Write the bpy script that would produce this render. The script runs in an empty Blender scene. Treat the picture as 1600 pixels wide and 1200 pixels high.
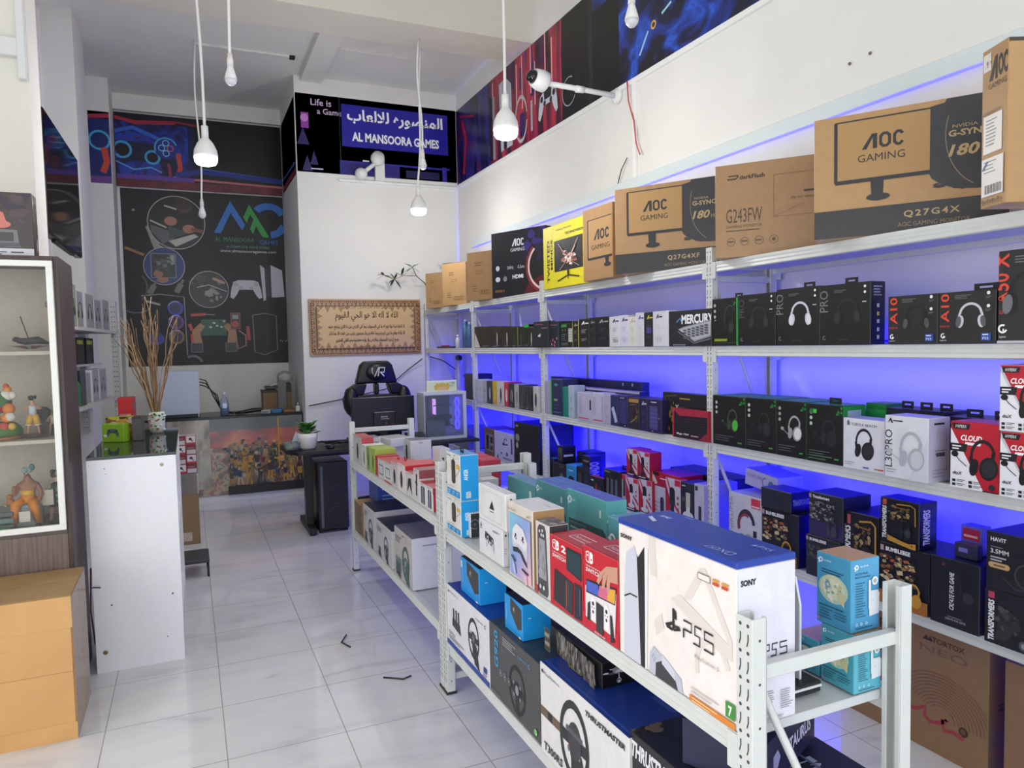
import bpy, math, random
from mathutils import Vector, Matrix

S = bpy.context.scene
COL = S.collection
R = math.radians

# ------------------------------------------------------------ camera, world, light, exposure
cd = bpy.data.cameras.new('camera')
cam = bpy.data.objects.new('camera', cd)
COL.objects.link(cam)
_y, _p, _r = 0.42044032, 0.05554596, -0.020805
_fw = Vector((math.sin(_y) * math.cos(_p), math.cos(_y) * math.cos(_p), -math.sin(_p)))
_rt = Vector((math.cos(_y), -math.sin(_y), 0))
_up = _rt.cross(_fw)
_r2 = _rt * math.cos(_r) + _up * math.sin(_r)
_u2 = -_rt * math.sin(_r) + _up * math.cos(_r)
_m = Matrix((_r2, _u2, -_fw)).transposed().to_4x4()
_m.translation = Vector((0, 0, 1.5626))
cam.matrix_world = _m
cd.sensor_width = 36
cd.lens = 36 * 1130.12 / 1600
cd.clip_start = 0.05
S.camera = cam

w = bpy.data.worlds.new('daylight')
S.world = w
w.use_nodes = True
wn = w.node_tree.nodes
wn['Background'].inputs[0].default_value = (0.86, 0.93, 1.0, 1)
wn['Background'].inputs[1].default_value = 1.6


def area(name, loc, rot, sx, sy, power, col=(1, 1, 1)):
    l = bpy.data.lights.new(name, 'AREA')
    l.shape = 'RECTANGLE'
    l.size, l.size_y, l.energy, l.color = sx, sy, power, col
    o = bpy.data.objects.new(name, l)
    COL.objects.link(o)
    o.location = loc
    o.rotation_euler = rot
    return o


# daylight through the glazed shop front behind the camera
area('shopfront_daylight', (0.5, -1.9, 2.3), (R(90), 0, 0), 4.2, 4.0, 34, (0.96, 0.985, 1.0))
# and through the glazed side of the shop front
area('side_daylight', (-2.3, 0.5, 1.35), (0, R(-90), 0), 2.5, 4.6, 82, (1.0, 0.985, 0.96))
S.view_settings.view_transform = 'Standard'
S.view_settings.look = 'None'
S.view_settings.gamma = 1
S.view_settings.use_curve_mapping = False
S.view_settings.exposure = 0.1
try:
    S.cycles.use_denoising = True
    S.cycles.max_bounces = 10
    S.cycles.diffuse_bounces = 7
    S.cycles.glossy_bounces = 4
    S.cycles.caustics_reflective = False
    S.cycles.caustics_refractive = False
    S.cycles.sample_clamp_indirect = 6
except Exception:
    pass


# ------------------------------------------------------------ materials
def lin(h):
    h = h.lstrip('#')
    out = []
    for i in (0, 2, 4):
        c = int(h[i:i + 2], 16) / 255
        out.append(c / 12.92 if c < .04045 else ((c + .055) / 1.055) ** 2.4)
    return tuple(out) + (1,)


_mc = {}


def mat(h, rough=.45, metal=0.0, noise=.05, scale=30.0, emit=0.0, bump=0.0, stretch=None):
    """plain procedural material: colour with a little noise in it"""
    k = (h, rough, metal, noise, scale, emit, bump, stretch)
    if k in _mc:
        return _mc[k]
    m = bpy.data.materials.new('paint_' + h.lstrip('#'))
    m.use_nodes = True
    N, L = m.node_tree.nodes, m.node_tree.links
    b = N['Principled BSDF']
    c = lin(h)
    b.inputs['Base Color'].default_value = c
    b.inputs['Roughness'].default_value = rough
    b.inputs['Metallic'].default_value = metal
    if emit:
        b.inputs['Emission Color'].default_value = c
        b.inputs['Emission Strength'].default_value = emit
    if noise:
        tc = N.new('ShaderNodeTexCoord')
        nt = N.new('ShaderNodeTexNoise')
        nt.inputs['Scale'].default_value = scale
        nt.inputs['Detail'].default_value = 4
        if stretch:
            mp = N.new('ShaderNodeMapping')
            mp.inputs['Scale'].default_value = stretch
            L.new(tc.outputs['Object'], mp.inputs['Vector'])
            L.new(mp.outputs['Vector'], nt.inputs['Vector'])
        else:
            L.new(tc.outputs['Object'], nt.inputs['Vector'])
        rp = N.new('ShaderNodeMapRange')
        rp.inputs['From Min'].default_value = .3
        rp.inputs['From Max'].default_value = .7
        rp.inputs['To Min'].default_value = 1 - noise * 2
        rp.inputs['To Max'].default_value = 1 + noise
        L.new(nt.outputs['Fac'], rp.inputs['Value'])
        mx = N.new('ShaderNodeVectorMath')
        mx.operation = 'SCALE'
        mx.inputs[0].default_value = c[:3]
        L.new(rp.outputs['Result'], mx.inputs['Scale'])
        L.new(mx.outputs['Vector'], b.inputs['Base Color'])
        if bump:
            bp = N.new('ShaderNodeBump')
            bp.inputs['Strength'].default_value = bump
            bp.inputs['Distance'].default_value = .01
            L.new(nt.outputs['Fac'], bp.inputs['Height'])
            L.new(bp.outputs['Normal'], b.inputs['Normal'])
    _mc[k] = m
    return m


def glass(h, rough=.02, alpha=.12):
    """thin clear sheet: mostly see-through, with the gloss of glass"""
    k = ('glass', h, rough, alpha)
    if k in _mc:
        return _mc[k]
    m = bpy.data.materials.new('glass_' + h.lstrip('#'))
    m.use_nodes = True
    N, L = m.node_tree.nodes, m.node_tree.links
    b = N['Principled BSDF']
    b.inputs['Base Color'].default_value = lin(h)
    b.inputs['Roughness'].default_value = rough
    tr = N.new('ShaderNodeBsdfTransparent')
    c = lin(h)
    tr.inputs['Color'].default_value = (.6 + .4 * c[0], .6 + .4 * c[1], .6 + .4 * c[2], 1)
    fr = N.new('ShaderNodeFresnel')
    fr.inputs['IOR'].default_value = 1.45
    ad = N.new('ShaderNodeMath')
    ad.operation = 'ADD'
    ad.use_clamp = True
    ad.inputs[1].default_value = alpha
    L.new(fr.outputs['Fac'], ad.inputs[0])
    mx = N.new('ShaderNodeMixShader')
    L.new(ad.outputs[0], mx.inputs['Fac'])
    L.new(tr.outputs[0], mx.inputs[1])
    L.new(b.outputs[0], mx.inputs[2])
    L.new(mx.outputs[0], N['Material Output'].inputs['Surface'])
    _mc[k] = m
    return m


def ramp_mat(name, stops, scale=(1, 1, 1), nscale=2.0, detail=5, dist=0.0, rough=.3, wave=False, mix=None):
    """printed vinyl: a noise (or banded) field through a colour ramp"""
    m = bpy.data.materials.new(name)
    m.use_nodes = True
    N, L = m.node_tree.nodes, m.node_tree.links
    b = N['Principled BSDF']
    b.inputs['Roughness'].default_value = rough
    tc = N.new('ShaderNodeTexCoord')
    mp = N.new('ShaderNodeMapping')
    mp.inputs['Scale'].default_value = scale
    L.new(tc.outputs['Object'], mp.inputs['Vector'])
    nt = N.new('ShaderNodeTexNoise')
    nt.inputs['Scale'].default_value = nscale
    nt.inputs['Detail'].default_value = detail
    nt.inputs['Distortion'].default_value = dist
    L.new(mp.outputs['Vector'], nt.inputs['Vector'])
    cr = N.new('ShaderNodeValToRGB')
    e = cr.color_ramp.elements
    while len(e) < len(stops):
        e.new(.5)
    for i, (p, h) in enumerate(stops):
        e[i].position = p
        e[i].color = lin(h)
    L.new(nt.outputs['Fac'], cr.inputs['Fac'])
    L.new(cr.outputs['Color'], b.inputs['Base Color'])
    return m


# ------------------------------------------------------------ mesh builder
class MB:
    def __init__(s):
        s.V, s.F, s.K, s.SM, s.mats = [], [], [], [], []

    def mi(s, m):
        if isinstance(m, str):
            m = mat(m)
        if m not in s.mats:
            s.mats.append(m)
        return s.mats.index(m)

    def add(s, vs, fs, m, smooth=False, T=None):
        o = len(s.V)
        k = s.mi(m)
        if T is not None:
            vs = [tuple(T @ Vector(v)) for v in vs]
        s.V += [tuple(v) for v in vs]
        for f in fs:
            s.F.append([i + o for i in f])
            s.K.append(k)
            s.SM.append(smooth)
        return s

    def box(s, x0, y0, z0, x1, y1, z1, m, b=.0015, cols=None, T=None):
        """box with a small chamfer; cols gives single faces ('-x', '+z' ...) their own colour"""
        b = min(b, (x1 - x0) / 3, (y1 - y0) / 3, (z1 - z0) / 3)
        C = ((x0, x1), (y0, y1), (z0, z1))
        vs, ix = [], {}
        for sx in (0, 1):
            for sy in (0, 1):
                for sz in (0, 1):
                    sg = (sx, sy, sz)
                    for a in range(3):
                        p = [C[i][sg[i]] + (0 if i == a else (b if sg[i] == 0 else -b)) for i in range(3)]
                        ix[(sg, a)] = len(vs)
                        vs.append(p)
        nm = 'xyz'
        fl = []
        for a in range(3):
            o1, o2 = [i for i in range(3) if i != a]
            for sd in (0, 1):
                q = []
                for c1, c2 in ((0, 0), (1, 0), (1, 1), (0, 1)):
                    sg = [0, 0, 0]
                    sg[a], sg[o1], sg[o2] = sd, c1, c2
                    q.append(ix[(tuple(sg), a)])
                if (sd == 1) == (a == 1):
                    q.reverse()
                fl.append((q, ('+' if sd else '-') + nm[a]))
        for a in range(3):          # edges along axis a
            o1, o2 = [i for i in range(3) if i != a]
            for s1 in (0, 1):
                for s2 in (0, 1):
                    g0, g1 = [0] * 3, [0] * 3
                    g0[a], g1[a] = 0, 1
                    for g in (g0, g1):
                        g[o1], g[o2] = s1, s2
                    fl.append(([ix[(tuple(g0), o1)], ix[(tuple(g0), o2)], ix[(tuple(g1), o2)], ix[(tuple(g1), o1)]], 'e'))
        for sx in (0, 1):
            for sy in (0, 1):
                for sz in (0, 1):
                    fl.append(([ix[((sx, sy, sz), a)] for a in range(3)], 'e'))
        for q, t in fl:
            mm = m
            if cols and t in cols:
                mm = cols[t]
            o = len(s.V)
            s.F.append([i + o - 0 for i in q])
            s.K.append(s.mi(mm))
            s.SM.append(False)
        # vertices are appended once, faces above already point at them
        if T is not None:
            vs = [tuple(T @ Vector(v)) for v in vs]
        s.V += [tuple(v) for v in vs]
        return s

    def tube(s, pts, r, m, n=8, caps=True, smooth=True):
        """round bar along a polyline; r may be a list"""
        pts = [Vector(p) for p in pts]
        rr = r if isinstance(r, (list, tuple)) else [r] * len(pts)
        vs, fs = [], []
        side = None
        for i, p in enumerate(pts):
            d = (pts[min(i + 1, len(pts) - 1)] - pts[max(i - 1, 0)])
            d = d.normalized() if d.length > 1e-9 else Vector((0, 0, 1))
            if side is None:
                side = d.orthogonal().normalized()
            else:
                side = (side - d * side.dot(d))
                side = side.normalized() if side.length > 1e-6 else d.orthogonal().normalized()
            t = d.cross(side)
            for j in range(n):
                a = 2 * math.pi * j / n
                vs.append(p + (side * math.cos(a) + t * math.sin(a)) * rr[i])
        for i in range(len(pts) - 1):
            for j in range(n):
                k = (j + 1) % n
                fs.append((i * n + j, i * n + k, (i + 1) * n + k, (i + 1) * n + j))
        if caps:
            fs.append(tuple(range(n - 1, -1, -1)))
            fs.append(tuple(range((len(pts) - 1) * n, len(pts) * n)))
        return s.add(vs, fs, m, smooth)

    def lathe(s, prof, m, c=(0, 0, 0), n=24, smooth=True, T=None, sx=1, sy=1, caps=True):
        """profile [(r, z)] turned about z"""
        vs, fs = [], []
        for r, z in prof:
            for j in range(n):
                a = 2 * math.pi * j / n
                vs.append((c[0] + r * sx * math.cos(a), c[1] + r * sy * math.sin(a), c[2] + z))
        for i in range(len(prof) - 1):
            for j in range(n):
                k = (j + 1) % n
                fs.append((i * n + j, i * n + k, (i + 1) * n + k, (i + 1) * n + j))
        if caps and prof[0][0] > 1e-6:
            fs.append(tuple(range(n - 1, -1, -1)))
        if caps and prof[-1][0] > 1e-6:
            fs.append(tuple(range((len(prof) - 1) * n, len(prof) * n)))
        return s.add(vs, fs, m, smooth, T)

    def ell(s, c, r, m, n=14, k=9, T=None):
        pr = [(max(math.sin(math.pi * i / k), 1e-7), -math.cos(math.pi * i / k)) for i in range(k + 1)]
        vs, fs = [], []
        for q, z in pr:
            for j in range(n):
                a = 2 * math.pi * j / n
                vs.append((c[0] + r[0] * q * math.cos(a), c[1] + r[1] * q * math.sin(a), c[2] + r[2] * z))
        for i in range(k):
            for j in range(n):
                l = (j + 1) % n
                fs.append((i * n + j, i * n + l, (i + 1) * n + l, (i + 1) * n + j))
        return s.add(vs, fs, m, True, T)

    def prism(s, pts, axis, a0, a1, m, smooth=False, T=None):
        """2-D outline pushed along an axis (0 x, 1 y, 2 z); outline in the other two, in order"""
        n = len(pts)

        def P(p, a):
            q = [p[0], p[1]]
            q.insert(axis, a)
            return q
        vs = [P(p, a0) for p in pts] + [P(p, a1) for p in pts]
        fs = [tuple(range(n - 1, -1, -1)), tuple(range(n, 2 * n))]
        fs += [(i, (i + 1) % n, n + (i + 1) % n, n + i) for i in range(n)]
        return s.add(vs, fs, m, smooth, T)

    def build(s, name, parent=None, loc=(0, 0, 0), rz=0.0, rot=None, mods=()):
        me = bpy.data.meshes.new(name)
        me.from_pydata(s.V, [], s.F)
        for m in s.mats:
            me.materials.append(m)
        me.polygons.foreach_set('material_index', s.K)
        me.polygons.foreach_set('use_smooth', s.SM)
        me.update()
        o = bpy.data.objects.new(name, me)
        COL.objects.link(o)
        o.location = loc
        o.rotation_euler = rot if rot else (0, 0, rz)
        if parent is not None:
            o.parent = parent
        return o


def tag(o, label, cat, group=None, kind=None):
    o['label'] = label
    o['category'] = cat
    if group:
        o['group'] = group
    if kind:
        o['kind'] = kind
    return o


def struct(o):
    o['kind'] = 'structure'
    return o


def thing(name, label, cat, loc=(0, 0, 0), rz=0.0, group=None):
    o = bpy.data.objects.new(name, None)
    o.empty_display_size = .1
    COL.objects.link(o)
    o.location = loc
    o.rotation_euler = (0, 0, rz)
    return tag(o, label, cat, group)


def dup(root, loc, label, rz=None, group=None):
    """a copy of a thing with copies of its parts and sub-parts"""
    r = root.copy()
    COL.objects.link(r)
    r.location = loc
    if rz is not None:
        r.rotation_euler = (0, 0, rz)
    r['label'] = label
    if group:
        r['group'] = group
    for ch in list(root.children):
        c = ch.copy()
        COL.objects.link(c)
        c.parent = r
        for g in list(ch.children):
            d = g.copy()
            COL.objects.link(d)
            d.parent = c
    return r


# ------------------------------------------------------------ print on a flat face
_tx = {}


def text_mesh(s, bold=0.0, shear=0.0, space=1.0):
    k = (s, bold, shear, space)
    if k not in _tx:
        c = bpy.data.curves.new('lettering', 'FONT')
        c.body = s
        c.resolution_u = 2
        c.offset = bold
        c.shear = shear
        c.space_character = space
        o = bpy.data.objects.new('lettering', c)
        COL.objects.link(o)
        dg = bpy.context.evaluated_depsgraph_get()
        me = bpy.data.meshes.new_from_object(o.evaluated_get(dg))
        v = [(p.co.x, p.co.y) for p in me.vertices]
        f = [tuple(p.vertices) for p in me.polygons]
        bpy.data.objects.remove(o)
        bpy.data.meshes.remove(me)
        bpy.data.curves.remove(c)
        if v:
            x0, x1 = min(p[0] for p in v), max(p[0] for p in v)
            y0, y1 = min(p[1] for p in v), max(p[1] for p in v)
        else:
            x0 = y0 = 0
            x1 = y1 = 1
        _tx[k] = ([(p[0] - x0, p[1] - y0) for p in v], f, x1 - x0, y1 - y0)
    return _tx[k]


class Art:
    """draws on one face: u, v run 0..1 across and up it; r, t, size are in face heights"""

    def __init__(s, mb, O, U, V, w, h):
        s.mb, s.O, s.U, s.V = mb, Vector(O), Vector(U), Vector(V)
        s.N = s.U.cross(s.V).normalized()
        s.w, s.h, s.k = w, h, h / w
        s.off = .0006

    def raw(s, pts, faces, c):
        s.off += .0001
        vs = [s.O + s.U * (min(max(p[0], .002), .998) * s.w) + s.V * (min(max(p[1], .003), .997) * s.h) + s.N * s.off for p in pts]
        if isinstance(c, str):
            c = mat(c, .4, 0, 0)
        s.mb.add(vs, faces, c)
        return s

    def poly(s, pts, c):
        return s.raw(pts, [tuple(range(len(pts)))], c)

    def rect(s, u0, v0, u1, v1, c):
        return s.poly([(u0, v0), (u1, v0), (u1, v1), (u0, v1)], c)

    def circ(s, u, v, r, c, sx=1.0, n=20, rot=0):
        p = []
        for i in range(n):
            a = 2 * math.pi * i / n
            x, y = r * sx * math.cos(a), r * math.sin(a)
            x, y = x * math.cos(rot) - y * math.sin(rot), x * math.sin(rot) + y * math.cos(rot)
            p.append((u + x * s.k, v + y))
        return s.poly(p, c)

    def ring(s, u, v, r, t, c, a0=0, a1=360, sx=1.0, n=24):
        p = []
        for i in range(n + 1):
            a = R(a0 + (a1 - a0) * i / n)
            for q in (r, r - t):
                p.append((u + q * sx * s.k * math.cos(a), v + q * math.sin(a)))
        return s.raw(p, [(2 * i, 2 * i + 2, 2 * i + 3, 2 * i + 1) for i in range(n)], c)

    def line(s, pts, t, c):
        P = [Vector((p[0] / s.k, p[1])) for p in pts]
        vs = []
        for i, p in enumerate(P):
            d = P[min(i + 1, len(P) - 1)] - P[max(i - 1, 0)]
            n = Vector((-d.y, d.x)).normalized() * t / 2
            for q in (p + n, p - n):
                vs.append((q.x * s.k, q.y))
        return s.raw(vs, [(2 * i, 2 * i + 1, 2 * i + 3, 2 * i + 2) for i in range(len(P) - 1)], c)

    def frame(s, u0, v0, u1, v1, t, c):
        return s.line([(u0, v0), (u1, v0)], t, c).line([(u1, v0), (u1, v1)], t, c).line([(u1, v1), (u0, v1)], t, c).line([(u0, v1), (u0, v0)], t, c)

    def text(s, b, u, v, size, c, rot=0, w=None, al='l', bold=0.0, shear=0.0, space=1.0):
        """size: height of the lettering in face heights; w: its whole length as a share of the face along the text"""
        vs, fs, tw, th = text_mesh(b, bold, shear, space)
        if not fs:
            return s
        k = size / th
        ln = (s.w / s.h if rot == 0 else 1.0)
        kx = k if w is None else w * ln / tw
        ox = {'l': 0, 'c': -tw * kx / 2, 'r': -tw * kx}[al]
        p = []
        for x, y in vs:
            x, y = x * kx + ox, y * k
            if rot == 90:
                x, y = -y, x
            elif rot == -90:
                x, y = y, -x
            p.append((u + x * s.k, v + y))
        return s.raw(p, fs, c)

    def lines(s, u, v, w, n, gap, t, c, rag=.35, seed=1):
        """fine print too small to read"""
        rd = random.Random(seed)
        for i in range(n):
            l = w * (1 - rag * rd.random())
            s.rect(u, v - i * gap - t, u + l, v - i * gap, c)
        return s

    # ---- pictures of products
    def hs(s, u, v, r, c, c2=None, mic=None, band=.16, pad=None, tilt=0):
        """headset: band, two ear cups"""
        c2 = c2 or c
        s.ring(u, v, r, r * band * 1.25, c, 4, 176)
        for sg in (-1, 1):
            x = u + sg * r * .93 * s.k
            s.line([(x, v + r * .1), (u + sg * r * 1.0 * s.k, v - r * .25)], r * .2, c)
            s.circ(x - sg * r * .06 * s.k, v - r * .55, r * .52, pad or c, .55, 18, sg * .14)
            s.circ(x + sg * r * .1 * s.k, v - r * .55, r * .46, c2, .5, 18, sg * .14)
        if mic:
            x = u - r * 1.0 * s.k
            s.line([(x, v - r * .7), (x + r * .1 * s.k, v - r * 1.15), (x + r * .55 * s.k, v - r * 1.35)], r * .07, mic)
            s.circ(x + r * .6 * s.k, v - r * 1.36, r * .13, mic, 1.4)
        return s

    def hs34(s, u, v, r, c, c2, mic=None):
        """headset seen three-quarter: tall hoop and one large cup in front"""
        s.ring(u, v, r, r * .2, c, 20, 200, .72)
        s.line([(u - .68 * r * s.k, v), (u - .6 * r * s.k, v - .5 * r)], r * .2, c)
        s.circ(u - .5 * r * s.k, v - .62 * r, r * .5, c, .5, 18, -.2)
        s.line([(u + .6 * r * s.k, v + .35 * r), (u + .5 * r * s.k, v - .3 * r)], r * .2, c)
        s.circ(u + .32 * r * s.k, v - .6 * r, r * .66, c, .78, 20, -.15)
        s.circ(u + .36 * r * s.k, v - .6 * r, r * .52, c2, .75, 20, -.15)
        if mic:
            s.line([(u - .6 * r * s.k, v - .8 * r), (u - 1.1 * r * s.k, v - .5 * r), (u - 1.4 * r * s.k, v - .3 * r)], r * .06, mic)
            s.circ(u - 1.42 * r * s.k, v - .26 * r, r * .16, mic, 1.2)
        return s

    def wheel(s, u, v, r, c, c2='#5a5a5e', sx=.8, base=True):
        if base:
            s.poly([(u - r * .35 * sx * s.k, v - r * .2), (u + r * .5 * sx * s.k, v - r * .2), (u + r * 1.0 * sx * s.k, v - r * 1.35), (u + r * .1 * sx * s.k, v - r * 1.2)], c)
        s.ring(u, v, r, r * .2, c, 0, 360, sx)
        for a in (180, 0, 270):
            s.line([(u, v), (u + r * .9 * sx * s.k * math.cos(R(a)), v + r * .9 * math.sin(R(a)))], r * .3, c)
        s.circ(u, v, r * .34, c, sx)
        s.circ(u, v, r * .2, c2, sx)
        for a in (150, 30, 215, 325):
            s.circ(u + r * .45 * sx * s.k * math.cos(R(a)), v + r * .45 * math.sin(R(a)), r * .08, c2, sx)
        return s

    def pedals(s, u, v, r, c):
        s.poly([(u - r * s.k, v - r), (u + r * s.k, v - r * 1.25), (u + r * .8 * s.k, v - r * .5), (u - r * .9 * s.k, v - r * .3)], c)
        for i in (-.6, 0, .55):
            s.line([(u + i * r * s.k, v - r * .5), (u + (i - .05) * r * s.k, v + r * .5)], r * .28, c)
        return s

    def pad(s, u, v, r, c, c2=None, mid=None, rot=0.0):
        """game controller, front"""
        o = [(-1, -.62), (-.93, -.1), (-.78, .38), (-.5, .5), (.5, .5), (.78, .38), (.93, -.1), (1, -.62), (.82, -.74), (.62, -.5), (.42, -.12), (-.42, -.12), (-.62, -.5), (-.82, -.74)]
        cr, sr = math.cos(rot), math.sin(rot)

        def t(x, y):
            return (u + (x * cr - y * sr) * r * s.k, v + (x * sr + y * cr) * r)
        s.raw([t(*p) for p in o], [(0, 1, 12, 13), (1, 2, 11, 12), (2, 3, 4, 5, 10, 11), (5, 6, 9, 10), (6, 7, 8, 9)], c)
        if mid:
            s.poly([t(-.4, .52), t(.4, .52), t(.34, .12), (t(-.34, .12))], mid)
        c2 = c2 or '#303034'
        for x, y, q in ((-.62, .22, .15), (.62, .22, .15), (-.32, -.02, .13), (.32, -.02, .13)):
            p = t(x, y)
            s.circ(p[0], p[1], q * r, c2, 1, 12)
        return s

    def figure(s, u, v, h, c, c2, c3, seed=0):
        """small standing figure, plain"""
        rd = random.Random(seed)
        a = rd.uniform(-.05, .05)
        for sg in (-1, 1):
            s.line([(u + sg * .05 * h * s.k, v + .48 * h), (u + sg * (.1 + rd.random() * .05) * h * s.k, v)], .1 * h, c2)
            s.line([(u + sg * .12 * h * s.k, v + .78 * h), (u + sg * (.2 + rd.random() * .08) * h * s.k, v + (.5 + rd.random() * .3) * h)], .07 * h, c3)
        s.poly([(u - .13 * h * s.k, v + .8 * h), (u + .13 * h * s.k, v + .8 * h), (u + .09 * h * s.k, v + .45 * h), (u - .09 * h * s.k, v + .45 * h)], c)
        s.circ(u + a * h * s.k, v + .9 * h, .09 * h, c3)
        s.circ(u + a * h * s.k, v + .94 * h, .085 * h, c2, 1.1)
        return s

    def splat(s, u0, v0, u1, v1, cols, n, seed=0, big=.2, small=.06):
        """loose scatter of angular flakes: artwork too busy to make out"""
        rd = random.Random(seed)
        for i in range(n):
            f = i / max(n - 1, 1)
            q = big + (small - big) * f
            cu, cv = rd.uniform(u0, u1), rd.uniform(v0, v1)
            k = rd.randint(3, 6)
            a0 = rd.random() * 6.28
            p = []
            for j in range(k):
                a = a0 + 6.283 * j / k
                e = q * rd.uniform(.5, 1)
                p.append((min(max(cu + e * math.cos(a) * (u1 - u0), 0.005), .995), min(max(cv + e * math.sin(a) * (v1 - v0), .005), .995)))
            s.poly(p, cols[rd.randrange(len(cols))])
        return s

    def tplogo(s, u, v, r, c='#f4f8fa'):
        return s.ring(u, v, r, r * .42, c, -150, 200).rect(u - r * 1.5 * s.k, v - r * .2, u - r * .3 * s.k, v + r * .2, c).rect(u - r * .95 * s.k, v - r * 1.5, u - r * .5 * s.k, v, c)

    def aoc(s, u, v, h, c, w):
        """the three slanted capitals over a smaller line"""
        k = h * s.k
        s.poly([(u - .4 * w, v), (u - .4 * w + .0, v), (u - .19 * w, v + h), (u - .08 * w, v + h), (u - .08 * w, v), (u - .17 * w, v), (u - .17 * w, v + .74 * h), (u - .30 * w, v)][1:], c)
        a, b, t = u + .01 * w, u + .26 * w, .06 * w
        tv = t / s.k

        def oct_(x0, x1, open_):
            q = .07 * w
            qv = q / s.k
            o = [(x0 + q, v), (x1 - q, v), (x1, v + qv), (x1, v + h - qv), (x1 - q, v + h), (x0 + q, v + h), (x0, v + h - qv), (x0, v + qv)]
            mx, my = (x0 + x1) / 2, v + h / 2
            hw, hh = (x1 - x0) / 2, h / 2
            i = [(mx + (p[0] - mx) * (hw - t) / hw, my + (p[1] - my) * (hh - tv) / hh) for p in o]
            n = 8
            fs = [(j, (j + 1) % n, n + (j + 1) % n, n + j) for j in range(n) if not (open_ and j == 2)]
            s.raw(o + i, fs, c)
        oct_(u - .04 * w, u + .2 * w, False)
        oct_(u + .24 * w, u + .46 * w, True)
        return s


def on_face(mb, w, d, h, f):
    """the drawing surface of face f of a carton with its front towards -x: F front, S side (-y), T top, N side (+y)"""
    if f == 'F':
        return Art(mb, (-d / 2, w / 2, 0), (0, -1, 0), (0, 0, 1), w, h)
    if f == 'S':
        return Art(mb, (-d / 2, -w / 2, 0), (1, 0, 0), (0, 0, 1), d, h)
    if f == 'N':
        return Art(mb, (d / 2, w / 2, 0), (-1, 0, 0), (0, 0, 1), d, h)
    if f == 'T':
        return Art(mb, (-d / 2, w / 2, h), (0, -1, 0), (1, 0, 0), w, d)
    if f == 'K':
        return Art(mb, (d / 2, -w / 2, 0), (0, 1, 0), (0, 0, 1), w, h)


FK = {'F': '-x', 'S': '-y', 'T': '+z', 'N': '+y', 'K': '+x', 'B': '-z'}


def bx(name, label, cat, group, loc, size, rz=0.0, cols='#c0c0c0', art=None, rough=.38, tab=None, rx=None):
    """a printed carton: size = width, depth, height; art = {face: drawing}"""
    w, d, h = size
    mb = MB()
    if isinstance(cols, str):
        cols = {'*': cols}
    mm = {k: (mat(v, rough, 0, .03) if isinstance(v, str) else v) for k, v in cols.items()}
    mb.box(-d / 2, -w / 2, 0, d / 2, w / 2, h, mm['*'], .0018, {FK[k]: v for k, v in mm.items() if k in FK})
    for f, fn in (art or {}).items():
        fn(on_face(mb, w, d, h, f))
    o = mb.build(name, None, loc, rz)
    if rx:
        o.rotation_euler = rx
    tag(o, label, cat, group)
    if tab:
        tabs = tab if isinstance(tab, list) else [tab]
        for y, tw, tc in tabs:
            t = MB()
            c = mat(tc, .5, 0, 0)
            t.box(-.0015, y - tw / 2, 0, .0015, y - tw * .28, .025, c, .0005)
            t.box(-.0015, y + tw * .28, 0, .0015, y + tw / 2, .025, c, .0005)
            t.box(-.0015, y - tw * .28, .016, .0015, y + tw * .28, .025, c, .0005)
            t.box(-.0015, y - tw * .28, 0, .0015, y + tw * .28, .009, c, .0005)
            t.build('hang_tab', o, (0, 0, h))
    return o

# right-to-left lettering: joined letter forms, in visual order
import unicodedata
_forms = {}
for _c in range(0xFE80, 0xFEFD):
    _d = unicodedata.decomposition(chr(_c)).split()
    if _d:
        _forms.setdefault(''.join(chr(int(x, 16)) for x in _d[1:]), {})[_d[0].strip('<>')] = chr(_c)


def joined(s):
    out = []
    for word in s.split(' '):
        units, i, res, prev = [], 0, '', False
        while i < len(word):
            n = 2 if word[i:i + 2] in _forms else 1
            units.append(word[i:i + n])
            i += n
        for j, x in enumerate(units):
            f = _forms[x]
            nxt = j + 1 < len(units) and 'initial' in f
            k = 'medial' if prev and nxt else 'final' if prev else 'initial' if nxt else 'isolated'
            res += f.get(k) or f['isolated']
            prev = 'initial' in f
        out.append(res)
    return ' '.join(out)[::-1]


AR_SIGN = joined('المنصوره للالعاب')
AR_L0 = joined('بسم الله الرحمن الرحيم')
AR_L1 = joined('الله لا اله الا هو الحي القيوم')
AR_L2 = joined('لا تاخذه سنة ولا نوم له ما في السموات وما في الارض من ذا الذي يشفع عنده')
AR_L3 = joined('الا باذنه يعلم ما بين ايديهم وما خلفهم ولا يحيطون بشيء من علمه الا بما شاء')
AR_L4 = joined('وسع كرسيه السموات والارض ولا يؤده حفظهما وهو العلي العظيم')
AR_L5 = joined('صدق الله العظيم')

# ------------------------------------------------------------ the room
XW, YB, YA, ZC = 2.85, 7.75, 9.0, 4.34       # long wall, back wall, alcove wall, ceiling
wall_m = mat('#e0dfdb', .7, 0, .015, 3, 0, .02)
ceil_m = mat('#e2e1dc', .8, 0, .02, 2)


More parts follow.
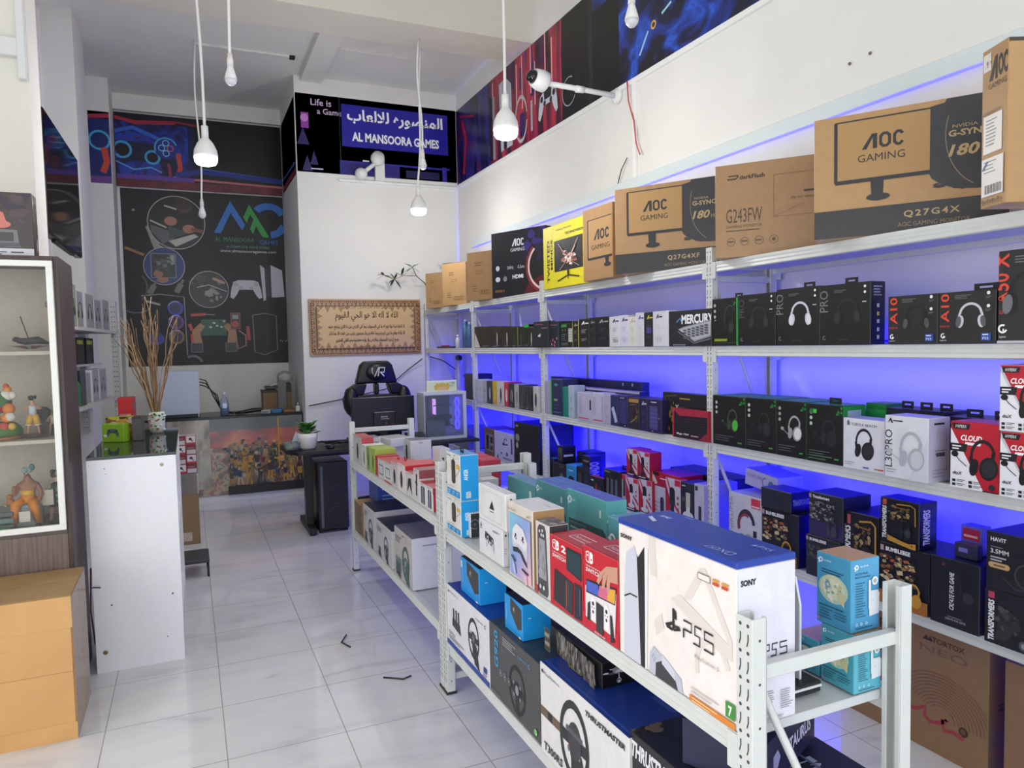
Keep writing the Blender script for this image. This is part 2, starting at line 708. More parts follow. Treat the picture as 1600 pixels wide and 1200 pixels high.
def floor_mat():
    m = bpy.data.materials.new('marble_tiles')
    m.use_nodes = True
    N, L = m.node_tree.nodes, m.node_tree.links
    b = N['Principled BSDF']
    tc = N.new('ShaderNodeTexCoord')
    mp = N.new('ShaderNodeMapping')
    mp.inputs['Location'].default_value = (.374, .25, 0)
    L.new(tc.outputs['Object'], mp.inputs['Vector'])
    br = N.new('ShaderNodeTexBrick')
    br.offset = 0
    br.inputs['Scale'].default_value = 1
    br.inputs['Brick Width'].default_value = .45
    br.inputs['Row Height'].default_value = .45
    br.inputs['Mortar Size'].default_value = .0022
    br.inputs['Mortar Smooth'].default_value = .2
    br.inputs['Color1'].default_value = (1, 1, 1, 1)
    br.inputs['Color2'].default_value = (.97, .97, .97, 1)
    br.inputs['Mortar'].default_value = (0, 0, 0, 1)
    L.new(mp.outputs['Vector'], br.inputs['Vector'])
    # soft diagonal veins, shifted from tile to tile
    m2 = N.new('ShaderNodeMapping')
    m2.inputs['Rotation'].default_value = (0, 0, .5)
    m2.inputs['Scale'].default_value = (1.0, 3.0, 1)
    L.new(tc.outputs['Object'], m2.inputs['Vector'])
    nt = N.new('ShaderNodeTexNoise')
    nt.inputs['Scale'].default_value = 1.9
    nt.inputs['Detail'].default_value = 6
    nt.inputs['Distortion'].default_value = 1.2
    L.new(m2.outputs['Vector'], nt.inputs['Vector'])
    cr = N.new('ShaderNodeValToRGB')
    e = cr.color_ramp.elements
    e[0].position, e[0].color = .28, lin('#c6c6ca')
    e[1].position, e[1].color = .42, lin('#d6d6d9')
    x = e.new(.7)
    x.color = lin('#dcdcdd')
    L.new(nt.outputs['Fac'], cr.inputs['Fac'])
    mx = N.new('ShaderNodeMix')
    mx.data_type = 'RGBA'
    mx.inputs['A'].default_value = lin('#a09d98')
    L.new(br.outputs['Color'], mx.inputs['Factor'])
    L.new(cr.outputs['Color'], mx.inputs['B'])
    L.new(mx.outputs['Result'], b.inputs['Base Color'])
    b.inputs['Roughness'].default_value = .05
    b.inputs['IOR'].default_value = 1.5
    bp = N.new('ShaderNodeBump')
    bp.inputs['Strength'].default_value = .25
    bp.inputs['Distance'].default_value = .002
    L.new(br.outputs['Color'], bp.inputs['Height'])
    L.new(bp.outputs['Normal'], b.inputs['Normal'])
    return m


def slab(name, a, b, m, lab=None):
    o = MB().box(a[0], a[1], a[2], b[0], b[1], b[2], m, .0005).build(name)
    return struct(o)


slab('floor', (-2.6, -2.2, -.1), (3.1, 9.3, 0), floor_mat())
slab('wall_right', (XW, -2.2, 0), (XW + .2, YB + .2, 5.3), wall_m)
slab('wall_back', (1.10, YB, 0), (XW, YB + .2, 5.3), wall_m)
slab('wall_alcove_side', (1.10, YB + .2, 0), (1.3, YA, ZC), wall_m)
slab('wall_alcove', (-1.4, YA, 0), (1.3, YA + .2, ZC), wall_m)
slab('wall_column', (-1.4, 8.5, 0), (-.625, YA, ZC), wall_m)
slab('wall_pillar', (-1.6, 6.9, 0), (-.74, 7.6, ZC), wall_m)
slab('wall_left_far', (-1.4, 7.6, 0), (-1.2, 8.5, ZC), wall_m)
slab('wall_left', (-1.4, 4.75, 0), (-1.2, 6.9, ZC), wall_m)
slab('wall_near_left', (-2.6, 4.45, 0), (-.68, 4.75, 5.3), mat('#e6e3d8', .75, 0, .015, 3))
slab('wall_outer_left', (-2.6, -2.2, 0), (-2.4, 4.45, 5.3), wall_m)
slab('ceiling_back', (-1.6, 6.0, ZC), (XW, YA, ZC + .15), ceil_m)
slab('ceiling_front', (-2.6, -2.2, 5.3), (3.1, 6.3, 5.45), ceil_m)
slab('ceiling_back_strip', (-1.6, 5.0, ZC), (-.68, 5.79, ZC + .15), ceil_m)
beam_m = mat('#d6d1c4', .75, 0, .015, 3)
slab('trim_cross_beam', (-1.6, 5.79, 4.17), (XW, 6.25, 5.3), beam_m)
slab('trim_long_beam', (1.16, 6.25, 4.285), (1.37, YB, ZC), ceil_m)
slab('trim_alcove_lintel', (-.625, YA - .06, 4.17), (1.10, YA, ZC), wall_m)
# shop front: piers and a low head, glazed between
slab('wall_front_head', (-2.6, -2.2, 4.3), (3.1, -2.05, 5.3), wall_m)
slab('wall_front_pier', (2.6, -2.2, 0), (3.1, -2.05, 4.3), wall_m)
slab('wall_front_pier_left', (-2.6, -2.2, 0), (-1.7, -2.05, 4.3), wall_m)

white_pl = mat('#e8e9e8', .4, 0, .01)
# plastic cable trunking and the little ledge under the printed band
t = MB()
t.box(XW - .03, 1.2, 2.6, XW, 7.3, 2.675, mat('#d3dde0', .35, 0, .01), .003)
tag(t.build('cable_trunking'), 'grey-white plastic cable trunking running along the long wall above the cartons', 'trunking')
t = MB()
t.box(XW - .022, 1.0, 3.31, XW, YB, 3.343, white_pl, .002)
struct(t.build('trim_1'))
t = MB()
t.box(1.52, YB - .03, 3.300, 2.82, YB, 3.325, white_pl, .002)
tag(t.build('cable_duct'), 'thin white cable duct under the shop sign on the back wall', 'duct')
t = MB()
t.box(XW - .02, 4.20, 2.675, XW, 4.235, 3.34, white_pl, .002)
tag(t.build('cable_conduit'), 'upright white conduit on the long wall below the camera arm', 'conduit')
t = MB()
t.tube([(XW - .026, 4.28, 3.34), (XW - .03, 4.26, 3.2), (XW - .028, 4.2, 3.05), (XW - .026, 4.18, 2.9), (XW - .03, 4.13, 2.81)], .005, '#c24a50', 6)
tag(t.build('hanging_cable'), 'thin red cable hanging beside the conduit on the long wall', 'cable')
t = MB()
t.tube([(XW - .02, 4.30, 2.83), (XW - .03, 4.36, 2.76), (XW - .02, 4.42, 2.68)], .004, '#44464a', 6)
tag(t.build('hanging_cable'), 'short grey cable end below the conduit on the long wall', 'cable')
for y, z in ((2.47, 2.822), (2.36, 2.829)):
    t = MB()
    t.lathe([(.0001, 0), (.006, .0), (.008, .004), (.003, .012), (.0001, .013)], '#6a6660', n=8, T=Matrix.Translation((XW, y, z)) @ Matrix.Rotation(R(-90), 4, 'Y'))
    tag(t.build('wall_plug'), 'small grey wall plug in the bare wall above the monitor cartons', 'plug', 'wall plugs')
# conduits on the back ceiling
t = MB()
t.box(.18, 7.25, ZC - .02, 1.02, 7.275, ZC, '#dcdbd6', .002)
t.box(1.0, 7.24, ZC - .03, 1.05, 7.285, ZC - .001, '#1a1a1a', .002)
tag(t.build('ceiling_conduit'), 'white ceiling conduit with a black end over the alcove', 'conduit')
t = MB()
t.box(1.41, 6.9, ZC - .02, 2.11, 6.925, ZC, '#dcdbd6', .002)
tag(t.build('ceiling_conduit'), 'white ceiling conduit in front of the shop sign', 'conduit')
t = MB()
t.box(-.985, 6.87, 1.9, -.96, 6.899, 4.3, white_pl, .002)
t.box(-1.01, 6.86, 2.62, -.945, 6.899, 2.9, white_pl, .004)
tag(t.build('cable_conduit'), 'upright white conduit with a switch box behind the television', 'conduit')
t = MB()
t.box(-2.4, 4.40, 3.06, -.72, 4.449, 3.15, mat('#dfe0de', .4, 0, .01), .003)
t.box(-.72, 4.40, 2.95, -.685, 4.449, 3.7, mat('#dfe0de', .4, 0, .01), .003)
tag(t.build('cable_trunking'), 'white cable trunking high on the near wall above the boxed figure', 'trunking')


# ---- printed bands round the top of the walls
def panel(name, label, cat, loc, w, h, rz, m, fn, group=None, t=.006):
    mb = MB()
    mb.box(0, -w / 2, 0, t, w / 2, h, m, .0008)
    a = Art(mb, (0, w / 2, 0), (0, -1, 0), (0, 0, 1), w, h)
    fn(a)
    return tag(mb.build(name, None, loc, rz), label, cat, group)


vin = lambda n, st, **k: ramp_mat(n, st, **k)
night = vin('vinyl_night', [(.2, '#07070d'), (.55, '#0d0b22'), (.8, '#1a1445')], nscale=1.2)


def console(a, u, v, h, c='#d2d4de', k='#15151a', lean=0.0):
    s = a.k
    a.poly([(u - .16 * h * s, v), (u - .06 * h * s, v), (u - .02 * h * s, v + h), (u - .2 * h * s, v + .98 * h)], c)
    a.poly([(u - .06 * h * s, v + .02 * h), (u + .06 * h * s, v + .02 * h), (u + .04 * h * s, v + .94 * h), (u - .02 * h * s, v + .94 * h)], k)
    a.poly([(u + .05 * h * s, v), (u + .26 * h * s, v), (u + .24 * h * s, v + .86 * h), (u + .06 * h * s, v + h)], c)


def band_right(a):
    rd = random.Random(3)
    neon = ramp_mat('vinyl_neon', [(.3, '#12060f'), (.43, '#380d22'), (.52, '#86182f'), (.6, '#b8283f'), (.68, '#4a2060')], (1, 6, .5), 1.5, 4)
    blue = ramp_mat('vinyl_blue', [(.36, '#06060e'), (.46, '#0c1238'), (.55, '#143392'), (.62, '#2458cc'), (.7, '#0c0c20')], (1, 1.2, 1.6), 1.8, 7, 1.5)
    dusk = ramp_mat('vinyl_dusk', [(.36, '#0a0814'), (.47, '#1c1644'), (.56, '#2a2a7a'), (.64, '#5a1638'), (.72, '#14102a')], (1, 2.5, 1), 1.6, 6, 1.0)
    W = lambda x: x / a.w          # metres from the far corner
    a.rect(0, 0, W(2.95), 1, neon)
    a.rect(0, 0, W(1.0), 1, dusk)
    a.rect(W(2.5), 0, W(2.95), 1, '#0e0a0e')
    a.line([(W(.22), .1), (W(.3), .55), (W(.2), .8)], .08, '#a8203c')
    a.line([(W(.1), .9), (W(.55), .75)], .03, '#8a1838')
    for i in range(9):
        x = 1.2 + rd.random() * 1.25
        z = rd.random() * .6 + .1
        a.rect(W(x), z, W(x + rd.uniform(.03, .12)), z + rd.uniform(.2, .5), rd.choice(['#a01c34', '#c42a42', '#701430', '#4a1a4a', '#2c1c5c', '#8a2038']))
    for x, z0, z1 in ((1.06, .1, .95), (1.62, .45, .93), (1.74, .4, .98), (1.92, .5, .99), (2.0, .35, .8), (2.2, .55, 1), (2.32, .42, .9)):
        a.rect(W(x), z0, W(x + .022), z1, '#f0a4a8')
    a.rect(W(.98), .05, W(1.04), .8, '#0c0c10')
    a.rect(W(1.06), .04, W(1.12), .78, '#8f8f96')
    console(a, W(1.36), .08, .8, '#b9bcc6')
    a.ring(W(1.72), .3, .26, .04, '#b8b4b8', 10, 350, .62)
    a.rect(W(1.92), .1, W(1.96), .42, '#a8a6ae')
    a.pad(W(2.25), .3, .22, '#c4c8d4', '#222222', '#1b1b20')
    a.ring(W(2.62), .25, .14, .012, '#a0a0a4', 60, 330)
    a.rect(W(2.93), 0, W(2.99), 1, '#232326')
    a.rect(W(2.99), 0, 1, 1, blue)
    a.rect(W(2.99), 0, W(3.35), .8, '#09080d')
    a.line([(W(3.45), .7), (W(3.75), .98)], .03, '#a04a92')
    a.circ(W(3.76), .32, .035, '#d8a84a')
    a.circ(W(3.76), .32, .02, '#3a2c1a')
    for p in ((3.6, .15, 3.7, .3), (3.85, .36, 3.95, .4), (3.5, .55, 3.62, .72)):
        a.line([(W(p[0]), p[1]), (W(p[2]), p[3])], .02, '#9ed0ea')
    # a black adjustable chair outlined in white
    a.line([(W(4.26), .64), (W(4.5), .56), (W(4.6), .66), (W(4.95), .8), (W(5.05), .98), (W(4.7), 1.0), (W(4.4), .98), (W(4.26), .64)], .02, '#dedee4')
    a.poly([(W(4.28), .65), (W(4.5), .58), (W(4.6), .68), (W(4.93), .82), (W(5.02), .97), (W(4.42), .97)], '#15151a')
    for i in range(5):
        a.line([(W(4.36 + i * .1), .7 + i * .03), (W(4.44 + i * .1), .9 + i * .012)], .012, '#3c3c44')


panel('wall_banner', 'long printed gaming band along the top of the long wall', 'banner', (XW - .006, YB - 3.05, 3.345), 6.1, .815, 0, night, band_right)


def band_sign(a):
    for u, v, q in ((.04, .45, .06), (.06, .12, .05), (.1, .2, .04)):
        a.poly([(u - q * .6, v - .1), (u + q * .6, v - .1), (u, v + q * 2)], '#191458')
    a.rect(.03, .56, .075, .76, '#8a3a9e')
    a.circ(.05, .69, .05, '#c07ac8')
    a.text('Life is', .09, .86, .085, '#cdb6d8', bold=.01)
    a.text('a Game', .125, .755, .075, '#cdb6d8', bold=.01)
    a.rect(.255, 0, .26, 1, '#05050a')
    for i in range(40):
        rd = random.Random(i)
        a.circ(.43 + rd.random() * .5, .86 - rd.random() * .1, .006, '#d8d8ea', 1, 6)
    a.rect(.66, .02, .88, .12, '#15124a')
    a.rect(.25, .16, .95, .185, '#2a2596')
    a.rect(.25, .0, .62, .16, '#211c74')
    a.rect(.9, .0, .93, .2, '#2a2596')
    a.rect(.39, .19, .43, .21, '#e4e4f0')
    a.rect(.08, .04, .15, .055, '#cfc8f0')


panel('wall_banner', 'dark blue printed band behind the shop sign on the back wall', 'banner', ((1.105 + XW - .008) / 2, YB, 3.375), XW - .008 - 1.105, .795, R(90), night, band_sign)


def sign_art(a):
    a.text(AR_SIGN, .5, .55, .36, '#f2f4f8', w=.9, al='c', bold=.03)
    a.text('AL MANSOORA GAMES', .5, .14, .22, '#f2f4f8', w=.82, al='c', bold=.035)


panel('shop_sign', 'royal blue shop sign with white lettering on the back wall', 'sign', (2.155, YB - .012, 3.668), 1.17, .435, R(90), mat('#26219a', .3, 0, .02), sign_art, t=.012)


def band_alcove(a):
    a.rect(.0, .22, .55, .86, mat('#101a5a', .3, 0, .3, 4))
    a.rect(0, .15, .42, .88, ramp_mat('vinyl_glow', [(.38, '#0a0c28'), (.5, '#14247a'), (.58, '#1f3fb0'), (.66, '#3a1a6a'), (.74, '#0a0a20')], (1, 1.4, 1.4), 2.4, 6, 1.2))
    a.rect(.46, .1, 1, 1, mat('#0a0a10', .3, 0, .2, 3))
    a.line([(0, .93), (.12, .88), (.35, .92)], .05, '#a3203a')
    a.line([(.12, .86), (.36, .93), (.5, .9)], .025, '#8c1c30')
    for c, w_, o in (('#4aa6d8', .02, 0), ('#2a5cc0', .05, -.01)):
        a.line([(.0, .75 + o), (.1, .82 + o), (.22, .72 + o), (.3, .62 + o)], w_, c)
    # glowing controller
    a.poly([(.02, .5), (.08, .62), (.24, .6), (.33, .5), (.36, .28), (.34, .12), (.29, .12), (.25, .35), (.1, .36), (.03, .3)], '#0b1038')
    for u, v, r in ((.04, .5, .12), (.21, .42, .1)):
        a.ring(u, v, r, .03, '#3d9fd0')
        a.circ(u, v, r * .65, '#0a0a16')
    a.circ(.29, .56, .15, '#122a84', 1, 24)
    a.ring(.29, .56, .15, .02, '#3d9fd0', 20, 200)
    for i, (du, dv) in enumerate(((0, .07), (.025, 0), (-.025, 0), (0, -.07))):
        a.ring(.29 + du, .56 + dv, .045, .012, '#7ac4ea' if i != 1 else '#d05a6a')
    a.line([(.36, .5), (.37, .3), (.345, .12)], .06, '#c0402c')
    a.line([(.29, .12), (.31, .2), (.3, .35)], .04, '#8a2a4a')
    a.line([(.0, .34), (.1, .24), (.2, .28), (.26, .22)], .02, '#5a9ad8')
    a.line([(0, .14), (.3, .14), (.5, .3), (1, .22)], .03, '#3a7ad0')
    a.line([(.34, .2), (.5, .27), (1, .2)], .07, '#1c2a86')
    a.rect(0, .0, 1, .11, mat('#6a2030', .3, 0, .3, 5))
    a.rect(0, .11, .45, .17, '#5a3a9a')
    a.line([(.45, .15), (1, .12)], .03, '#c06a70')


panel('wall_banner', 'printed band with a glowing blue controller over the black alcove poster', 'banner', (.2375, YA - .06, 3.35), 1.715, .79, R(90), night, band_alcove)
panel('wall_banner', 'narrow end of the printed band on the column beside the alcove', 'banner', (-.725, 8.5, 3.28), .19, .72, R(90), night,
      lambda a: (a.rect(0, .1, 1, .9, '#122064'), a.ring(.5, .6, .14, .03, '#3d9fd0'), a.line([(.7, .5), (.8, .3), (.6, .15)], .08, '#c0402c'), a.line([(0, .92), (1, .95)], .06, '#a3203a'), a.rect(0, 0, 1, .1, '#6a3a8a')))
panel('wall_banner', 'dark printed band on the side wall of the alcove', 'banner', (1.10, 8.35, 3.36), 1.1, .79, R(0), night,
      lambda a: (a.rect(0, .02, 1, .1, '#7a1c26'), a.line([(0, .2), (1, .16)], .03, '#3a5ac0'), a.rect(.02, .0, .05, 1, '#2c2436')))


def poster(a):
    K = '#232326'
    # repair photo in a disc
    def disc(u, v, r, fn):
        a.circ(u, v, r, '#8a8a8a', 1, 40)
        a.circ(u, v, r * .97, '#1b1b1e', 1, 40)
        fn(u, v, r)
    a.poly([(.135, .79), (.17, .815), (.215, .69), (.33, .63), (.27, .61), (.2, .61)], '#8f8c88')
    def d1(u, v, r):
        s = a.k
        a.poly([(u - .9 * r * s, v - .1 * r), (u - .3 * r * s, v - .3 * r), (u - .1 * r * s, v - .62 * r), (u - .5 * r * s, v - .8 * r), (u - .88 * r * s, v - .35 * r)], '#5c5c5c')
        a.poly([(u - .3 * r * s, v - .15 * r), (u + .5 * r * s, v - .35 * r), (u - .25 * r * s, v - .62 * r)], '#3a4644')
        a.poly([(u - .3 * r * s, v - .7 * r), (u + .6 * r * s, v - .4 * r), (u + .75 * r * s, v - .5 * r), (u - .05 * r * s, v - .9 * r)], '#b5b1a6')
        a.poly([(u - .1 * r * s, v + .3 * r), (u + .2 * r * s, v + .65 * r), (u + .6 * r * s, v + .6 * r), (u + .9 * r * s, v + .2 * r), (u + .75 * r * s, v - .2 * r), (u + .1 * r * s, v - .05 * r)], '#15161a')
        a.circ(u + .28 * r * s, v + .62 * r, .26 * r, '#4a3630')
        a.circ(u + .24 * r * s, v + .76 * r, .26 * r, '#33271f', 1.1)
        a.circ(u - .2 * r * s, v + .05 * r, .17 * r, '#a8745a', 1.3)
        a.circ(u + .42 * r * s, v - .22 * r, .16 * r, '#a8745a', 1.4)
        a.line([(u + .5 * r * s, v - .22 * r), (u + .9 * r * s, v - .3 * r)], .14 * r, '#7a5040')
        a.line([(u - .9 * r * s, v + .05 * r), (u - .35 * r * s, v - .2 * r)], .06 * r, '#b0b0ae')
        a.line([(u - .4 * r * s, v + .62 * r), (u + .02 * r * s, v + .5 * r)], .06 * r, '#b0b0ae')
        a.ring(u, v, r, r * .03, '#a9a9a9', 0, 360, 1, 40)
    disc(.32, .82, .152, d1)

    def d2(u, v, r):
        s = a.k
        a.circ(u, v, r * .97, '#1d3372', 1, 36)
        a.rect(u - .62 * r * s, v - .6 * r, u + .55 * r * s, v + .66 * r, '#2c3433')
        a.frame(u - .62 * r * s, v - .6 * r, u + .55 * r * s, v + .66 * r, .03 * r, '#8a8f92')
        a.rect(u + .3 * r * s, v + .1 * r, u + .5 * r * s, v + .6 * r, '#8d9496')
        a.splat(u - .5 * r * s, v - .3 * r, u + .5 * r * s, v + .5 * r, ['#4b5250', '#1c2020', '#6a7070'], 18, 3, .2, .08)
        a.circ(u - .3 * r * s, v - .42 * r, .16 * r, '#9a6a58', 1.5)
        a.circ(u - .1 * r * s, v - .72 * r, .16 * r, '#9a6a58', 1.8)
        a.ring(u, v, r, r * .035, '#a9a9a9', 0, 360, 1, 36)
    disc(.235, .57, .108, d2)

    def d3(u, v, r):
        a.splat(u - .8 * r * a.k, v - .6 * r, u + .8 * r * a.k, v + .6 * r, ['#3a3634', '#6f6a66', '#211d1c', '#8d8884', '#15181c'], 30, 6, .3, .06)
        a.line([(u + .2 * r * a.k, v + .6 * r), (u + .8 * r * a.k, v + .35 * r)], .14 * r, '#b08c78')
        a.line([(u - .6 * r * a.k, v + .1 * r), (u, v + .25 * r), (u + .9 * r * a.k, v - .1 * r)], .05 * r, '#a8a5a2')
        a.ring(u, v, r, r * .035, '#a9a9a9', 0, 360, 1, 36)
    disc(.5, .44, .108, d3)
    # the three-letter mark
    B, G = '#2a72c4', '#2c9a40'
    Y = .77
    a.poly([(.545, Y), (.655, Y + .19), (.745, Y + .055), (.725, Y + .02), (.655, Y + .12), (.59, Y)], B)
    a.poly([(.735, Y + .1), (.775, Y + .175), (.9, Y - .015), (.855, Y - .015), (.815, Y + .05), (.795, Y + .003), (.775, Y + .03), (.8, Y + .09), (.778, Y + .115), (.755, Y + .065)], G)
    a.ring(.9, Y + .085, .105, .04, B, 25, 140, 1.05)
    a.ring(.9, Y + .085, .105, .04, B, -85, -15, 1.05)
    a.text('AL MANSOORA', .55, .722, .026, '#3b8a56', w=.25)
    a.text('GAMES', .835, .712, .026, '#2a72c4', w=.12)
    a.text('A COMPLETE GAME STORE', .62, .686, .014, '#50857c', w=.28, bold=.02)
    a.text('www.almansooragames.com', .58, .655, .022, '#d8d8da', w=.36)
    # console and controller
    s = a.k
    a.poly([(.83, .59), (.86, .57), (.862, .38), (.845, .375)], '#b9bac8')
    a.poly([(.9, .59), (.975, .56), (.985, .4), (.9, .395)], '#bfc0cc')
    a.poly([(.858, .57), (.9, .58), (.9, .4), (.862, .4)], '#101014')
    a.pad(.735, .452, .09, '#c2c3cc', '#aaaab6')
    # tools, board and hands
    a.rect(.44, .17, .6, .265, '#1f5138')
    a.splat(.45, .18, .59, .26, ['#2f7050', '#a8b8b0', '#163c2a'], 14, 2, .14, .06)
    for x, m_ in ((.415, 1), (.63, -1)):
        a.poly([(x - .035 * m_, .13), (x - .03 * m_, .2), (x + .02 * m_, .245), (x + .05 * m_, .225), (x + .02 * m_, .19), (x + .03 * m_, .13)], '#a87a58')
        a.rect(x - .04, .075, x + .03, .128, '#2b2b33')
        a.frame(x - .04, .075, x + .03, .128, .004, '#6a6a70')
    a.rect(.625, .205, .69, .305, '#8a4444')
    a.rect(.632, .212, .683, .298, '#2b2b2e')
    a.rect(.638, .268, .677, .292, '#8f9499')
    a.circ(.657, .237, .02, '#a84038')
    a.line([(.675, .2), (.72, .17), (.72, .11), (.67, .09), (.66, .14)], .008, '#a06a6c')
    a.line([(.735, .225), (.74, .14)], .02, '#a83a48')
    a.line([(.38, .29), (.47, .295)], .016, '#b0463a')
    a.line([(.47, .295), (.53, .292)], .006, '#777777')
    a.line([(.37, .24), (.385, .2)], .018, '#b0463a')
    a.line([(.38, .18), (.385, .13)], .014, '#b0463a')
    for w_ in (.006,):
        a.line([(.09, .40), (.2, .41), (.345, .395), (.35, .06)], w_, '#86868a')
        a.line([(.77, .29), (.85, .3), (.925, .285), (.925, .08), (.84, .05), (.775, .07), (.77, .29)], w_, '#6c6c70')
    for v, c in ((.33, '#3142a8'), (.25, '#6a3a8a'), (.165, '#7a5a3a')):
        a.ring(.29, v, .042, .012, c)
        a.circ(.29, v, .03, '#20204a')
        a.ring(.29, v, .042, .005, '#9aa0d8', 60, 160)
    a.circ(.17, .155, .035, '#3a3a9a', 1.2)
    a.line([(.12, .37), (.2, .35)], .012, '#9c9ca2')
    a.rect(.165, .17, .19, .32, '#2e2e32')
    for x, y in ((.14, .46), (.3, .47)):
        a.line([(x, y - .05), (x + .03, y)], .03, '#6e6a66')
        a.line([(x + .03, y), (x + .045, y + .025)], .014, '#6e6a66')
    a.line([(.01, .67), (.12, .63)], .016, '#8a6440')
    a.ring(.02, .45, .1, .01, '#4a4a4e', -50, 40)
    a.ring(.06, .42, .12, .008, '#5c5c60', 200, 300)
    a.ring(.38, .0, .06, .014, '#6a6a6e', 20, 120)
    a.circ(.07, .88, .008, '#8a8a8a')
    a.pad(.97, .13, .03, '#1a1a1c', '#8a8a8a')


panel('wall_poster', 'large black shop poster with a blue and green logo in the alcove', 'poster', (.255, YA - .004, 1.395), 1.70, 1.95, R(90), mat('#202023', .5, 0, .03), poster, t=.004)


# ---- calligraphy plaque
def plaque(a):
    br, rd, tn = '#5a3a2a', '#8a4a44', '#c2a06e'
    s = a.k
    a.rect(.012, .02, .988, .98, '#a98a62')
    n, m = 26, 11
    for i in range(n):
        for v, sg in ((.03, 1), (.97, -1)):
            u = .02 + (i + .5) * .96 / n
            hw = .48 / n
            a.poly([(u - hw, v), (u + hw, v), (u, v + sg * .07)], rd if i % 2 else br)
            a.circ(u, v + sg * .025, .012, tn, 1, 8)
            a.poly([(u - hw * .6, v + sg * .1), (u + hw * .6, v + sg * .1), (u, v + sg * .06)], br)
    for i in range(m):
        for u, sg in ((.014, 1), (.986, -1)):
            v = .06 + (i + .5) * .88 / m
            hh = .44 / m
            a.poly([(u, v - hh), (u, v + hh), (u + sg * .035, v)], rd if i % 2 else br)
            a.circ(u + sg * .012, v, .012, tn, 1, 8)
    a.rect(.06, .12, .94, .88, '#ccab78')
    a.frame(.062, .125, .938, .875, .012, br)
    for i in range(15):
        for v, sg in ((.13, 1), (.87, -1)):
            u = .07 + (i + .5) * .86 / 15
            k = 1.6 - abs(i - 7) / 7 * .0
            if 4 < i < 10 and sg < 0:
                continue
            a.poly([(u - .026, v), (u + .026, v), (u, v + sg * (.04 + .03 * (i % 2)) * k)], '#9c7a56')
    for i in range(7):
        for u, sg in ((.066, 1), (.934, -1)):
            v = .15 + (i + .5) * .7 / 7
            a.poly([(u, v - .05), (u, v + .05), (u + sg * (.025 + .02 * (i % 2)), v)], '#9c7a56')
    D = '#3c2817'
    a.text(AR_L0, .5, .82, .05, D, w=.42, al='c')
    a.text(AR_L1, .5, .6, .185, D, w=.56, al='c', bold=.01)
    a.text(AR_L2, .5, .455, .095, D, w=.68, al='c', bold=.02)
    a.text(AR_L3, .5, .335, .095, D, w=.68, al='c', bold=.02)
    a.text(AR_L4, .5, .215, .095, D, w=.56, al='c', bold=.02)
    a.text(AR_L5, .5, .13, .04, D, w=.18, al='c', bold=.02)


mb = MB()
mb.box(-.012, -.60, 0, .012, .60, .595, mat('#b79466', .6, 0, .03), .003)
plaque(Art(mb, (-.012, .60, 0), (0, -1, 0), (0, 0, 1), 1.2, .595))
tag(mb.build('calligraphy_plaque', None, (1.765, YB - .014, 1.475), R(90)), 'tan calligraphy plaque with a patterned border on the back wall', 'plaque')


# ---- lamps
def lamp(kind, x, y, z, top, label, bend=0.0, lit=True, power=0):
    t = thing('pendant_lamp', label, 'lamp', (x, y, z), 0, 'bare bulbs hanging on white cords')
    sc = 1.0
    pl = mat('#e9e9e6', .4, 0, .01)
    n = 10
    L_ = top - z
    base = .19 if kind == 'big' else .125
    pts = []
    for i in range(n + 1):
        f = i / n
        zz = base + .06 + (L_ - base - .06) * f
        pts.append((bend * f * (1.2 - f * .5) + .012 * math.sin(f * 7), .01 * math.sin(f * 5), zz))
    MB().tube([(0, 0, base)] + pts, .009 if kind == 'big' else .008, pl, 8).build('cord', t)
    if kind == 'big':
        MB().lathe([(.0001, .12), (.022, .12), (.021, .195), (.012, .2), (.0001, .2)], pl).build('socket', t)
        b = MB().lathe([(.072, .0), (.073, .015), (.068, .045), (.05, .085), (.03, .11), (.02, .122), (.0001, .122)], pl)
        body = b.build('bulb_housing', t)
        MB().lathe([(.0001, -.055), (.035, -.053), (.058, -.045), (.068, -.03), (.0715, .002), (.0001, .002)], mat('#fdfdff', .4, 0, 0, 30, 7.0)).build('bulb_diffuser', body)
        if lit:
            pt = bpy.data.lights.new('bulb_light', 'POINT')
            pt.energy = power
            pt.shadow_soft_size = .07
            pt.color = (1, .985, .96)
            o = bpy.data.objects.new('bulb_light', pt)
            COL.objects.link(o)
            o.parent = t
            o.location = (0, 0, -.13)
    else:
        MB().lathe([(.0001, .085), (.017, .085), (.0165, .125), (.013, .13), (.013, .15), (.0001, .15)], mat('#e6e0dc', .4, 0, .01)).build('socket', t)
        b = MB().lathe([(.0001, .088), (.013, .088), (.018, .07), (.028, .035), (.034, .01), (.0001, .01)], pl).build('bulb_housing', t)
        MB().lathe([(.0001, -.025), (.015, -.022), (.028, -.008), (.034, .01), (.0001, .012)], mat('#d9dadd', .25, 0, .01)).build('bulb_globe', b)
    return t


lamp('big', .16, 5.10, 2.80, 5.3, 'lit wide bulb on a white cord in front of the alcove', -.07, True, 23)
lamp('big', 1.72, 3.86, 2.79, 5.3, 'lit wide bulb on a white cord before the long printed band', -.03, True, 23)
lamp('big', 1.97, 6.40, 2.80, ZC, 'lit wide bulb hanging before the plain back wall above the plaque', .08, True, 23)
lamp('small', .285, 4.40, 3.06, 5.3, 'unlit small bulb hanging highest over the floor aisle', -.03, False)
lamp('small', .175, 7.2, 2.78, ZC, 'unlit small bulb hanging just before the black alcove poster', -.01, False)
lamp('small', 1.92, 6.08, 3.1, 4.17, 'unlit small bulb hanging in front of the shop sign', -.03, False)
lamp('small', 1.97, 2.94, 3.06, 5.3, 'unlit small bulb hanging before the printed band nearest the entrance', 0, False)

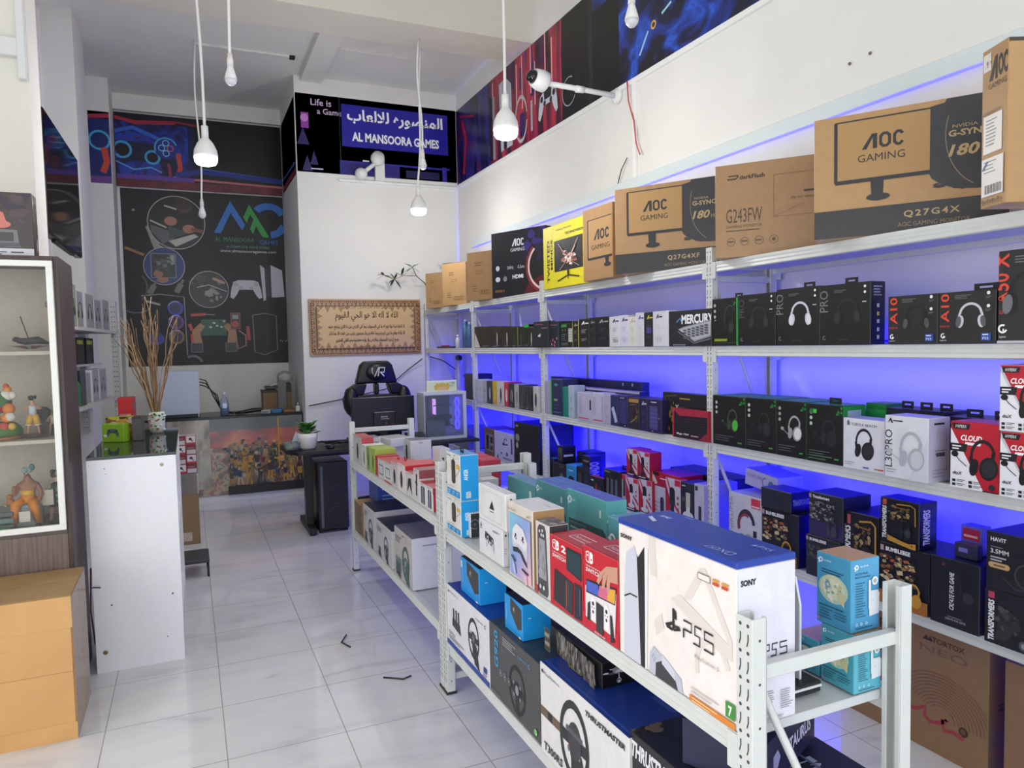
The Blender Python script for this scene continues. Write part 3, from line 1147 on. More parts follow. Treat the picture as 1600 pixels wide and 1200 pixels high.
# ---- security cameras
t = thing('security_camera', 'white dome camera on a long arm from the long wall', 'camera', (XW, 4.43, 3.29))
wp = mat('#dddedd', .35, 0, .01)
T90 = Matrix.Rotation(R(-90), 4, 'Y')
MB().lathe([(.0001, 0), (.055, 0), (.055, .02), (.03, .035), (.0001, .035)], wp, T=T90).build('wall_plate', t)
MB().tube([(-.03, 0, 0), (-.3, .02, .02), (-.56, .04, .035)], .019, wp).build('arm', t)
MB().lathe([(.022, 0), (.024, .06), (.022, .06)], wp, T=Matrix.Translation((-.27, .02, .018)) @ T90).build('arm_joint', t)
Tc = Matrix.Translation((-.55, .04, .036)) @ Matrix.Rotation(R(-78), 4, 'Y') @ Matrix.Rotation(R(8), 4, 'X')
hd = MB().lathe([(.0001, 0), (.05, 0), (.068, .01), (.07, .05), (.066, .07), (.058, .105), (.0001, .105)], wp, T=Tc)
hb = hd.build('camera_housing', t)
MB().lathe([(.046, .105), (.043, .125), (.03, .148), (.0001, .158)], mat('#141416', .08, 0, 0), T=Tc).build('lens_dome', hb)

t = thing('security_camera', 'white two-headed camera standing on the duct under the shop sign', 'camera', (1.95, YB - .05, 3.326))
MB().prism([(-.05, 0), (.05, 0), (.05, .2), (.035, .235), (0, .25), (-.035, .235), (-.05, .2)], 1, -.02, .03, wp).build('bracket', t)
MB().tube([(-.02, -.05, .2), (-.2, -.08, .05)], .022, wp).build('arm', t)
Tb = Matrix.Translation((-.03, -.02, .21)) @ Matrix.Rotation(R(70), 4, 'X')
MB().lathe([(.0001, 0), (.07, 0), (.075, .03), (.06, .08), (.0001, .09)], wp, T=Tb).build('pivot_head', t)
MB().ell((-.22, -.09, .04), (.065, .065, .06), wp).build('camera_head', t)

# ------------------------------------------------------------ metal racks
rack_m = mat('#cfd2cf', .38, 0, .02, 20)
hole_m = mat('#3c3d3e', .6, 0, 0)
deck_m = mat('#c6c9cb', .45, 0, .02, 12)


def post_mb(h, face):
    """slotted upright, open omega profile; face = +1 when its slotted side looks to -x"""
    mb = MB()
    t = .003
    w = .044
    mb.box(-.001, -w / 2, 0, t, w / 2, h, rack_m, .0006)
    mb.box(0, -w / 2 - .001, 0, .036, -w / 2 + t, h, rack_m, .0006)
    mb.box(0, w / 2 - t, 0, .036, w / 2 + .001, h, rack_m, .0006)
    mb.box(.034, -w / 2 - .001, 0, .037, -w / 2 + .011, h, rack_m, .0006)
    mb.box(.034, w / 2 - .011, 0, .037, w / 2 + .001, h, rack_m, .0006)
    z = .05
    while z < h - .03:
        for y in (-.011, .011):
            mb.add([(-.0016, y + .0016, z), (-.0016, y - .0022, z + .012), (-.0016, y - .0022, z + .026), (-.0016, y + .0012, z + .026), (-.0016, y + .0012, z + .012), (-.0016, y + .0045, z)], [(0, 1, 2, 3, 4, 5)], hole_m)
            a = [(-.0016, y + .004 * math.cos(q * .7854), z + .043 + .004 * math.sin(q * .7854)) for q in range(8)]
            mb.add(a, [tuple(range(8))], hole_m)
        z += .056
    z = .06
    while z < h - .03:
        a = [(.018 + .003 * math.cos(q * .7854), -w / 2 - .0016, z + .003 * math.sin(q * .7854)) for q in range(8)]
        mb.add(a, [tuple(range(8))], hole_m)
        z += .09
    return mb


def beam_mb(y0, y1, z):
    mb = MB()
    mb.prism([(0, z), (.028, z), (.028, z - .05), (.006, z - .05), (0, z - .046), (.004, z - .034), (0, z - .028), (.003, z - .018), (0, z - .012)], 1, y0, y1, rack_m)
    for y in (y0, y1 - .03):
        mb.box(-.003, y, z - .08, .0, y + .03, z - .002, rack_m, .0006)
    return mb


def rack(label, x0, x1, ys, levels, h, braces):
    t = thing('shelving_rack', label, 'shelving rack', (x0, ys[0], 0))
    Y = [y - ys[0] for y in ys]
    W = x1 - x0
    for y in Y:
        post_mb(h, 1).build('upright', t, (0, y, 0))
        post_mb(h, 1).build('upright', t, (W, y, 0), R(180))
        mb = MB()
        mb.box(-.006, y - .026, 0, .042, y + .026, .012, '#2c2c2e', .002)
        mb.box(W - .042, y - .026, 0, W + .006, y + .026, .012, '#2c2c2e', .002)
        mb.build('foot_pads', t)
        for z in braces:
            MB().box(.02, y - .012, z, W - .02, y + .012, z + .03, rack_m, .002).build('cross_bar', t)
        for a, b in zip(braces[:-1], braces[1:]):
            MB().tube([(.03, y, b), (W - .03, y, a + .03)], .009, rack_m, 6).build('diagonal_brace', t)
    for a, b in zip(Y[:-1], Y[1:]):
        for z in levels:
            beam_mb(a + .02, b - .02, z).build('beam', t)
            beam_mb(-b + .02, -a - .02, z).build('beam', t, (W, 0, 0), R(180))
            mb = MB()
            n = 4
            for i in range(n):
                mb.box(.029, a + .03 + (b - a - .06) * i / n + .001, z - .026, W - .029, a + .03 + (b - a - .06) * (i + 1) / n - .001, z - .004, deck_m, .002)
            mb.build('shelf_deck', t)
    return t


rack('tall grey metal shelving rack full of boxed stock along the long wall', 2.39, 2.81, [1.0, 2.91, 4.79, 6.21, 7.66], [.555, 1.045, 1.53, 1.945], 2.02, [.2, 1.0, 1.85])
rack('low grey metal rack, nearer one with the console boxes', 1.0, 1.46, [1.115, 3.03], [.245, .752], 1.005, [.06, .87])
rack('low grey metal rack, farther one ending at the desk', 1.0, 1.46, [3.085, 5.02], [.295, .782], 1.045, [.06, .97])

# blue strip lights clipped to the back edge of the shelves, shining on the wall
led = mat('#1208ff', .4, 0, 0, 30, 3.0)
for z, p, lb in ((1.945, 0, ''), (1.53, 6, 'blue light strip on the back edge of the second shelf'), (1.045, 75, 'blue light strip on the back edge of the third shelf'), (.555, 150, 'blue light strip on the back edge of the lowest shelf')):
    if p:
        o = MB().box(2.814, 1.05, z + .004, 2.822, 7.6, z + .016, led, .001).build('light_strip')
        tag(o, lb, 'light strip', 'blue light strips behind the long rack')
        area('strip_light', (2.826, 4.3, z + .022), (0, R(228), 0), .012, 6.4, p, (.004, .002, 1))
o = MB().box(2.814, 1.05, .49, 2.822, 7.6, .502, led, .001).build('light_strip')
tag(o, 'blue light strip under the back edge of the lowest shelf', 'light strip', 'blue light strips behind the long rack')
area('strip_light', (2.818, 4.3, .487), (0, R(8), 0), .012, 6.4, 40, (.01, .006, 1))

# ------------------------------------------------------------ prints on the cartons
BK, WH = '#1b1b1d', '#e4e4ea'


def A_carton(seed=1, ink='#6b4f30', n=3):
    def f(a):
        a.text('\u25ad', .5, .55, .06, ink, al='c')
        a.lines(.3, .78, .3, 2, .05, .015, ink, seed=seed)
        a.lines(.2, .3, .2, n, .05, .012, ink, seed=seed + 1)
        for i in range(4):
            a.frame(.5 + i * .1, .12, .57 + i * .1, .2, .008, ink)
        a.rect(.05, .995, .95, 1, '#8a6a42')
    return {'F': f, 'T': lambda a: a.rect(0, .46, 1, .54, mat('#b08f62', .2, 0, .04))}


def A_aoc(band=None, big=True):
    """brown monitor carton: outlined screen, stand, dark round field and band"""
    ink = '#28282c'
    def f(a):
        k = a.k
        if big:
            a.poly([(.61, .46), (.63, .40), (.68, .345), (.75, .305), (.85, .29), (.999, .29), (.999, .999), (.70, .999), (.69, .97), (.62, .955)], '#333338')
            a.ring(.93, .72, .43, .006, '#9a8660', 160, 245, .75)
            a.splat(.63, .3, .8, .36, ['#333338'], 9, 3, .25, .1)
        u0, u1 = (.12, .62) if big else (.17, .98)
        v0, v1 = (.455, .945) if big else (.3, .84)
        a.rect(u0, v0, u1, v1, '#a98453' if big else '#a58053')
        a.line([(u1, v1), (u0, v1)], .012, ink)
        a.line([(u0 + .004, v1), (u0 + .004, v0)], .026, ink)
        a.line([(u0, v0), (u1, v0)], .032, ink)
        if big:
            a.aoc(.37, .70, .12, ink, .26)
            a.text('GAMING', .37, .60, .06, ink, w=.25, al='c')
            a.poly([(.315, .45), (.385, .45), (.38, .32), (.32, .32)], ink)
            a.circ(.355, .31, .03, ink, 2.9)
            a.rect(0, 0, 1, .232, '#2e2e32')
            a.text(band, .49, .115, .06, '#b39a70', w=.28, bold=.02, space=1.25)
            a.text('AOC GAMING MONITOR', .46, .05, .035, '#8f7c5c', w=.36)
            a.text('G-SYNC', .71, .70, .05, '#b39a70', w=.2, bold=.03)
            a.text('NVIDIA', .73, .765, .025, '#b39a70', w=.12)
            a.text('180', .71, .55, .09, '#b39a70', w=.15, bold=.03, shear=.25)
            a.text('HZ', .87, .55, .04, '#b39a70', w=.06)
        else:
            a.aoc(.62, .55, .14, ink, .6)
            a.text('GAMING', .6, .42, .065, ink, w=.6, al='c')
            a.poly([(.75, .3), (.88, .3), (.86, .2), (.78, .2)], ink)
            a.circ(.83, .19, .03, ink, 3)
    tp = lambda a: (a.rect(.1, .44, .9, .56, '#3a3228'),)
    return {'F': f, 'T': tp}


def A_lines(bg=None, ink='#d8d8d8', seed=1, u=.15, v=.85, w=.6, n=5, t=.012, gap=.05):
    return {'F': lambda a: a.lines(u, v, w, n, gap, t, ink, seed=seed)}


def A_mouse(c='#3a3d40', c2=None, edge=None, top=None, logo=None):
    def f(a):
        if edge:
            a.rect(0, 0, .1, 1, edge)
        if top:
            a.rect(.1, .86, .95, .99, top)
        a.circ(.55, .46, .28, c, .34)
        a.line([(.55, .5), (.55, .72)], .02, '#101012')
        if c2:
            a.circ(.55, .42, .31, c2, .16)
        if logo:
            a.text(logo, .2, .84, .06, '#b8b8b8')
        a.lines(.2, .12, .6, 2, .045, .015, '#8a8a8a')
    return {'F': f}


def A_kbd(logo=None, ink='#202226', c='#cfcfd4', hl=None, bottom=None):
    """narrow end of a keyboard carton"""
    def f(a):
        if logo:
            a.poly([(.3, .8), (.5, .92), (.55, .92), (.62, .8), (.55, .8), (.5, .85), (.42, .8)], logo)
            a.rect(.66, .82, .95, .86, logo)
        if hl:
            a.rect(.25, .38, .8, .55, hl)
        if bottom:
            a.text(bottom, .3, .14, .1, ink, w=.55, bold=.02)
        a.lines(.3, .62, .5, 3, .05, .012, ink)
        a.rect(.0, .0, .06, 1, c)
        a.lines(.3, .3, .5, 2, .05, .012, ink)
    return {'F': f}


def A_green(cup, ink='#2f9a3c', tag_=None, c='#26282b', side=True):
    """black headset carton with green trim"""
    def f(a):
        a.hs34(.62, .55, .2, c, cup, c)
        a.splat(.8, .82, .97, .97, ['#1f7a2c', '#2a9a38'], 6, 2, .3, .15)
        for v in (.86, .76, .66):
            a.circ(.13, v, .032, '#b9bdbd' if not tag_ else tag_)
        a.lines(.08, .2, .6, 3, .045, .012, '#5c6262')
        a.rect(.78, .08, .9, .105, ink)
    d = {'F': f, 'S': lambda a: (a.rect(.0, 0, 1, 1, '#248a34'), a.rect(.2, .8, .8, .92, '#9ab0b8'), a.lines(.2, .6, .6, 5, .07, .02, '#14301a'))}
    d['T'] = lambda a: a.rect(0, 0.02, 1, 1, '#1f7a30')
    return d


def A_pro(c, c2, word, ink, wc='#77797c', bt=True):
    def f(a):
        a.text(word, .17, .55, .17, wc, rot=90, w=.36)
        a.hs(.56, .56, .2, c, c2)
        a.lines(.3, .9, .25, 2, .025, .01, '#6a6c70')
        for v in (.93, .84):
            a.circ(.9, v, .022, '#e8e8ea')
        a.rect(.85, .68, .93, .695, '#c8c8cc')
        a.ring(.1, .12, .035, .014, '#8c8e92', 60, 330)
        a.lines(.4, .09, .2, 1, .03, .012, '#4a4a4e')
    def s(a):
        a.lines(.2, .93, .6, 4, .045, .018, '#8a90b0')
        for v in (.62, .49, .37, .24, .12):
            a.rect(.42, v - .03, .58, v + .03, '#c9cce0' if v != .49 else '#c8b84a')
    return {'F': f, 'S': s}


def A_a10(c, c2, word='A10', low=False):
    def f(a):
        a.text(word, .2, .42, .17, '#d8452e', rot=90, w=.55, bold=.015)
        a.text('astro', .03, .32, .045, '#c8402c', w=.18, shear=.2)
        a.hs(.58, .55, .23, c, c2)
        a.lines(.3, .93, .3, 3, .03, .012, '#6a6c70')
        for v in (.94, .7):
            a.circ(.88, v, .032, '#e4e4e8')
            a.lines(.83, v - .06, .1, 2, .025, .01, '#6a6c70')
        a.ring(.1, .16, .05, .02, '#f0f0f0', 60, 345)
        a.rect(.1, .13, .125, .16, '#f0f0f0')
        a.text('logitech', .04, .055, .03, '#e0e0e0', w=.12)
        a.rect(.77, .06, .93, .2, '#274a9c')
        a.text('PS5', .79, .08, .045, '#dfe6f5', w=.1)
        a.lines(.79, .18, .1, 1, .03, .02, '#dfe6f5')
        if low:
            a.rect(0, 0, 1, .03, '#b8b8bc')
    return {'F': f}


def A_white_hs(top, c='#1d1d20', c2='#2a2a2e', vert=None, mic=None, flag=False, side=True, logo='#1d1d20'):
    def f(a):
        if vert:
            a.poly([(.55, 0), (1, 0), (1, .7)], '#c9cad2')
            a.text(vert, .18, .17, .13, '#1d1d20', rot=90, w=.6)
            a.poly([(.07, .88), (.14, .97), (.2, .88), (.16, .88), (.14, .92)], logo)
            a.rect(.2, .91, .42, .93, logo)
            a.hs34(.62, .5, .27, c, c2, mic)
        else:
            a.text(top, .2, .86, .05, logo, w=.62)
            a.poly([(.1, .86), (.17, .86), (.17, .93), (.135, .97), (.1, .93)], '#6a6a70')
            a.hs34(.52, .55, .27, c, c2, mic)
        if flag:
            a.rect(.5, .05, .64, .075, '#3a52b0')
            a.rect(.67, .05, .74, .075, '#d8d8dc')
            a.rect(.77, .05, .98, .075, '#c8503c')
        a.lines(.05, .14, .25, 2, .04, .014, '#9a9aa4')
    d = {'F': f}
    if side:
        d['S'] = lambda a: (a.lines(.25, .92, .5, 1, .05, .03, '#303036'), a.rect(.4, .74, .7, .82, '#b6b6c6'), a.lines(.3, .5, .5, 2, .05, .02, '#8a8a9c'), a.rect(.35, .4, .75, .46, '#55556a'), a.lines(.2, .2, .7, 3, .05, .02, '#9a9ab0'))
    return d


def A_cloud(word='CLOUD', dark=True):
    def f(a):
        a.poly([(.0, .995), (.997, .995), (.997, .0), (.72, .0)], '#b5172a')
        a.poly([(.0, .0), (.0, .9), (.7, .0)], '#e4e4ea')
        a.text('HYPERX', .1, .90, .05, '#f0f0f2', w=.22, shear=.3)
        a.poly([(.06, .885), (.38, .885), (.42, .97), (.03, .97)], '#18181a')
        a.text('HYPERX', .1, .905, .045, '#f0f0f2', w=.24, shear=.3)
        a.text(word, .22, .72, .085, '#f4f4f6', w=.44, bold=.03, shear=.2)
        a.poly([(.3, .66), (.62, .66), (.64, .7), (.32, .7)], '#f0f0f2')
        a.poly([(0, .55), (.33, .55), (.36, .67), (0, .67)], '#18181a')
        a.lines(.04, .64, .2, 2, .04, .02, '#e8e8ec')
        a.hs34(.68, .5, .26, '#161618', '#26262a', None)
        a.line([(.1, .5), (.2, .42), (.35, .34)], .012, '#18181a')
        a.circ(.1, .51, .045, '#18181a', 1.2)
        a.text('dtsX', .06, .2, .05, '#26262a', w=.2, bold=.02, shear=.2)
        for u in (.05, .4):
            for v in (.08, .02):
                a.rect(u, v + .01, u + .07, v + .05, '#202024')
                a.lines(u + .1, v + .05, .18, 2, .022, .009, '#4a4a50')
        a.circ(.87, .08, .045, '#26262a')
        a.poly([(.7, 0), (.997, 0), (.997, .02), (.68, .02)], '#18181a')
    return {'F': f, 'S': lambda a: a.rect(0, 0, 1, 1, '#c9c9d4')}


def A_robot(title, cols, seed, ring=None, vert=False, floor_=None):
    """dark carton with busy angular artwork and a big headset"""
    def f(a):
        if vert:
            a.text('TRANSFORMERS', .17, .1, .105, '#dcdce0', rot=90, w=.72, bold=.03, shear=.15)
            a.rect(.07, .84, .17, .96, '#a84a4a')
            a.splat(.25, .55, .75, .85, cols, 46, seed, .17, .03)
            a.line([(.45, .9), (.8, .93), (.92, .88), (.93, .5)], .025, '#a8802c')
            a.line([(.35, .84), (.75, .82)], .02, '#7a5c20')
            a.hs34(.68, .42, .17, '#1d1f22', '#303438')
            a.poly([(.22, .08), (.22, .2), (.5, .14), (.75, .1), (.95, .13), (.95, .0), (.8, .0)], '#b0842c')
            a.circ(.85, .07, .02, '#503a10')
        else:
            a.splat(.05, .4, .75, .8, cols, 80, seed, .14, .025)
            if floor_:
                a.rect(.0, .0, .997, .22, floor_)
            a.hs34(.72, .3, .17, ring or '#2a2a2e', ring or cols[0])
            a.rect(.05, .88, .12, .97, '#a08a8a')
            a.text(title, .16, .885, .07, '#d8d8dc', w=.5, bold=.04)
    return {'F': f, 'S': lambda a: a.text('TRANSFORMERS', .6, .1, .22, '#b8b8e0', rot=90, w=.75, bold=.03, shear=.15)}


def A_mic(c, bgred=True, words=True):
    """red and white microphone carton"""
    def f(a):
        a.poly([(0, 0), (0, .9), (.25, .6), (.55, .35), (.97, .02)], '#a3142a')
        a.poly([(.05, .995), (.12, .995), (.6, .5), (.98, .3), (.98, .22), (.5, .48)], '#b5172a')
        a.rect(.62, .86, .98, .99, '#c22438')
        a.line([(.45, .2), (.45, .48)], .12, c)
        a.circ(.45, .52, .1, c, 1.0)
        a.line([(.45, .55), (.45, .72)], .18, '#1a1a1c')
        a.circ(.45, .73, .09, '#1a1a1c')
        a.circ(.45, .17, .07, c, 2.4)
        for v in (.62, .5, .38):
            a.circ(.82, v, .035, '#8a4448')
        a.rect(0, 0, 1, .1, '#1c1114')
        a.lines(.1, .08, .6, 1, .04, .03, '#c8c8cc')
    return {'F': f, 'S': lambda a: a.rect(0, 0, 1, 1, '#a5152a'), 'T': lambda a: a.rect(0, 0, 1, 1, '#b5172a')}


def A_tp(title=True):
    """teal network carton: blank left front panel, pictures, fine print"""
    def f(a):
        a.tplogo(.13, .90, .035)
        a.text('tp-link', .22, .885, .035, '#eef6f8', w=.22)
        a.lines(.15, .78, .7, 2, .035, .012, '#1f4450', seed=3)
        a.circ(.5, .53, .2, '#a8c4ae', 1.25, 26)
        a.circ(.48, .55, .17, '#c9cfae', 1.2, 26)
        a.poly([(.2, .56), (.45, .68), (.72, .58), (.48, .42)], '#d8d8b8')
        a.poly([(.62, .6), (.84, .5), (.82, .32), (.62, .42)], '#c2bf92')
        a.poly([(.2, .56), (.48, .42), (.5, .34), (.28, .44)], '#e2e2d2')
        a.splat(.25, .42, .75, .64, ['#b3b494', '#8fae9a', '#e6e8da', '#7aa6b0'], 14, 5, .2, .06)
        a.ring(.36, .58, .045, .018, '#5a9cb4')
        a.lines(.1, .28, .75, 1, .03, .014, '#1f4450')
        a.lines(.12, .23, .4, 4, .04, .012, '#2a5a66')
        a.lines(.55, .23, .38, 3, .04, .012, '#2a5a66', seed=4)
        a.circ(.1, .07, .025, '#b08ab0')
    def s(a):
        a.tplogo(.18, .90, .035)
        a.text('tp-link', .3, .885, .035, '#eef6f8', w=.3)
        a.text('AC750 Mesh', .12, .79, .03, '#1b3c48', w=.45)
        a.text('Wi-Fi Extender', .12, .745, .03, '#1b3c48', w=.55)
        a.lines(.14, .68, .34, 14, .035, .01, '#2a5a66')
        a.rect(.58, .3, .66, .7, '#d8dee0')
        a.poly([(.6, .2), (.95, .22), (.97, .5), (.9, .55), (.66, .55), (.6, .5)], '#d9dee2')
        a.circ(.8, .68, .06, '#dfe4e8')
        a.circ(.8, .68, .03, '#b0a8a0')
        a.circ(.72, .42, .008, '#7a8488')
        for u in (.16, .32, .5):
            a.ring(u, .12, .02, .006, '#e6eef0')
        a.lines(.14, .07, .6, 1, .03, .012, '#2a5a66')
    return {'F': f, 'S': s}


def A_router():
    def f(a):
        a.poly([(.03, .6), (.9, .62), (.97, .55), (.97, .05), (.03, .05)], '#22474c')
        a.tplogo(.07, .86, .05, '#dfeeee')
        a.text('tp-link', .12, .84, .05, '#dfeeee', w=.1)
        a.rect(.82, .76, .87, .86, '#c2d0d0')
        a.lines(.08, .5, .5, 1, .06, .02, '#9ab4b4')
        for i in range(3):
            a.lines(.08 + i * .3, .38, .22, 4, .07, .018, '#4a7478', seed=i)
        a.line([(.08, .56), (.5, .57)], .008, '#7aa0a0')
    def s(a):
        a.tplogo(.3, .75, .08, '#dfeeee')
        a.rect(.35, .4, .9, .62, '#cddadb')
        a.lines(.4, .6, .4, 3, .06, .02, '#4a6a70')
        a.lines(.2, .25, .6, 2, .08, .03, '#2a5a5c')
    return {'F': f, 'S': s, 'T': lambda a: a.lines(.1, .6, .5, 2, .2, .05, '#7a9ad0')}


def A_wheel(top='#2c2d31', sx=.72, ink='#2a2a2e', teal=False, blk=False):
    def f(a):
        a.wheel(.64, .40, .33, ink, '#66686c', sx)
        a.pedals(.22, .22, .17, ink)
        a.lines(.08, .84, .35, 3, .05, .016, '#55565a')
        a.text('logitech', .45, .9, .03, '#3a3a3e', w=.2)
        a.ring(.72, .905, .022, .009, '#3a3a3e', 60, 330)
        if teal:
            a.wheel(.66, .42, .33, '#3d5f5e', '#86a4a2', sx)
            for i in range(4):
                a.line([(.1 + i * .09, .12), (.11 + i * .09, .42)], .05, '#5f8684')
    return {'F': f, 'T': lambda a: (a.rect(0, 0, 1, 1, top), a.rect(.55, .5, .75, .6, '#5a5b60'))}


def A_anker():
    def f(a):
        a.line([(.55, .93), (.7, .99)], .012, '#26262a')
        a.circ(.55, .88, .022, '#26262a')
        a.poly([(.38, .82), (.45, .86), (.58, .86), (.66, .82), (.66, .38), (.58, .33), (.45, .33), (.38, .38)], '#332d2a')
        a.poly([(.42, .8), (.6, .8), (.6, .42), (.42, .42)], '#423a36')
        a.line([(.68, .5), (.98, .68)], .012, '#3a3a3e')
        a.rect(.74, .68, .97, .78, '#d9a83a')
        a.text('ANKER', .06, .91, .035, '#3a8ac0', w=.3, bold=.02)
        a.rect(.74, .9, .92, .94, '#c2d2dc')
        a.rect(.05, .05, .95, .19, '#1f86c4')
        for u in (.12, .42, .72):
            a.lines(u, .16, .18, 2, .05, .03, '#7ac0e8')
        a.lines(.08, .26, .5, 1, .04, .014, '#a0a0a0')
    return {'F': f, 'S': lambda a: (a.text('ANKER', .42, .45, .1, '#d8eefa', rot=90, w=.24, bold=.03), a.rect(.3, .06, .55, .2, '#c9dcea'), a.lines(.34, .18, .16, 3, .04, .015, '#8aa4b4'))}


def A_wheel_ps():
    def f(a):
        a.wheel(.66, .5, .32, '#2c2c30', '#6e6e74', .74)
        a.pedals(.25, .58, .2, '#303034')
        a.text('PlayStation', .1, .9, .03, '#2a2a30', w=.2)
        a.circ(.06, .91, .02, '#2a2a30')
        a.text('logitech', .72, .84, .035, '#2a2a30', w=.16)
        a.ring(.93, .855, .03, .012, '#2a2a30', 60, 330)
        a.text('G923', .05, .2, .05, '#3a3a40', w=.16)
        a.lines(.05, .17, .4, 2, .035, .014, '#7a7a80')
        a.rect(0, 0, 1, .075, '#20419c')
        a.rect(.88, .16, .95, .24, '#203c8c')
        a.lines(.86, .14, .1, 2, .03, .012, '#8a8a90')
    return {'F': f}


def A_wheel_dark():
    def f(a):
        a.wheel(.58, .38, .33, '#17181a', '#8a8c90', .8, False)
        a.text('G920', .2, .42, .13, '#2fa3d8', rot=90, w=.52, bold=.015)
        a.lines(.3, .93, .28, 4, .03, .012, '#a8a8aa')
        for u in (.25, .34, .43):
            a.ring(u, .4, .05, .014, '#77787c')
            a.circ(u, .4, .018, '#9a9b9e')
        a.text('logitech', .62, .84, .035, '#2fa3d8', w=.16)
        a.ring(.83, .855, .03, .012, '#2fa3d8', 60, 330)
        a.circ(.93, .1, .045, '#4aa84a')
        a.ring(.93, .1, .03, .008, '#cfe8cf')
        a.lines(.04, .05, .2, 2, .04, .012, '#8a8a8e')
    return {'F': f}


def A_t300():
    def f(a):
        a.rect(0, .42, .3, .52, '#6a5442')
        a.rect(.1, .42, .16, .52, '#241c18')
        a.poly([(.62, .3), (.997, .12), (.997, .0), (.5, .0)], '#7a5c44')
        a.wheel(.43, .46, .42, '#26272b', '#77787c', .72)
        a.circ(.44, .48, .19, '#36373b', .72)
        a.line([(.34, .56), (.53, .54)], .05, '#55565a')
        a.circ(.37, .38, .012, '#c03a3a')
        a.text('PlayStation', .06, .89, .04, '#3a3a44', w=.2)
        a.circ(.04, .92, .02, '#3a3a44')
        a.text('THRUSTMASTER', .57, .86, .055, '#26262c', w=.4, bold=.04, shear=.2)
        a.text('T300RS', .05, .06, .09, '#2e2e34', w=.24, bold=.02, shear=.1)
        a.ring(.84, .27, .06, .024, '#3a3a40', 40, 320)
        a.text('GT', .83, .22, .05, '#3a3a40', w=.08, bold=.03)
    return {'F': f, 'T': lambda a: (a.line([(.02, .04), (.98, .04)], .02, '#2c4fae'), a.lines(.7, .5, .2, 1, .1, .08, '#3a58b0'), a.rect(.14, .15, .3, .4, '#b8a93a'))}


def A_t2():
    return {'F': lambda a: (a.text('THRUSTMASTER', .02, .8, .14, '#dcdce0', w=.6, bold=.04, shear=.2), a.circ(.55, .4, .2, '#3a3a40')),
            'T': lambda a: (a.text('T2', .75, .5, .3, '#9aa0b8', w=.12, bold=.0), a.splat(.0, .0, .15, .2, ['#6a5c4a', '#3a3430'], 8, 1, .4, .15), a.frame(.72, .2, .97, .75, .02, '#5a607a'))}


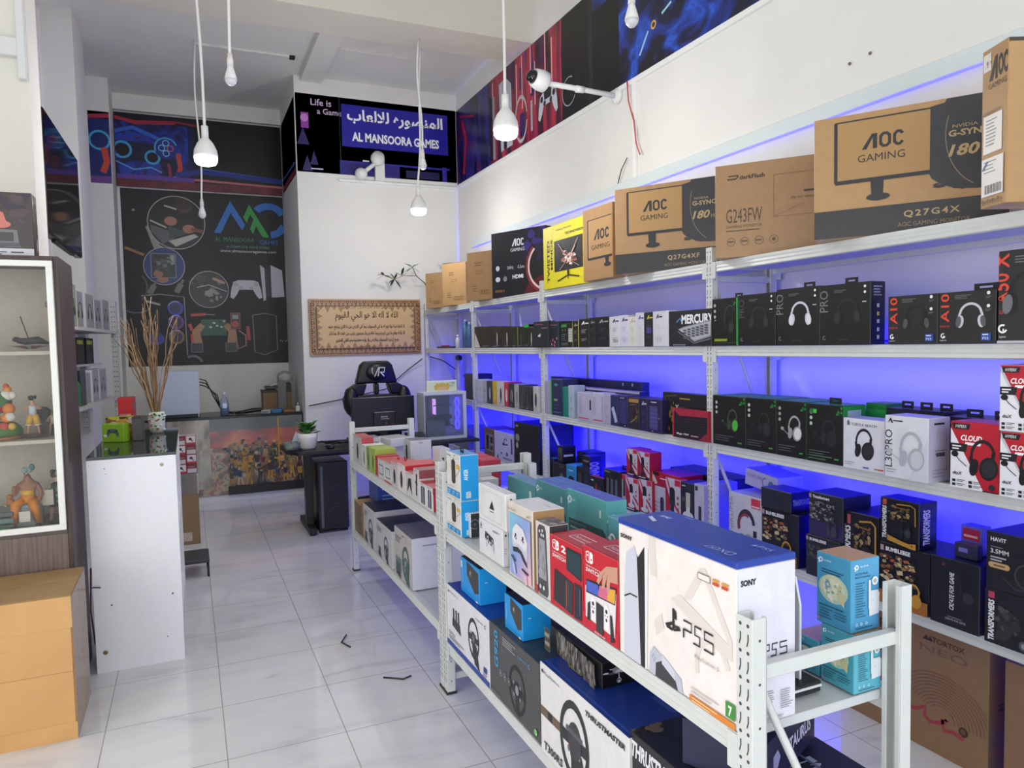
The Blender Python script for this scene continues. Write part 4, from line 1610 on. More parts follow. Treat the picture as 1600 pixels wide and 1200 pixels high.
def A_ps5():
    def f(a):
        g = '#dcd2cd'
        # big pale outline symbols
        a.poly([(.30, .995), (.36, .995), (.38, .72), (.32, .72)], g)
        a.poly([(.6, .66), (.74, .92), (.79, .92), (.67, .68)], g)
        a.poly([(.5, .62), (.9, .42), (.97, .42), (.97, .5), (.58, .68)], g)
        a.poly([(.78, .93), (.97, .55), (.97, .46), (.74, .92)], g)
        a.ring(.83, .28, .22, .05, g, 20, 200, .8)
        a.poly([(.35, .4), (.42, .48), (.44, .38), (.37, .3)], g)
        # console seen edge on
        a.poly([(.05, .0), (.22, .0), (.19, .8), (.165, .88), (.08, .8), (.06, .5)], '#c9cbd8')
        a.poly([(.22, .0), (.262, .0), (.262, .9), (.25, .88), (.20, .8), (.19, .82)], '#202024')
        a.poly([(.262, .0), (.28, .0), (.3, .9), (.27, .9)], '#e6e6ea')
        a.line([(.06, .46), (.12, .5), (.19, .5)], .012, '#26262a')
        # controller
        a.poly([(.3, .0), (.31, .15), (.345, .21), (.41, .18), (.52, .13), (.585, .1), (.6, .0)], '#b9bcca')
        a.poly([(.36, .0), (.365, .1), (.42, .14), (.53, .085), (.56, .0)], '#3a3a40')
        a.poly([(.42, .19), (.53, .13), (.535, .06), (.42, .12)], '#c9ccd8')
        for q in ((.345, .15), (.35, .11), (.335, .13), (.36, .13)):
            a.circ(q[0], q[1], .008, '#9aa0b0')
        # mark and lettering
        k = '#26262a'
        a.line([(.525, .41), (.525, .56)], .022, k)
        a.poly([(.522, .565), (.55, .545), (.553, .49), (.522, .5)], k)
        a.poly([(.455, .43), (.52, .47), (.52, .445), (.49, .425), (.52, .42), (.52, .40), (.47, .405)], k)
        a.poly([(.53, .45), (.575, .455), (.585, .43), (.53, .405), (.53, .42), (.55, .432), (.53, .435)], k)
        def PS(u, v, h, w):
            t = h * .11
            a.line([(u, v + h), (u + w * .28, v + h), (u + w * .28, v + h * .5), (u, v + h * .5)], t, k)
            a.line([(u + w * .004, v + h * .5), (u + w * .004, v)], t, k)
            a.line([(u + w * .62, v + h), (u + w * .4, v + h), (u + w * .4, v + h * .5), (u + w * .56, v + h * .5), (u + w * .56, v), (u + w * .34, v)], t, k)
            a.line([(u + w, v + h), (u + w * .72, v + h), (u + w * .72, v + h * .55), (u + w, v + h * .55), (u + w, v), (u + w * .7, v)], t, k)
        PS(.61, .40, .12, .23)
        a.text('PlayStation 5', .7, .3, .035, '#a8a2a0', w=.18)
        a.text('SONY', .03, .905, .032, k, w=.12, bold=.05)
        a.rect(.73, .85, .82, .89, '#e8e0dc')
        a.frame(.73, .85, .82, .89, .006, '#8a8280')
        for u in (.84, .905):
            a.rect(u, .85, u + .045, .87, '#c84a28')
            a.rect(u, .875, u + .045, .89, '#d8982c')
        a.rect(.93, .06, .995, .16, '#3d8a34')
        a.text('7', .95, .075, .065, '#f0f4ee', w=.025, bold=.04)
        a.rect(.66, .0, .995, .045, '#d9822a')
        a.lines(.67, .1, .22, 2, .025, .008, '#c0b8b4')
        a.lines(.68, .035, .2, 2, .02, .006, '#f0d8b0')
    def s(a):
        a.poly([(.02, .97), (.02, .56), (.38, .56)], '#dcdae6')
        a.text('SONY', .06, .89, .04, '#26262a', w=.26, bold=.05)
        k = '#26262a'
        u, v, h, w = .42, .42, .075, .42
        t = h * .13
        a.line([(u, v + h), (u + w * .28, v + h), (u + w * .28, v + h * .5), (u, v + h * .5)], t, k)
        a.line([(u + .002, v + h * .5), (u + .002, v)], t, k)
        a.line([(u + w * .62, v + h), (u + w * .4, v + h), (u + w * .4, v + h * .5), (u + w * .56, v + h * .5), (u + w * .56, v), (u + w * .34, v)], t, k)
        a.line([(u + w, v + h), (u + w * .72, v + h), (u + w * .72, v + h * .55), (u + w, v + h * .55), (u + w, v), (u + w * .7, v)], t, k)
        a.text('PlayStation 5', .58, .36, .02, '#6a6a70', w=.24)
        a.lines(.4, .2, .22, 11, .014, .004, '#77777c', seed=4)
        a.lines(.72, .19, .22, 9, .014, .004, '#77777c', seed=5)
        a.lines(.4, .035, .5, 2, .012, .004, '#77777c', seed=6)
    return {'F': f, 'S': s}


def A_switch(two):
    def f(a):
        a.text('2', .38, .82, .1, '#f2eeee', w=.14, bold=.04) if two else None
        for x, fl in ((.1, False), (.22, True)):
            if fl:
                a.poly([(x, .81), (x + .05, .81), (x + .09, .83), (x + .09, .93), (x + .05, .95), (x, .95)], '#f2eeee')
                a.circ(x + .045, .86, .014, '#c41e30')
            else:
                a.poly([(x + .1, .81), (x + .05, .81), (x, .83), (x, .93), (x + .05, .95), (x + .1, .95)], '#f2eeee')
                a.poly([(x + .085, .825), (x + .05, .825), (x + .018, .835), (x + .018, .925), (x + .05, .935), (x + .085, .935)], '#c41e30')
                a.circ(x + .05, .9, .014, '#f2eeee')
        a.text('NINTENDO', .1, .765, .018, '#f2eeee', w=.42)
        a.text('SWITCH', .1, .7, .05, '#f2eeee', w=.42, bold=.02)
        if two:
            a.poly([(.55, .62), (.99, .56), (.99, .93), (.55, .93)], '#1d2a30')
            a.poly([(.58, .64), (.97, .6), (.97, .9), (.58, .9)], '#1f3a44')
            a.poly([(.12, .08), (.5, .05), (.52, .5), (.16, .54)], '#2b2b30')
            a.poly([(.5, .05), (.72, .03), (.74, .47), (.52, .5)], '#34343a')
            a.line([(.53, .08), (.54, .46)], .014, '#c8502c')
            a.poly([(.76, .02), (.98, .04), (.99, .5), (.78, .5)], '#2b2b30')
            a.line([(.93, .1), (.94, .45)], .014, '#2a6ac0')
            a.text('2', .2, .3, .05, '#44444a', w=.06)
        else:
            a.poly([(.0, .0), (.997, .0), (.997, .18), (.0, .18)], '#c41e30')
            a.poly([(.08, .14), (.9, .1), (.95, .62), (.08, .52)], '#e4dfe2')
            a.poly([(.1, .44), (.92, .48), (.95, .68), (.12, .6)], '#26262a')
            a.poly([(.12, .46), (.5, .475), (.45, .6), (.13, .585)], '#4a62c0')
            a.poly([(.45, .475), (.9, .49), (.93, .66), (.5, .61)], '#d06a8a')
            a.poly([(.7, .49), (.91, .5), (.93, .66), (.75, .63)], '#e0a83c')
            # hand reaching in from the top
            a.poly([(.997, .93), (.7, .88), (.5, .76), (.42, .64), (.48, .62), (.6, .74), (.56, .6), (.63, .6), (.7, .74), (.7, .58), (.77, .58), (.8, .72), (.997, .74)], '#c99880')
            a.line([(.56, .73), (.66, .8)], .008, '#9a6a58')
            a.line([(.7, .72), (.74, .8)], .008, '#9a6a58')
            # the two small controllers either side of the grip
            for x in (.24, .62):
                a.poly([(x, .15), (x + .13, .14), (x + .15, .2), (x + .14, .4), (x + .08, .44), (x + .01, .41)], '#eeeaec')
                a.circ(x + .07, .35, .025, '#2a2a2e')
                a.circ(x + .07, .25, .02, '#2a2a2e')
                for q in ((.04, .3), (.1, .3)):
                    a.circ(x + q[0], q[1], .009, '#2a2a2e')
            a.poly([(.4, .05), (.6, .04), (.61, .38), (.41, .4)], '#323238')
            a.poly([(.14, .12), (.23, .12), (.23, .36), (.16, .32)], '#2a2a30')
            a.poly([(.8, .02), (.9, .05), (.84, .34), (.79, .34)], '#2a2a30')
            a.text('OLED Model', .35, .015, .022, '#f2eeee', w=.3)
    return {'F': f, 'T': lambda a: (a.rect(.02, .03, .98, .97, '#b01c2c'), a.frame(.3, .3, .9, .62, .03, '#e8d8da'), a.text('Nintendo', .36, .38, .14, '#e8d8da', w=.48))}


def A_quest():
    def f(a):
        n = 9
        c0, c1 = (0x7f, 0xc0, 0xdc), (0xe6, 0xb6, 0xc0)
        for i in range(n):
            for j in range(6):
                t = min(1, max(0, (i / (n - 1)) * .55 + (1 - j / 5) * .45))
                m = (0x8f, 0xa0, 0xd8)
                q = [int((c0[k] * (1 - 2 * t) + m[k] * 2 * t) if t < .5 else (m[k] * (2 - 2 * t) + c1[k] * (2 * t - 1))) for k in range(3)]
                a.rect(.04 + .92 * i / n, .03 + .83 * j / 6, .04 + .92 * (i + 1) / n, .03 + .83 * (j + 1) / 6, '#%02x%02x%02x' % tuple(q))
        a.poly([(.2, .5), (.22, .66), (.4, .76), (.68, .72), (.84, .56), (.84, .4), (.8, .3), (.6, .42), (.45, .44), (.25, .4)], '#c4c6d6')
        a.poly([(.22, .54), (.26, .68), (.42, .76), (.68, .71), (.82, .56), (.76, .44), (.5, .5), (.3, .48)], '#dcdbe4')
        for u in (.36, .66):
            a.circ(u, .6, .025, '#2a2c34')
            a.circ(u - .03, .57, .016, '#2a2c34')
            a.circ(u + .02, .555, .016, '#2a2c34')
        a.poly([(.22, .42), (.45, .45), (.6, .42), (.8, .3), (.82, .24), (.66, .3), (.55, .38), (.4, .38), (.26, .36)], '#2e3038')
        a.line([(.16, .3), (.34, .24)], .03, '#2e3038')
        a.line([(.6, .19), (.86, .16)], .03, '#2e3038')
        a.poly([(.2, .24), (.3, .2), (.36, .08), (.3, .06), (.22, .14)], '#b8bee0')
        a.poly([(.66, .15), (.8, .13), (.82, .03), (.74, .0), (.68, .06)], '#d8b8c8')
        a.text('Meta Quest 3S', .06, .9, .035, '#7a6a60', w=.34)
        a.rect(.82, .9, .93, .92, '#a89a90')
    return {'F': f, 'T': lambda a: a.lines(.6, .7, .3, 1, .1, .02, '#a0a0a8')}


def A_lite():
    def f(a):
        a.poly([(.12, .06), (.25, .02), (.8, .02), (.9, .08), (.78, .9), (.68, .97), (.3, .97), (.16, .9)], '#4a4a50')
        a.poly([(.22, .24), (.78, .24), (.7, .78), (.26, .78)], '#9a9ca2')
        a.splat(.25, .3, .72, .75, ['#b6b8bc', '#86888e', '#a6a8ae'], 12, 4, .3, .1)
        for u, v in ((.34, .88), (.55, .9), (.62, .84), (.48, .84)):
            a.circ(u, v, .022, '#d8d8da')
        a.circ(.35, .13, .03, '#c8c8cc')
        a.circ(.6, .13, .03, '#d8d8da')
        a.rect(.0, .0, .16, .12, '#b83a48')
    return {'F': f, 'T': lambda a: (a.rect(0, 0, 1, 1, '#55565c'), a.splat(0, 0, 1, 1, ['#6a6c72', '#3c3d42', '#8a8c92'], 12, 2, .3, .1))}


def A_dock(upper):
    def f(a):
        k = '#26262a'
        a.frame(.12, .12, .88, .88, .01, '#b6b6bc') if upper else None
        if upper:
            a.line([(.2, .2), (.2, .82)], .006, '#c6c6cc')
            a.poly([(.42, .42), (.6, .42), (.52, .66)], k)
            a.circ(.5, .46, .05, k)
            a.lines(.44, .36, .14, 1, .03, .02, k)
            for v in (.8, .7, .3, .2):
                a.ring(.82, v, .02, .006, '#b6b6bc')
        else:
            a.poly([(.06, .78), (.13, .78), (.095, .92)], k)
            a.lines(.05, .75, .08, 1, .03, .02, k)
            a.poly([(.28, .72), (.62, .62), (.66, .3), (.6, .36), (.3, .46), (.26, .55)], '#2e2f34')
            a.pad(.48, .45, .3, '#c2c2c8', '#3a3a3e', '#2e2f34', -.12)
            a.lines(.6, .86, .3, 2, .03, .014, '#77777c')
    return {'F': f, 'S': lambda a: (a.circ(.5, .85, .03, k_), a.lines(.25, .5, .4, 3, .06, .02, '#a0a0a6')) if (k_ := '#3a3a3e') else None}


def A_acc(c='#1f2024', top='#b0202c', shape='pad', red=False):
    """small accessory carton with a red top"""
    def f(a):
        if red:
            a.rect(.0, .0, 1, .08, '#b83a44')
        if shape == 'pad':
            a.poly([(.2, .2), (.35, .75), (.7, .8), (.8, .15), (.66, .3), (.5, .5), (.35, .3)], c)
        elif shape == 'bars':
            a.poly([(.25, .12), (.25, .82), (.45, .88), (.45, .1)], c)
            a.poly([(.55, .1), (.55, .88), (.75, .82), (.75, .12)], c)
        elif shape == 'oval':
            a.circ(.5, .45, .3, c, .5)
        elif shape == 'disc':
            a.rect(.2, .25, .8, .7, '#c8ccd0')
            a.frame(.2, .25, .8, .7, .04, c)
        elif shape == 'fig':
            a.line([(.5, .2), (.55, .75)], .12, c)
            a.circ(.55, .8, .07, c)
            a.line([(.3, .6), (.7, .55)], .06, c)
        a.lines(.15, .95, .5, 1, .04, .02, '#8a8a90')
    return {'F': f, 'T': lambda a: a.rect(0, 0, 1, 1, top), 'S': lambda a: (a.rect(0, .75, 1, 1, top), a.lines(.2, .55, .6, 3, .1, .03, '#a0a0a8'))}

def A_neo():
    def f(a):
        a.text('PRISM', .30, .84, .085, '#2c201a', w=.2, bold=.02)
        a.text('MESH GLASS PC CASE', .3, .795, .028, '#2c201a', w=.2)
        a.text('TORTOX', .66, .88, .045, '#4a2c26', w=.2, bold=.02)
        a.poly([(.6, .885), (.62, .925), (.635, .9), (.65, .925), (.665, .885)], '#3a2420')
        a.text('NEO', .58, .79, .06, '#74544a', w=.3)
        a.line([(.3, .3), (.36, .62), (.385, .42), (.43, .53), (.48, .55), (.47, .42), (.45, .3), (.5, .27), (.56, .29), (.62, .34), (.615, .27), (.65, .235), (.71, .26), (.76, .31), (.73, .3), (.74, .22), (.8, .24), (.86, .22)], .03, '#9c3440')
        for i in range(11):
            a.ring(.72, .3, .1 + i * .025, .0035, '#6e4638', 0, 150, 1.15, 30)
        a.ring(.86, .28, .035, .012, '#40281f')
        a.circ(.86, .28, .02, '#6a4636')
    return {'F': f, 'S': lambda a: (a.rect(.2, .5, .6, .52, '#5a4028'), a.rect(.2, .54, .6, .55, '#5a4028'))}


def A_lid(a):
    a.text('SONY', .1, .6, .09, '#c2cdf0', w=.09, bold=.04)
    a.poly([(.08, .5), (.19, .38), (.19, .3), (.08, .42)], '#c4ccec')
    a.text('SONY', .2, .88, .05, '#8fa4e4', w=.08, bold=.04)
    k = '#aebdf0'
    a.ring(.78, .18, .06, .014, k, 0, 360)
    a.line([(.715, .12), (.74, .24), (.76, .12), (.715, .12)], .014, k)
    a.line([(.81, .12), (.85, .24)], .014, k).line([(.81, .24), (.85, .12)], .014, k)
    a.frame(.865, .12, .9, .24, .014, k)
    a.text('PS5', .86, .68, .1, '#8fa4e4', w=.09)
    a.poly([(.82, .68), (.84, .78), (.85, .68)], '#8fa4e4')



# ---- cartons on the topmost shelf of the long rack
bx('monitor_carton', 'plain brown carton next to the leafy branch, first on the topmost shelf', 'box', 'cartons on the topmost shelf of the long rack', (2.4319, 7.2041, 1.9465), (0.2427, 0.2, 0.3604), R(25), '#a9855a', A_carton(1))
bx('monitor_carton', 'second plain brown carton from the leafy branch, with a small heading', 'box', 'cartons on the topmost shelf of the long rack', (2.4588, 6.6588, 1.9465), (0.3225, 0.2, 0.4048), R(25), '#ab885e', A_carton(2))
bx('monitor_carton', 'plain brown carton beside the black carton, tallest of the three plain ones', 'box', 'cartons on the topmost shelf of the long rack', (2.4189, 5.8853, 1.9465), (0.2992, 0.2, 0.4138), R(25), '#a37f56', A_carton(3))
bx('monitor_carton', 'black monitor carton with a glowing red and purple ring', 'box', 'cartons on the topmost shelf of the long rack', (2.5362, 5.3789, 1.9465), (0.6015, 0.15, 0.5333), R(22), {'*': '#1f1d22', 'T': '#2a2040'}, {'F': lambda a: (a.splat(.5, .5, .99, .99, ['#2e1f5c', '#3a2a78', '#241a3a'], 12, 2, .3, .1), a.poly([(.6, .02), (.99, .02), (.99, .3), (.7, .2)], '#5c1a22'), a.ring(1.0, .42, .36, .035, '#e8c8c8', 130, 250), a.ring(1.0, .42, .4, .03, '#8a2a36', 130, 250), a.aoc(.5, .76, .11, '#ececf0', .26), a.text('GAMING', .5, .68, .05, '#ececf0', w=.26, al='c'), a.text('240Hz', .3, .42, .05, '#d8d8dc', w=.12), a.text('0.5ms', .5, .42, .05, '#d8d8dc', w=.12), a.circ(.12, .45, .04, '#d8d8dc'), a.circ(.12, .28, .04, '#d8d8dc', 1.3), a.circ(.26, .28, .04, '#8a8a90'), a.text('HDMI', .4, .27, .06, '#ececf0', w=.2, bold=.04), a.text('4000:1', .06, .08, .04, '#c88a3a', w=.18))})
bx('monitor_carton', 'bright yellow monitor carton with a butterfly on its screen', 'box', 'cartons on the topmost shelf of the long rack', (2.443, 4.3677, 1.946), (0.6545, 0.15, 0.4348), 0, {'*': '#e0d21a', 'S': '#c9bc18'}, {'F': lambda a: (a.text('TWISTED', .15, .1, .09, '#1a1a14', rot=90, w=.68, bold=.03), a.text('MINDS', .22, .3, .07, '#1a1a14', rot=90, w=.48, bold=.03), a.text('Gaming Monitor', .3, .89, .035, '#1a1a14', w=.34), a.text('TECHNOVISION', .5, .80, .04, '#1a1a14', w=.4, bold=.03), a.rect(.26, .25, .87, .74, '#17161a'), a.splat(.45, .32, .72, .52, ['#d8b0a0', '#e8d8d0', '#a8605a', '#f0ece8', '#6a3434'], 26, 3, .3, .08), a.line([(.55, .45), (.36, .68)], .012, '#c8b0a8'), a.line([(.6, .45), (.78, .7)], .012, '#c8b0a8'), a.line([(.5, .5), (.42, .6)], .03, '#a86a5a'), a.line([(.65, .5), (.72, .6)], .03, '#c89a8a'), a.line([(.5, .36), (.38, .27)], .008, '#c8b0a8'), a.line([(.66, .36), (.8, .28)], .008, '#c8b0a8'), a.rect(.55, .18, .59, .25, '#1a1a14'), a.line([(.34, .1), (.57, .17), (.8, .12)], .02, '#1a1a14'), a.line([(.57, .17), (.57, .11)], .02, '#1a1a14'))})
bx('monitor_carton', 'brown monitor carton half hidden between the yellow one and a wide one', 'box', 'cartons on the topmost shelf of the long rack', (2.42, 3.8634, 1.946), (0.3481, 0.2, 0.4414), 0, '#a07c54', A_aoc(big=False))
bx('monitor_carton', 'wide brown monitor carton with a dark band, turned aslant behind the slotted post', 'box', 'cartons on the topmost shelf of the long rack', (2.5202, 3.3551, 1.9465), (0.64, 0.2, 0.479), R(33), '#a5825a', A_aoc('Q27G4XF'))
bx('monitor_carton', 'brown monitor carton with thin tall lettering and four round icons', 'box', 'cartons on the topmost shelf of the long rack', (2.5405, 2.5895, 1.9465), (0.56, 0.15, 0.43), R(38), '#a37f58', {'F': lambda a: (a.text('darkFlash', .2, .83, .045, '#3a3028', w=.2, bold=.03), a.line([(.1, .84), (.17, .84), (.19, .87)], .016, '#3a3028'), a.line([(.11, .875), (.19, .875)], .012, '#3a3028'), a.text('G243FW', .09, .37, .15, '#4a3c2c', w=.29), a.text('GAMING MONITOR', .09, .315, .03, '#4a3c2c', w=.29), a.rect(.09, .28, .36, .29, '#4a3c2c'), [a.ring(u, .165, .045, .005, '#4a3c2c') for u in (.13, .24, .355, .47)], [a.lines(u - .025, .175, .05, 1, .03, .014, '#4a3c2c') for u in (.13, .24, .355)], a.circ(.47, .165, .018, '#4a3c2c'), a.frame(.47, .4, .98, .84, .006, '#8a6a48'), a.line([(.47, .4), (.7, .52)], .004, '#8a6a48'), a.text('Fly to desire', .6, .56, .035, '#5a4a38', w=.2, shear=.3), a.line([(.7, .64), (.78, .64), (.8, .68)], .02, '#3a3028'))})
bx('monitor_carton', 'widest brown monitor carton with a dark band, beside the upright turned one', 'box', 'cartons on the topmost shelf of the long rack', (2.5492, 1.9401, 1.9465), (0.64, 0.2, 0.467), R(33), '#b08a5c', A_aoc('Q27G4X'))

# ---- boxes on the second shelf
bx('mouse_box', 'black mouse box with a white wedge, first after the spare bottles on the second shelf', 'box', 'mouse boxes on the second shelf', (2.433, 6.0937, 1.531), (0.1409, 0.08, 0.1908), 0, '#1d1e1c', {'F': lambda a: a.poly([(.02, .02), (.95, .02), (.05, .75)], '#c4c4c8')})
bx('mouse_box', 'plain black mouse box, second from the spare bottles', 'box', 'mouse boxes on the second shelf', (2.433, 5.8957, 1.531), (0.2526, 0.08, 0.1866), 0, '#1d1e1c', A_mouse('#2e3032', None))
bx('mouse_box', 'black mouse box with a pale mouse, third from the spare bottles', 'box', 'mouse boxes on the second shelf', (2.433, 5.6507, 1.531), (0.235, 0.08, 0.1791), 0, '#1d1e1c', A_mouse('#34363a', '#c8cacc'))
bx('mouse_box', 'black mouse box with a pale mouse, fourth from the spare bottles', 'box', 'mouse boxes on the second shelf', (2.433, 5.4413, 1.531), (0.1814, 0.08, 0.1722), 0, '#1d1e1c', A_mouse('#34363a', '#c8cacc'))
bx('mouse_box', 'dark olive mouse box beside the two with pale mice', 'box', 'mouse boxes on the second shelf', (2.433, 5.2878, 1.531), (0.1232, 0.08, 0.1668), 0, '#1d1e1c', A_mouse('#3c3a30', None))
bx('mouse_box', 'olive mouse box with a green edge strip', 'box', 'mouse boxes on the second shelf', (2.433, 5.1658, 1.531), (0.1185, 0.08, 0.1631), 0, '#1d1e1c', A_mouse('#4a4638', None, edge='#6a9a3c'))
bx('mouse_box', 'black mouse box with a bright green tab', 'box', 'mouse boxes on the second shelf', (2.433, 5.0597, 1.531), (0.0913, 0.08, 0.1794), 0, '#1d1e1c', A_mouse('#2c302e', None, top='#28b840'))
bx('mouse_box', 'dark green mouse box showing a white mouse side', 'box', 'mouse boxes on the second shelf', (2.433, 4.9741, 1.531), (0.0775, 0.08, 0.1568), 0, '#1d1e1c', A_mouse('#3a4a3e', '#c0ccc4'))
bx('mouse_box', 'small box with a grey mouse behind the dark navy keyboard box', 'box', 'mouse boxes on the second shelf', (2.433, 4.8964, 1.531), (0.0755, 0.08, 0.1545), 0, '#1d1e1c', A_mouse('#8a8c88', '#b8bab6'))
bx('keyboard_box', 'dark navy keyboard box with a small white bird', 'box', 'keyboard and accessory boxes on the second shelf', (2.388, 4.7419, 1.531), (0.2401, 0.06, 0.1907), 0, {'*': '#23282f'}, {'F': lambda a: (a.text('Varmilo', .15, .86, .06, '#c87a9a', w=.5, shear=.2), a.lines(.55, .75, .4, 1, .05, .03, '#a86a88'), a.poly([(.3, .42), (.48, .4), (.5, .55), (.44, .5), (.34, .48)], '#d8d8d8'), a.line([(.5, .3), (.52, .12)], .01, '#5a6a72'), a.line([(.55, .25), (.9, .25)], .01, '#4a5a62'))})
bx('keyboard_box', 'dark teal keyboard box with pink blossom at its foot', 'box', 'keyboard and accessory boxes on the second shelf', (2.526, 4.5777, 1.531), (0.1565, 0.3, 0.1832), 0, {'*': '#232d36'}, {'F': lambda a: (a.text('Varmilo', .2, .84, .06, '#c87a9a', w=.7, shear=.2), [a.circ(u, v, .05, '#d87a94') for u, v in ((.2, .22), (.45, .28), (.35, .12), (.65, .2), (.6, .07), (.18, .06), (.85, .34))], [a.circ(u, v, .016, '#8a3a54') for u, v in ((.2, .22), (.45, .28), (.35, .12), (.65, .2), (.6, .07))])})
bx('keypad_box', 'black box with a green edge and a column of white keys', 'box', 'keyboard and accessory boxes on the second shelf', (2.488, 4.4194, 1.531), (0.203, 0.2, 0.1648), 0, '#1f2420', {'F': lambda a: (a.rect(0, 0, .1, 1, '#3cb44a'), a.rect(.2, .84, .6, .96, '#3c8a44'), a.circ(.3, .72, .04, '#7a8078'), a.circ(.5, .72, .04, '#7a8078'), a.lines(.2, .55, .4, 4, .08, .02, '#7a8078'), a.rect(.72, .22, .99, .78, '#b8bab8'), [a.rect(.7, .3 + i * .11, .99, .315 + i * .11, '#5a5c5a') for i in range(5)], a.rect(.2, .08, .7, .2, '#4a5048'))})
bx('keyboard_box', 'slim black box with a yellow edge, before the matching yellow-edged one', 'box', 'keyboard and accessory boxes on the second shelf', (2.498, 4.2776, 1.531), (0.0781, 0.22, 0.1752), 0, '#232422', A_kbd('#a8a8a4', '#8a8a84', '#c0b83c'))
bx('keyboard_box', 'black box with a yellow edge and a bright white emblem', 'box', 'keyboard and accessory boxes on the second shelf', (2.504, 4.1592, 1.531), (0.1422, 0.24, 0.1848), 0, '#232422', A_kbd('#f0f0ee', '#b8b8b0', '#c8c03c', None, None))
bx('keyboard_box', 'narrow all black keyboard box after the yellow-edged ones', 'box', 'keyboard and accessory boxes on the second shelf', (2.538, 4.0579, 1.531), (0.0717, 0.3, 0.1878), 0, '#202022', A_kbd('#8a8a8c', '#5a5a5c', '#2a2a2c'))
bx('keyboard_box', 'broad all black keyboard box just before the white ones', 'box', 'keyboard and accessory boxes on the second shelf', (2.538, 3.9365, 1.531), (0.1687, 0.3, 0.1889), 0, '#1e1e20', A_kbd('#9a9a9c', '#4a4a4c', '#26282a', None, None))
bx('keyboard_box', 'white keyboard box with black blocks along its edge, first of the white row', 'box', 'keyboard and accessory boxes on the second shelf', (2.532, 3.78, 1.531), (0.1077, 0.3, 0.1851), 0, '#c9cad2', A_kbd('#202226', '#77787e', '#e0e0e6', None, 'X85'))
bx('keyboard_box', 'white keyboard box with a pale lavender lower half', 'box', 'keyboard and accessory boxes on the second shelf', (2.534, 3.68, 1.531), (0.0962, 0.3, 0.1883), 0, '#c8c9d8', A_kbd('#202226', '#b0b0c4', '#dcdce8', None, 'X'))
bx('keyboard_box', 'cream white keyboard box with a thin rule near its foot', 'box', 'keyboard and accessory boxes on the second shelf', (2.534, 3.5911, 1.531), (0.0792, 0.3, 0.1764), 0, '#cfcdc8', A_kbd('#b0a88c', '#b8b6b0', '#e0e0de'))
bx('keyboard_box', 'tall white keyboard box with a violet emblem', 'box', 'keyboard and accessory boxes on the second shelf', (2.532, 3.5059, 1.531), (0.0828, 0.3, 0.1951), 0, '#cccad0', A_kbd('#4a3ab0', '#c0bec4', '#dedce2'))
bx('keyboard_box', 'black keyboard box with a violet square between two white ones', 'box', 'keyboard and accessory boxes on the second shelf', (2.532, 3.4203, 1.531), (0.0859, 0.3, 0.193), 0, '#25252a', A_kbd('#c8b838', '#5a5a60', '#2a2a30', '#4a4088', None))
bx('keyboard_box', 'tall white keyboard box with large dark characters at its foot', 'box', 'keyboard and accessory boxes on the second shelf', (2.53, 3.3291, 1.531), (0.0884, 0.3, 0.194), 0, '#cccdd4', A_kbd('#202226', '#c0c0c8', '#dedee4', None, 'R8'))
bx('keyboard_box', 'thin white box, outer one of the two slim ones by the big keyboard box', 'box', 'keyboard and accessory boxes on the second shelf', (2.53, 3.2712, 1.531), (0.025, 0.3, 0.1932), 0, '#cfd0d6', None)
bx('keyboard_box', 'thin white box pressed against the big black keyboard box', 'box', 'keyboard and accessory boxes on the second shelf', (2.53, 3.2452, 1.531), (0.0247, 0.3, 0.1953), 0, '#d4d5da', None)
bx('keyboard_box', 'big black keyboard box with a silver keyboard pictured across it', 'box', 'keyboard and accessory boxes on the second shelf', (2.404, 3.0488, 1.531), (0.3494, 0.06, 0.1867), 0, {'*': '#26262a', 'T': '#c8c8d0', 'N': '#d0d0d6'}, {'F': lambda a: (a.text('MERCURY', .32, .62, .26, '#e8eaf0', w=.72, bold=.04), a.line([(.2, .68), (.28, .78), (.32, .7)], .03, '#5aa0d0'), a.poly([(.24, .48), (.62, .12), (.99, .26), (.99, .7), (.36, .54)], '#8e9098'), a.poly([(.26, .46), (.62, .16), (.98, .3), (.99, .66), (.4, .52)], '#b0b2ba'), [a.poly([(.34 + i * .1 - j * .0, .46 + i * .025 - j * .07 + 0), (.42 + i * .1, .47 + i * .025 - j * .07), (.45 + i * .1, .42 + i * .025 - j * .07), (.38 + i * .1, .41 + i * .025 - j * .07)], '#55575e') for i in range(6) for j in range(4)], a.line([(.24, .42), (.62, .08), (.99, .2)], .035, '#6a6c74'), a.circ(.14, .04, .018, '#d0d0d4'), a.text('Mechanical', .17, .025, .035, '#c8c8cc', w=.25))})
bx('headset_box', 'black headset box with a green edge, right beside the slotted post on the second shelf', 'box', 'headset boxes on the second shelf', (2.448, 2.7809, 1.531), (0.1841, 0.14, 0.2295), 0, {'*': '#151615', 'T': '#1d7a2c', 'S': '#2c9a3c'}, {'F': lambda a: (a.ring(.7, .55, .3, .02, '#4a4c4c', 40, 190, .6), a.hs34(.66, .5, .19, '#202222', '#2c2f2e'), a.splat(.8, .82, .96, .97, ['#1f7a2c', '#2a9a38'], 6, 2, .3, .15), [a.circ(.12, v, .035, '#a8acac') for v in (.86, .74, .62)], a.rect(.1, .53, .16, .56, '#8a8e8e'), a.rect(.1, .1, .6, .15, '#8a9a2a'), a.rect(.04, .06, .96, .068, '#3a6a2a'), a.rect(.955, 0, 1, 1, '#2fae44'))}, tab=(-.02, .05, '#101010'))
bx('headset_box', 'very dark headset box with a faint headset, next to the green-edged one', 'box', 'headset boxes on the second shelf', (2.454, 2.5634, 1.531), (0.2351, 0.16, 0.2352), 0, '#141516', A_pro('#242628', '#303234', 'PRO', 1, '#4a4c4e'))
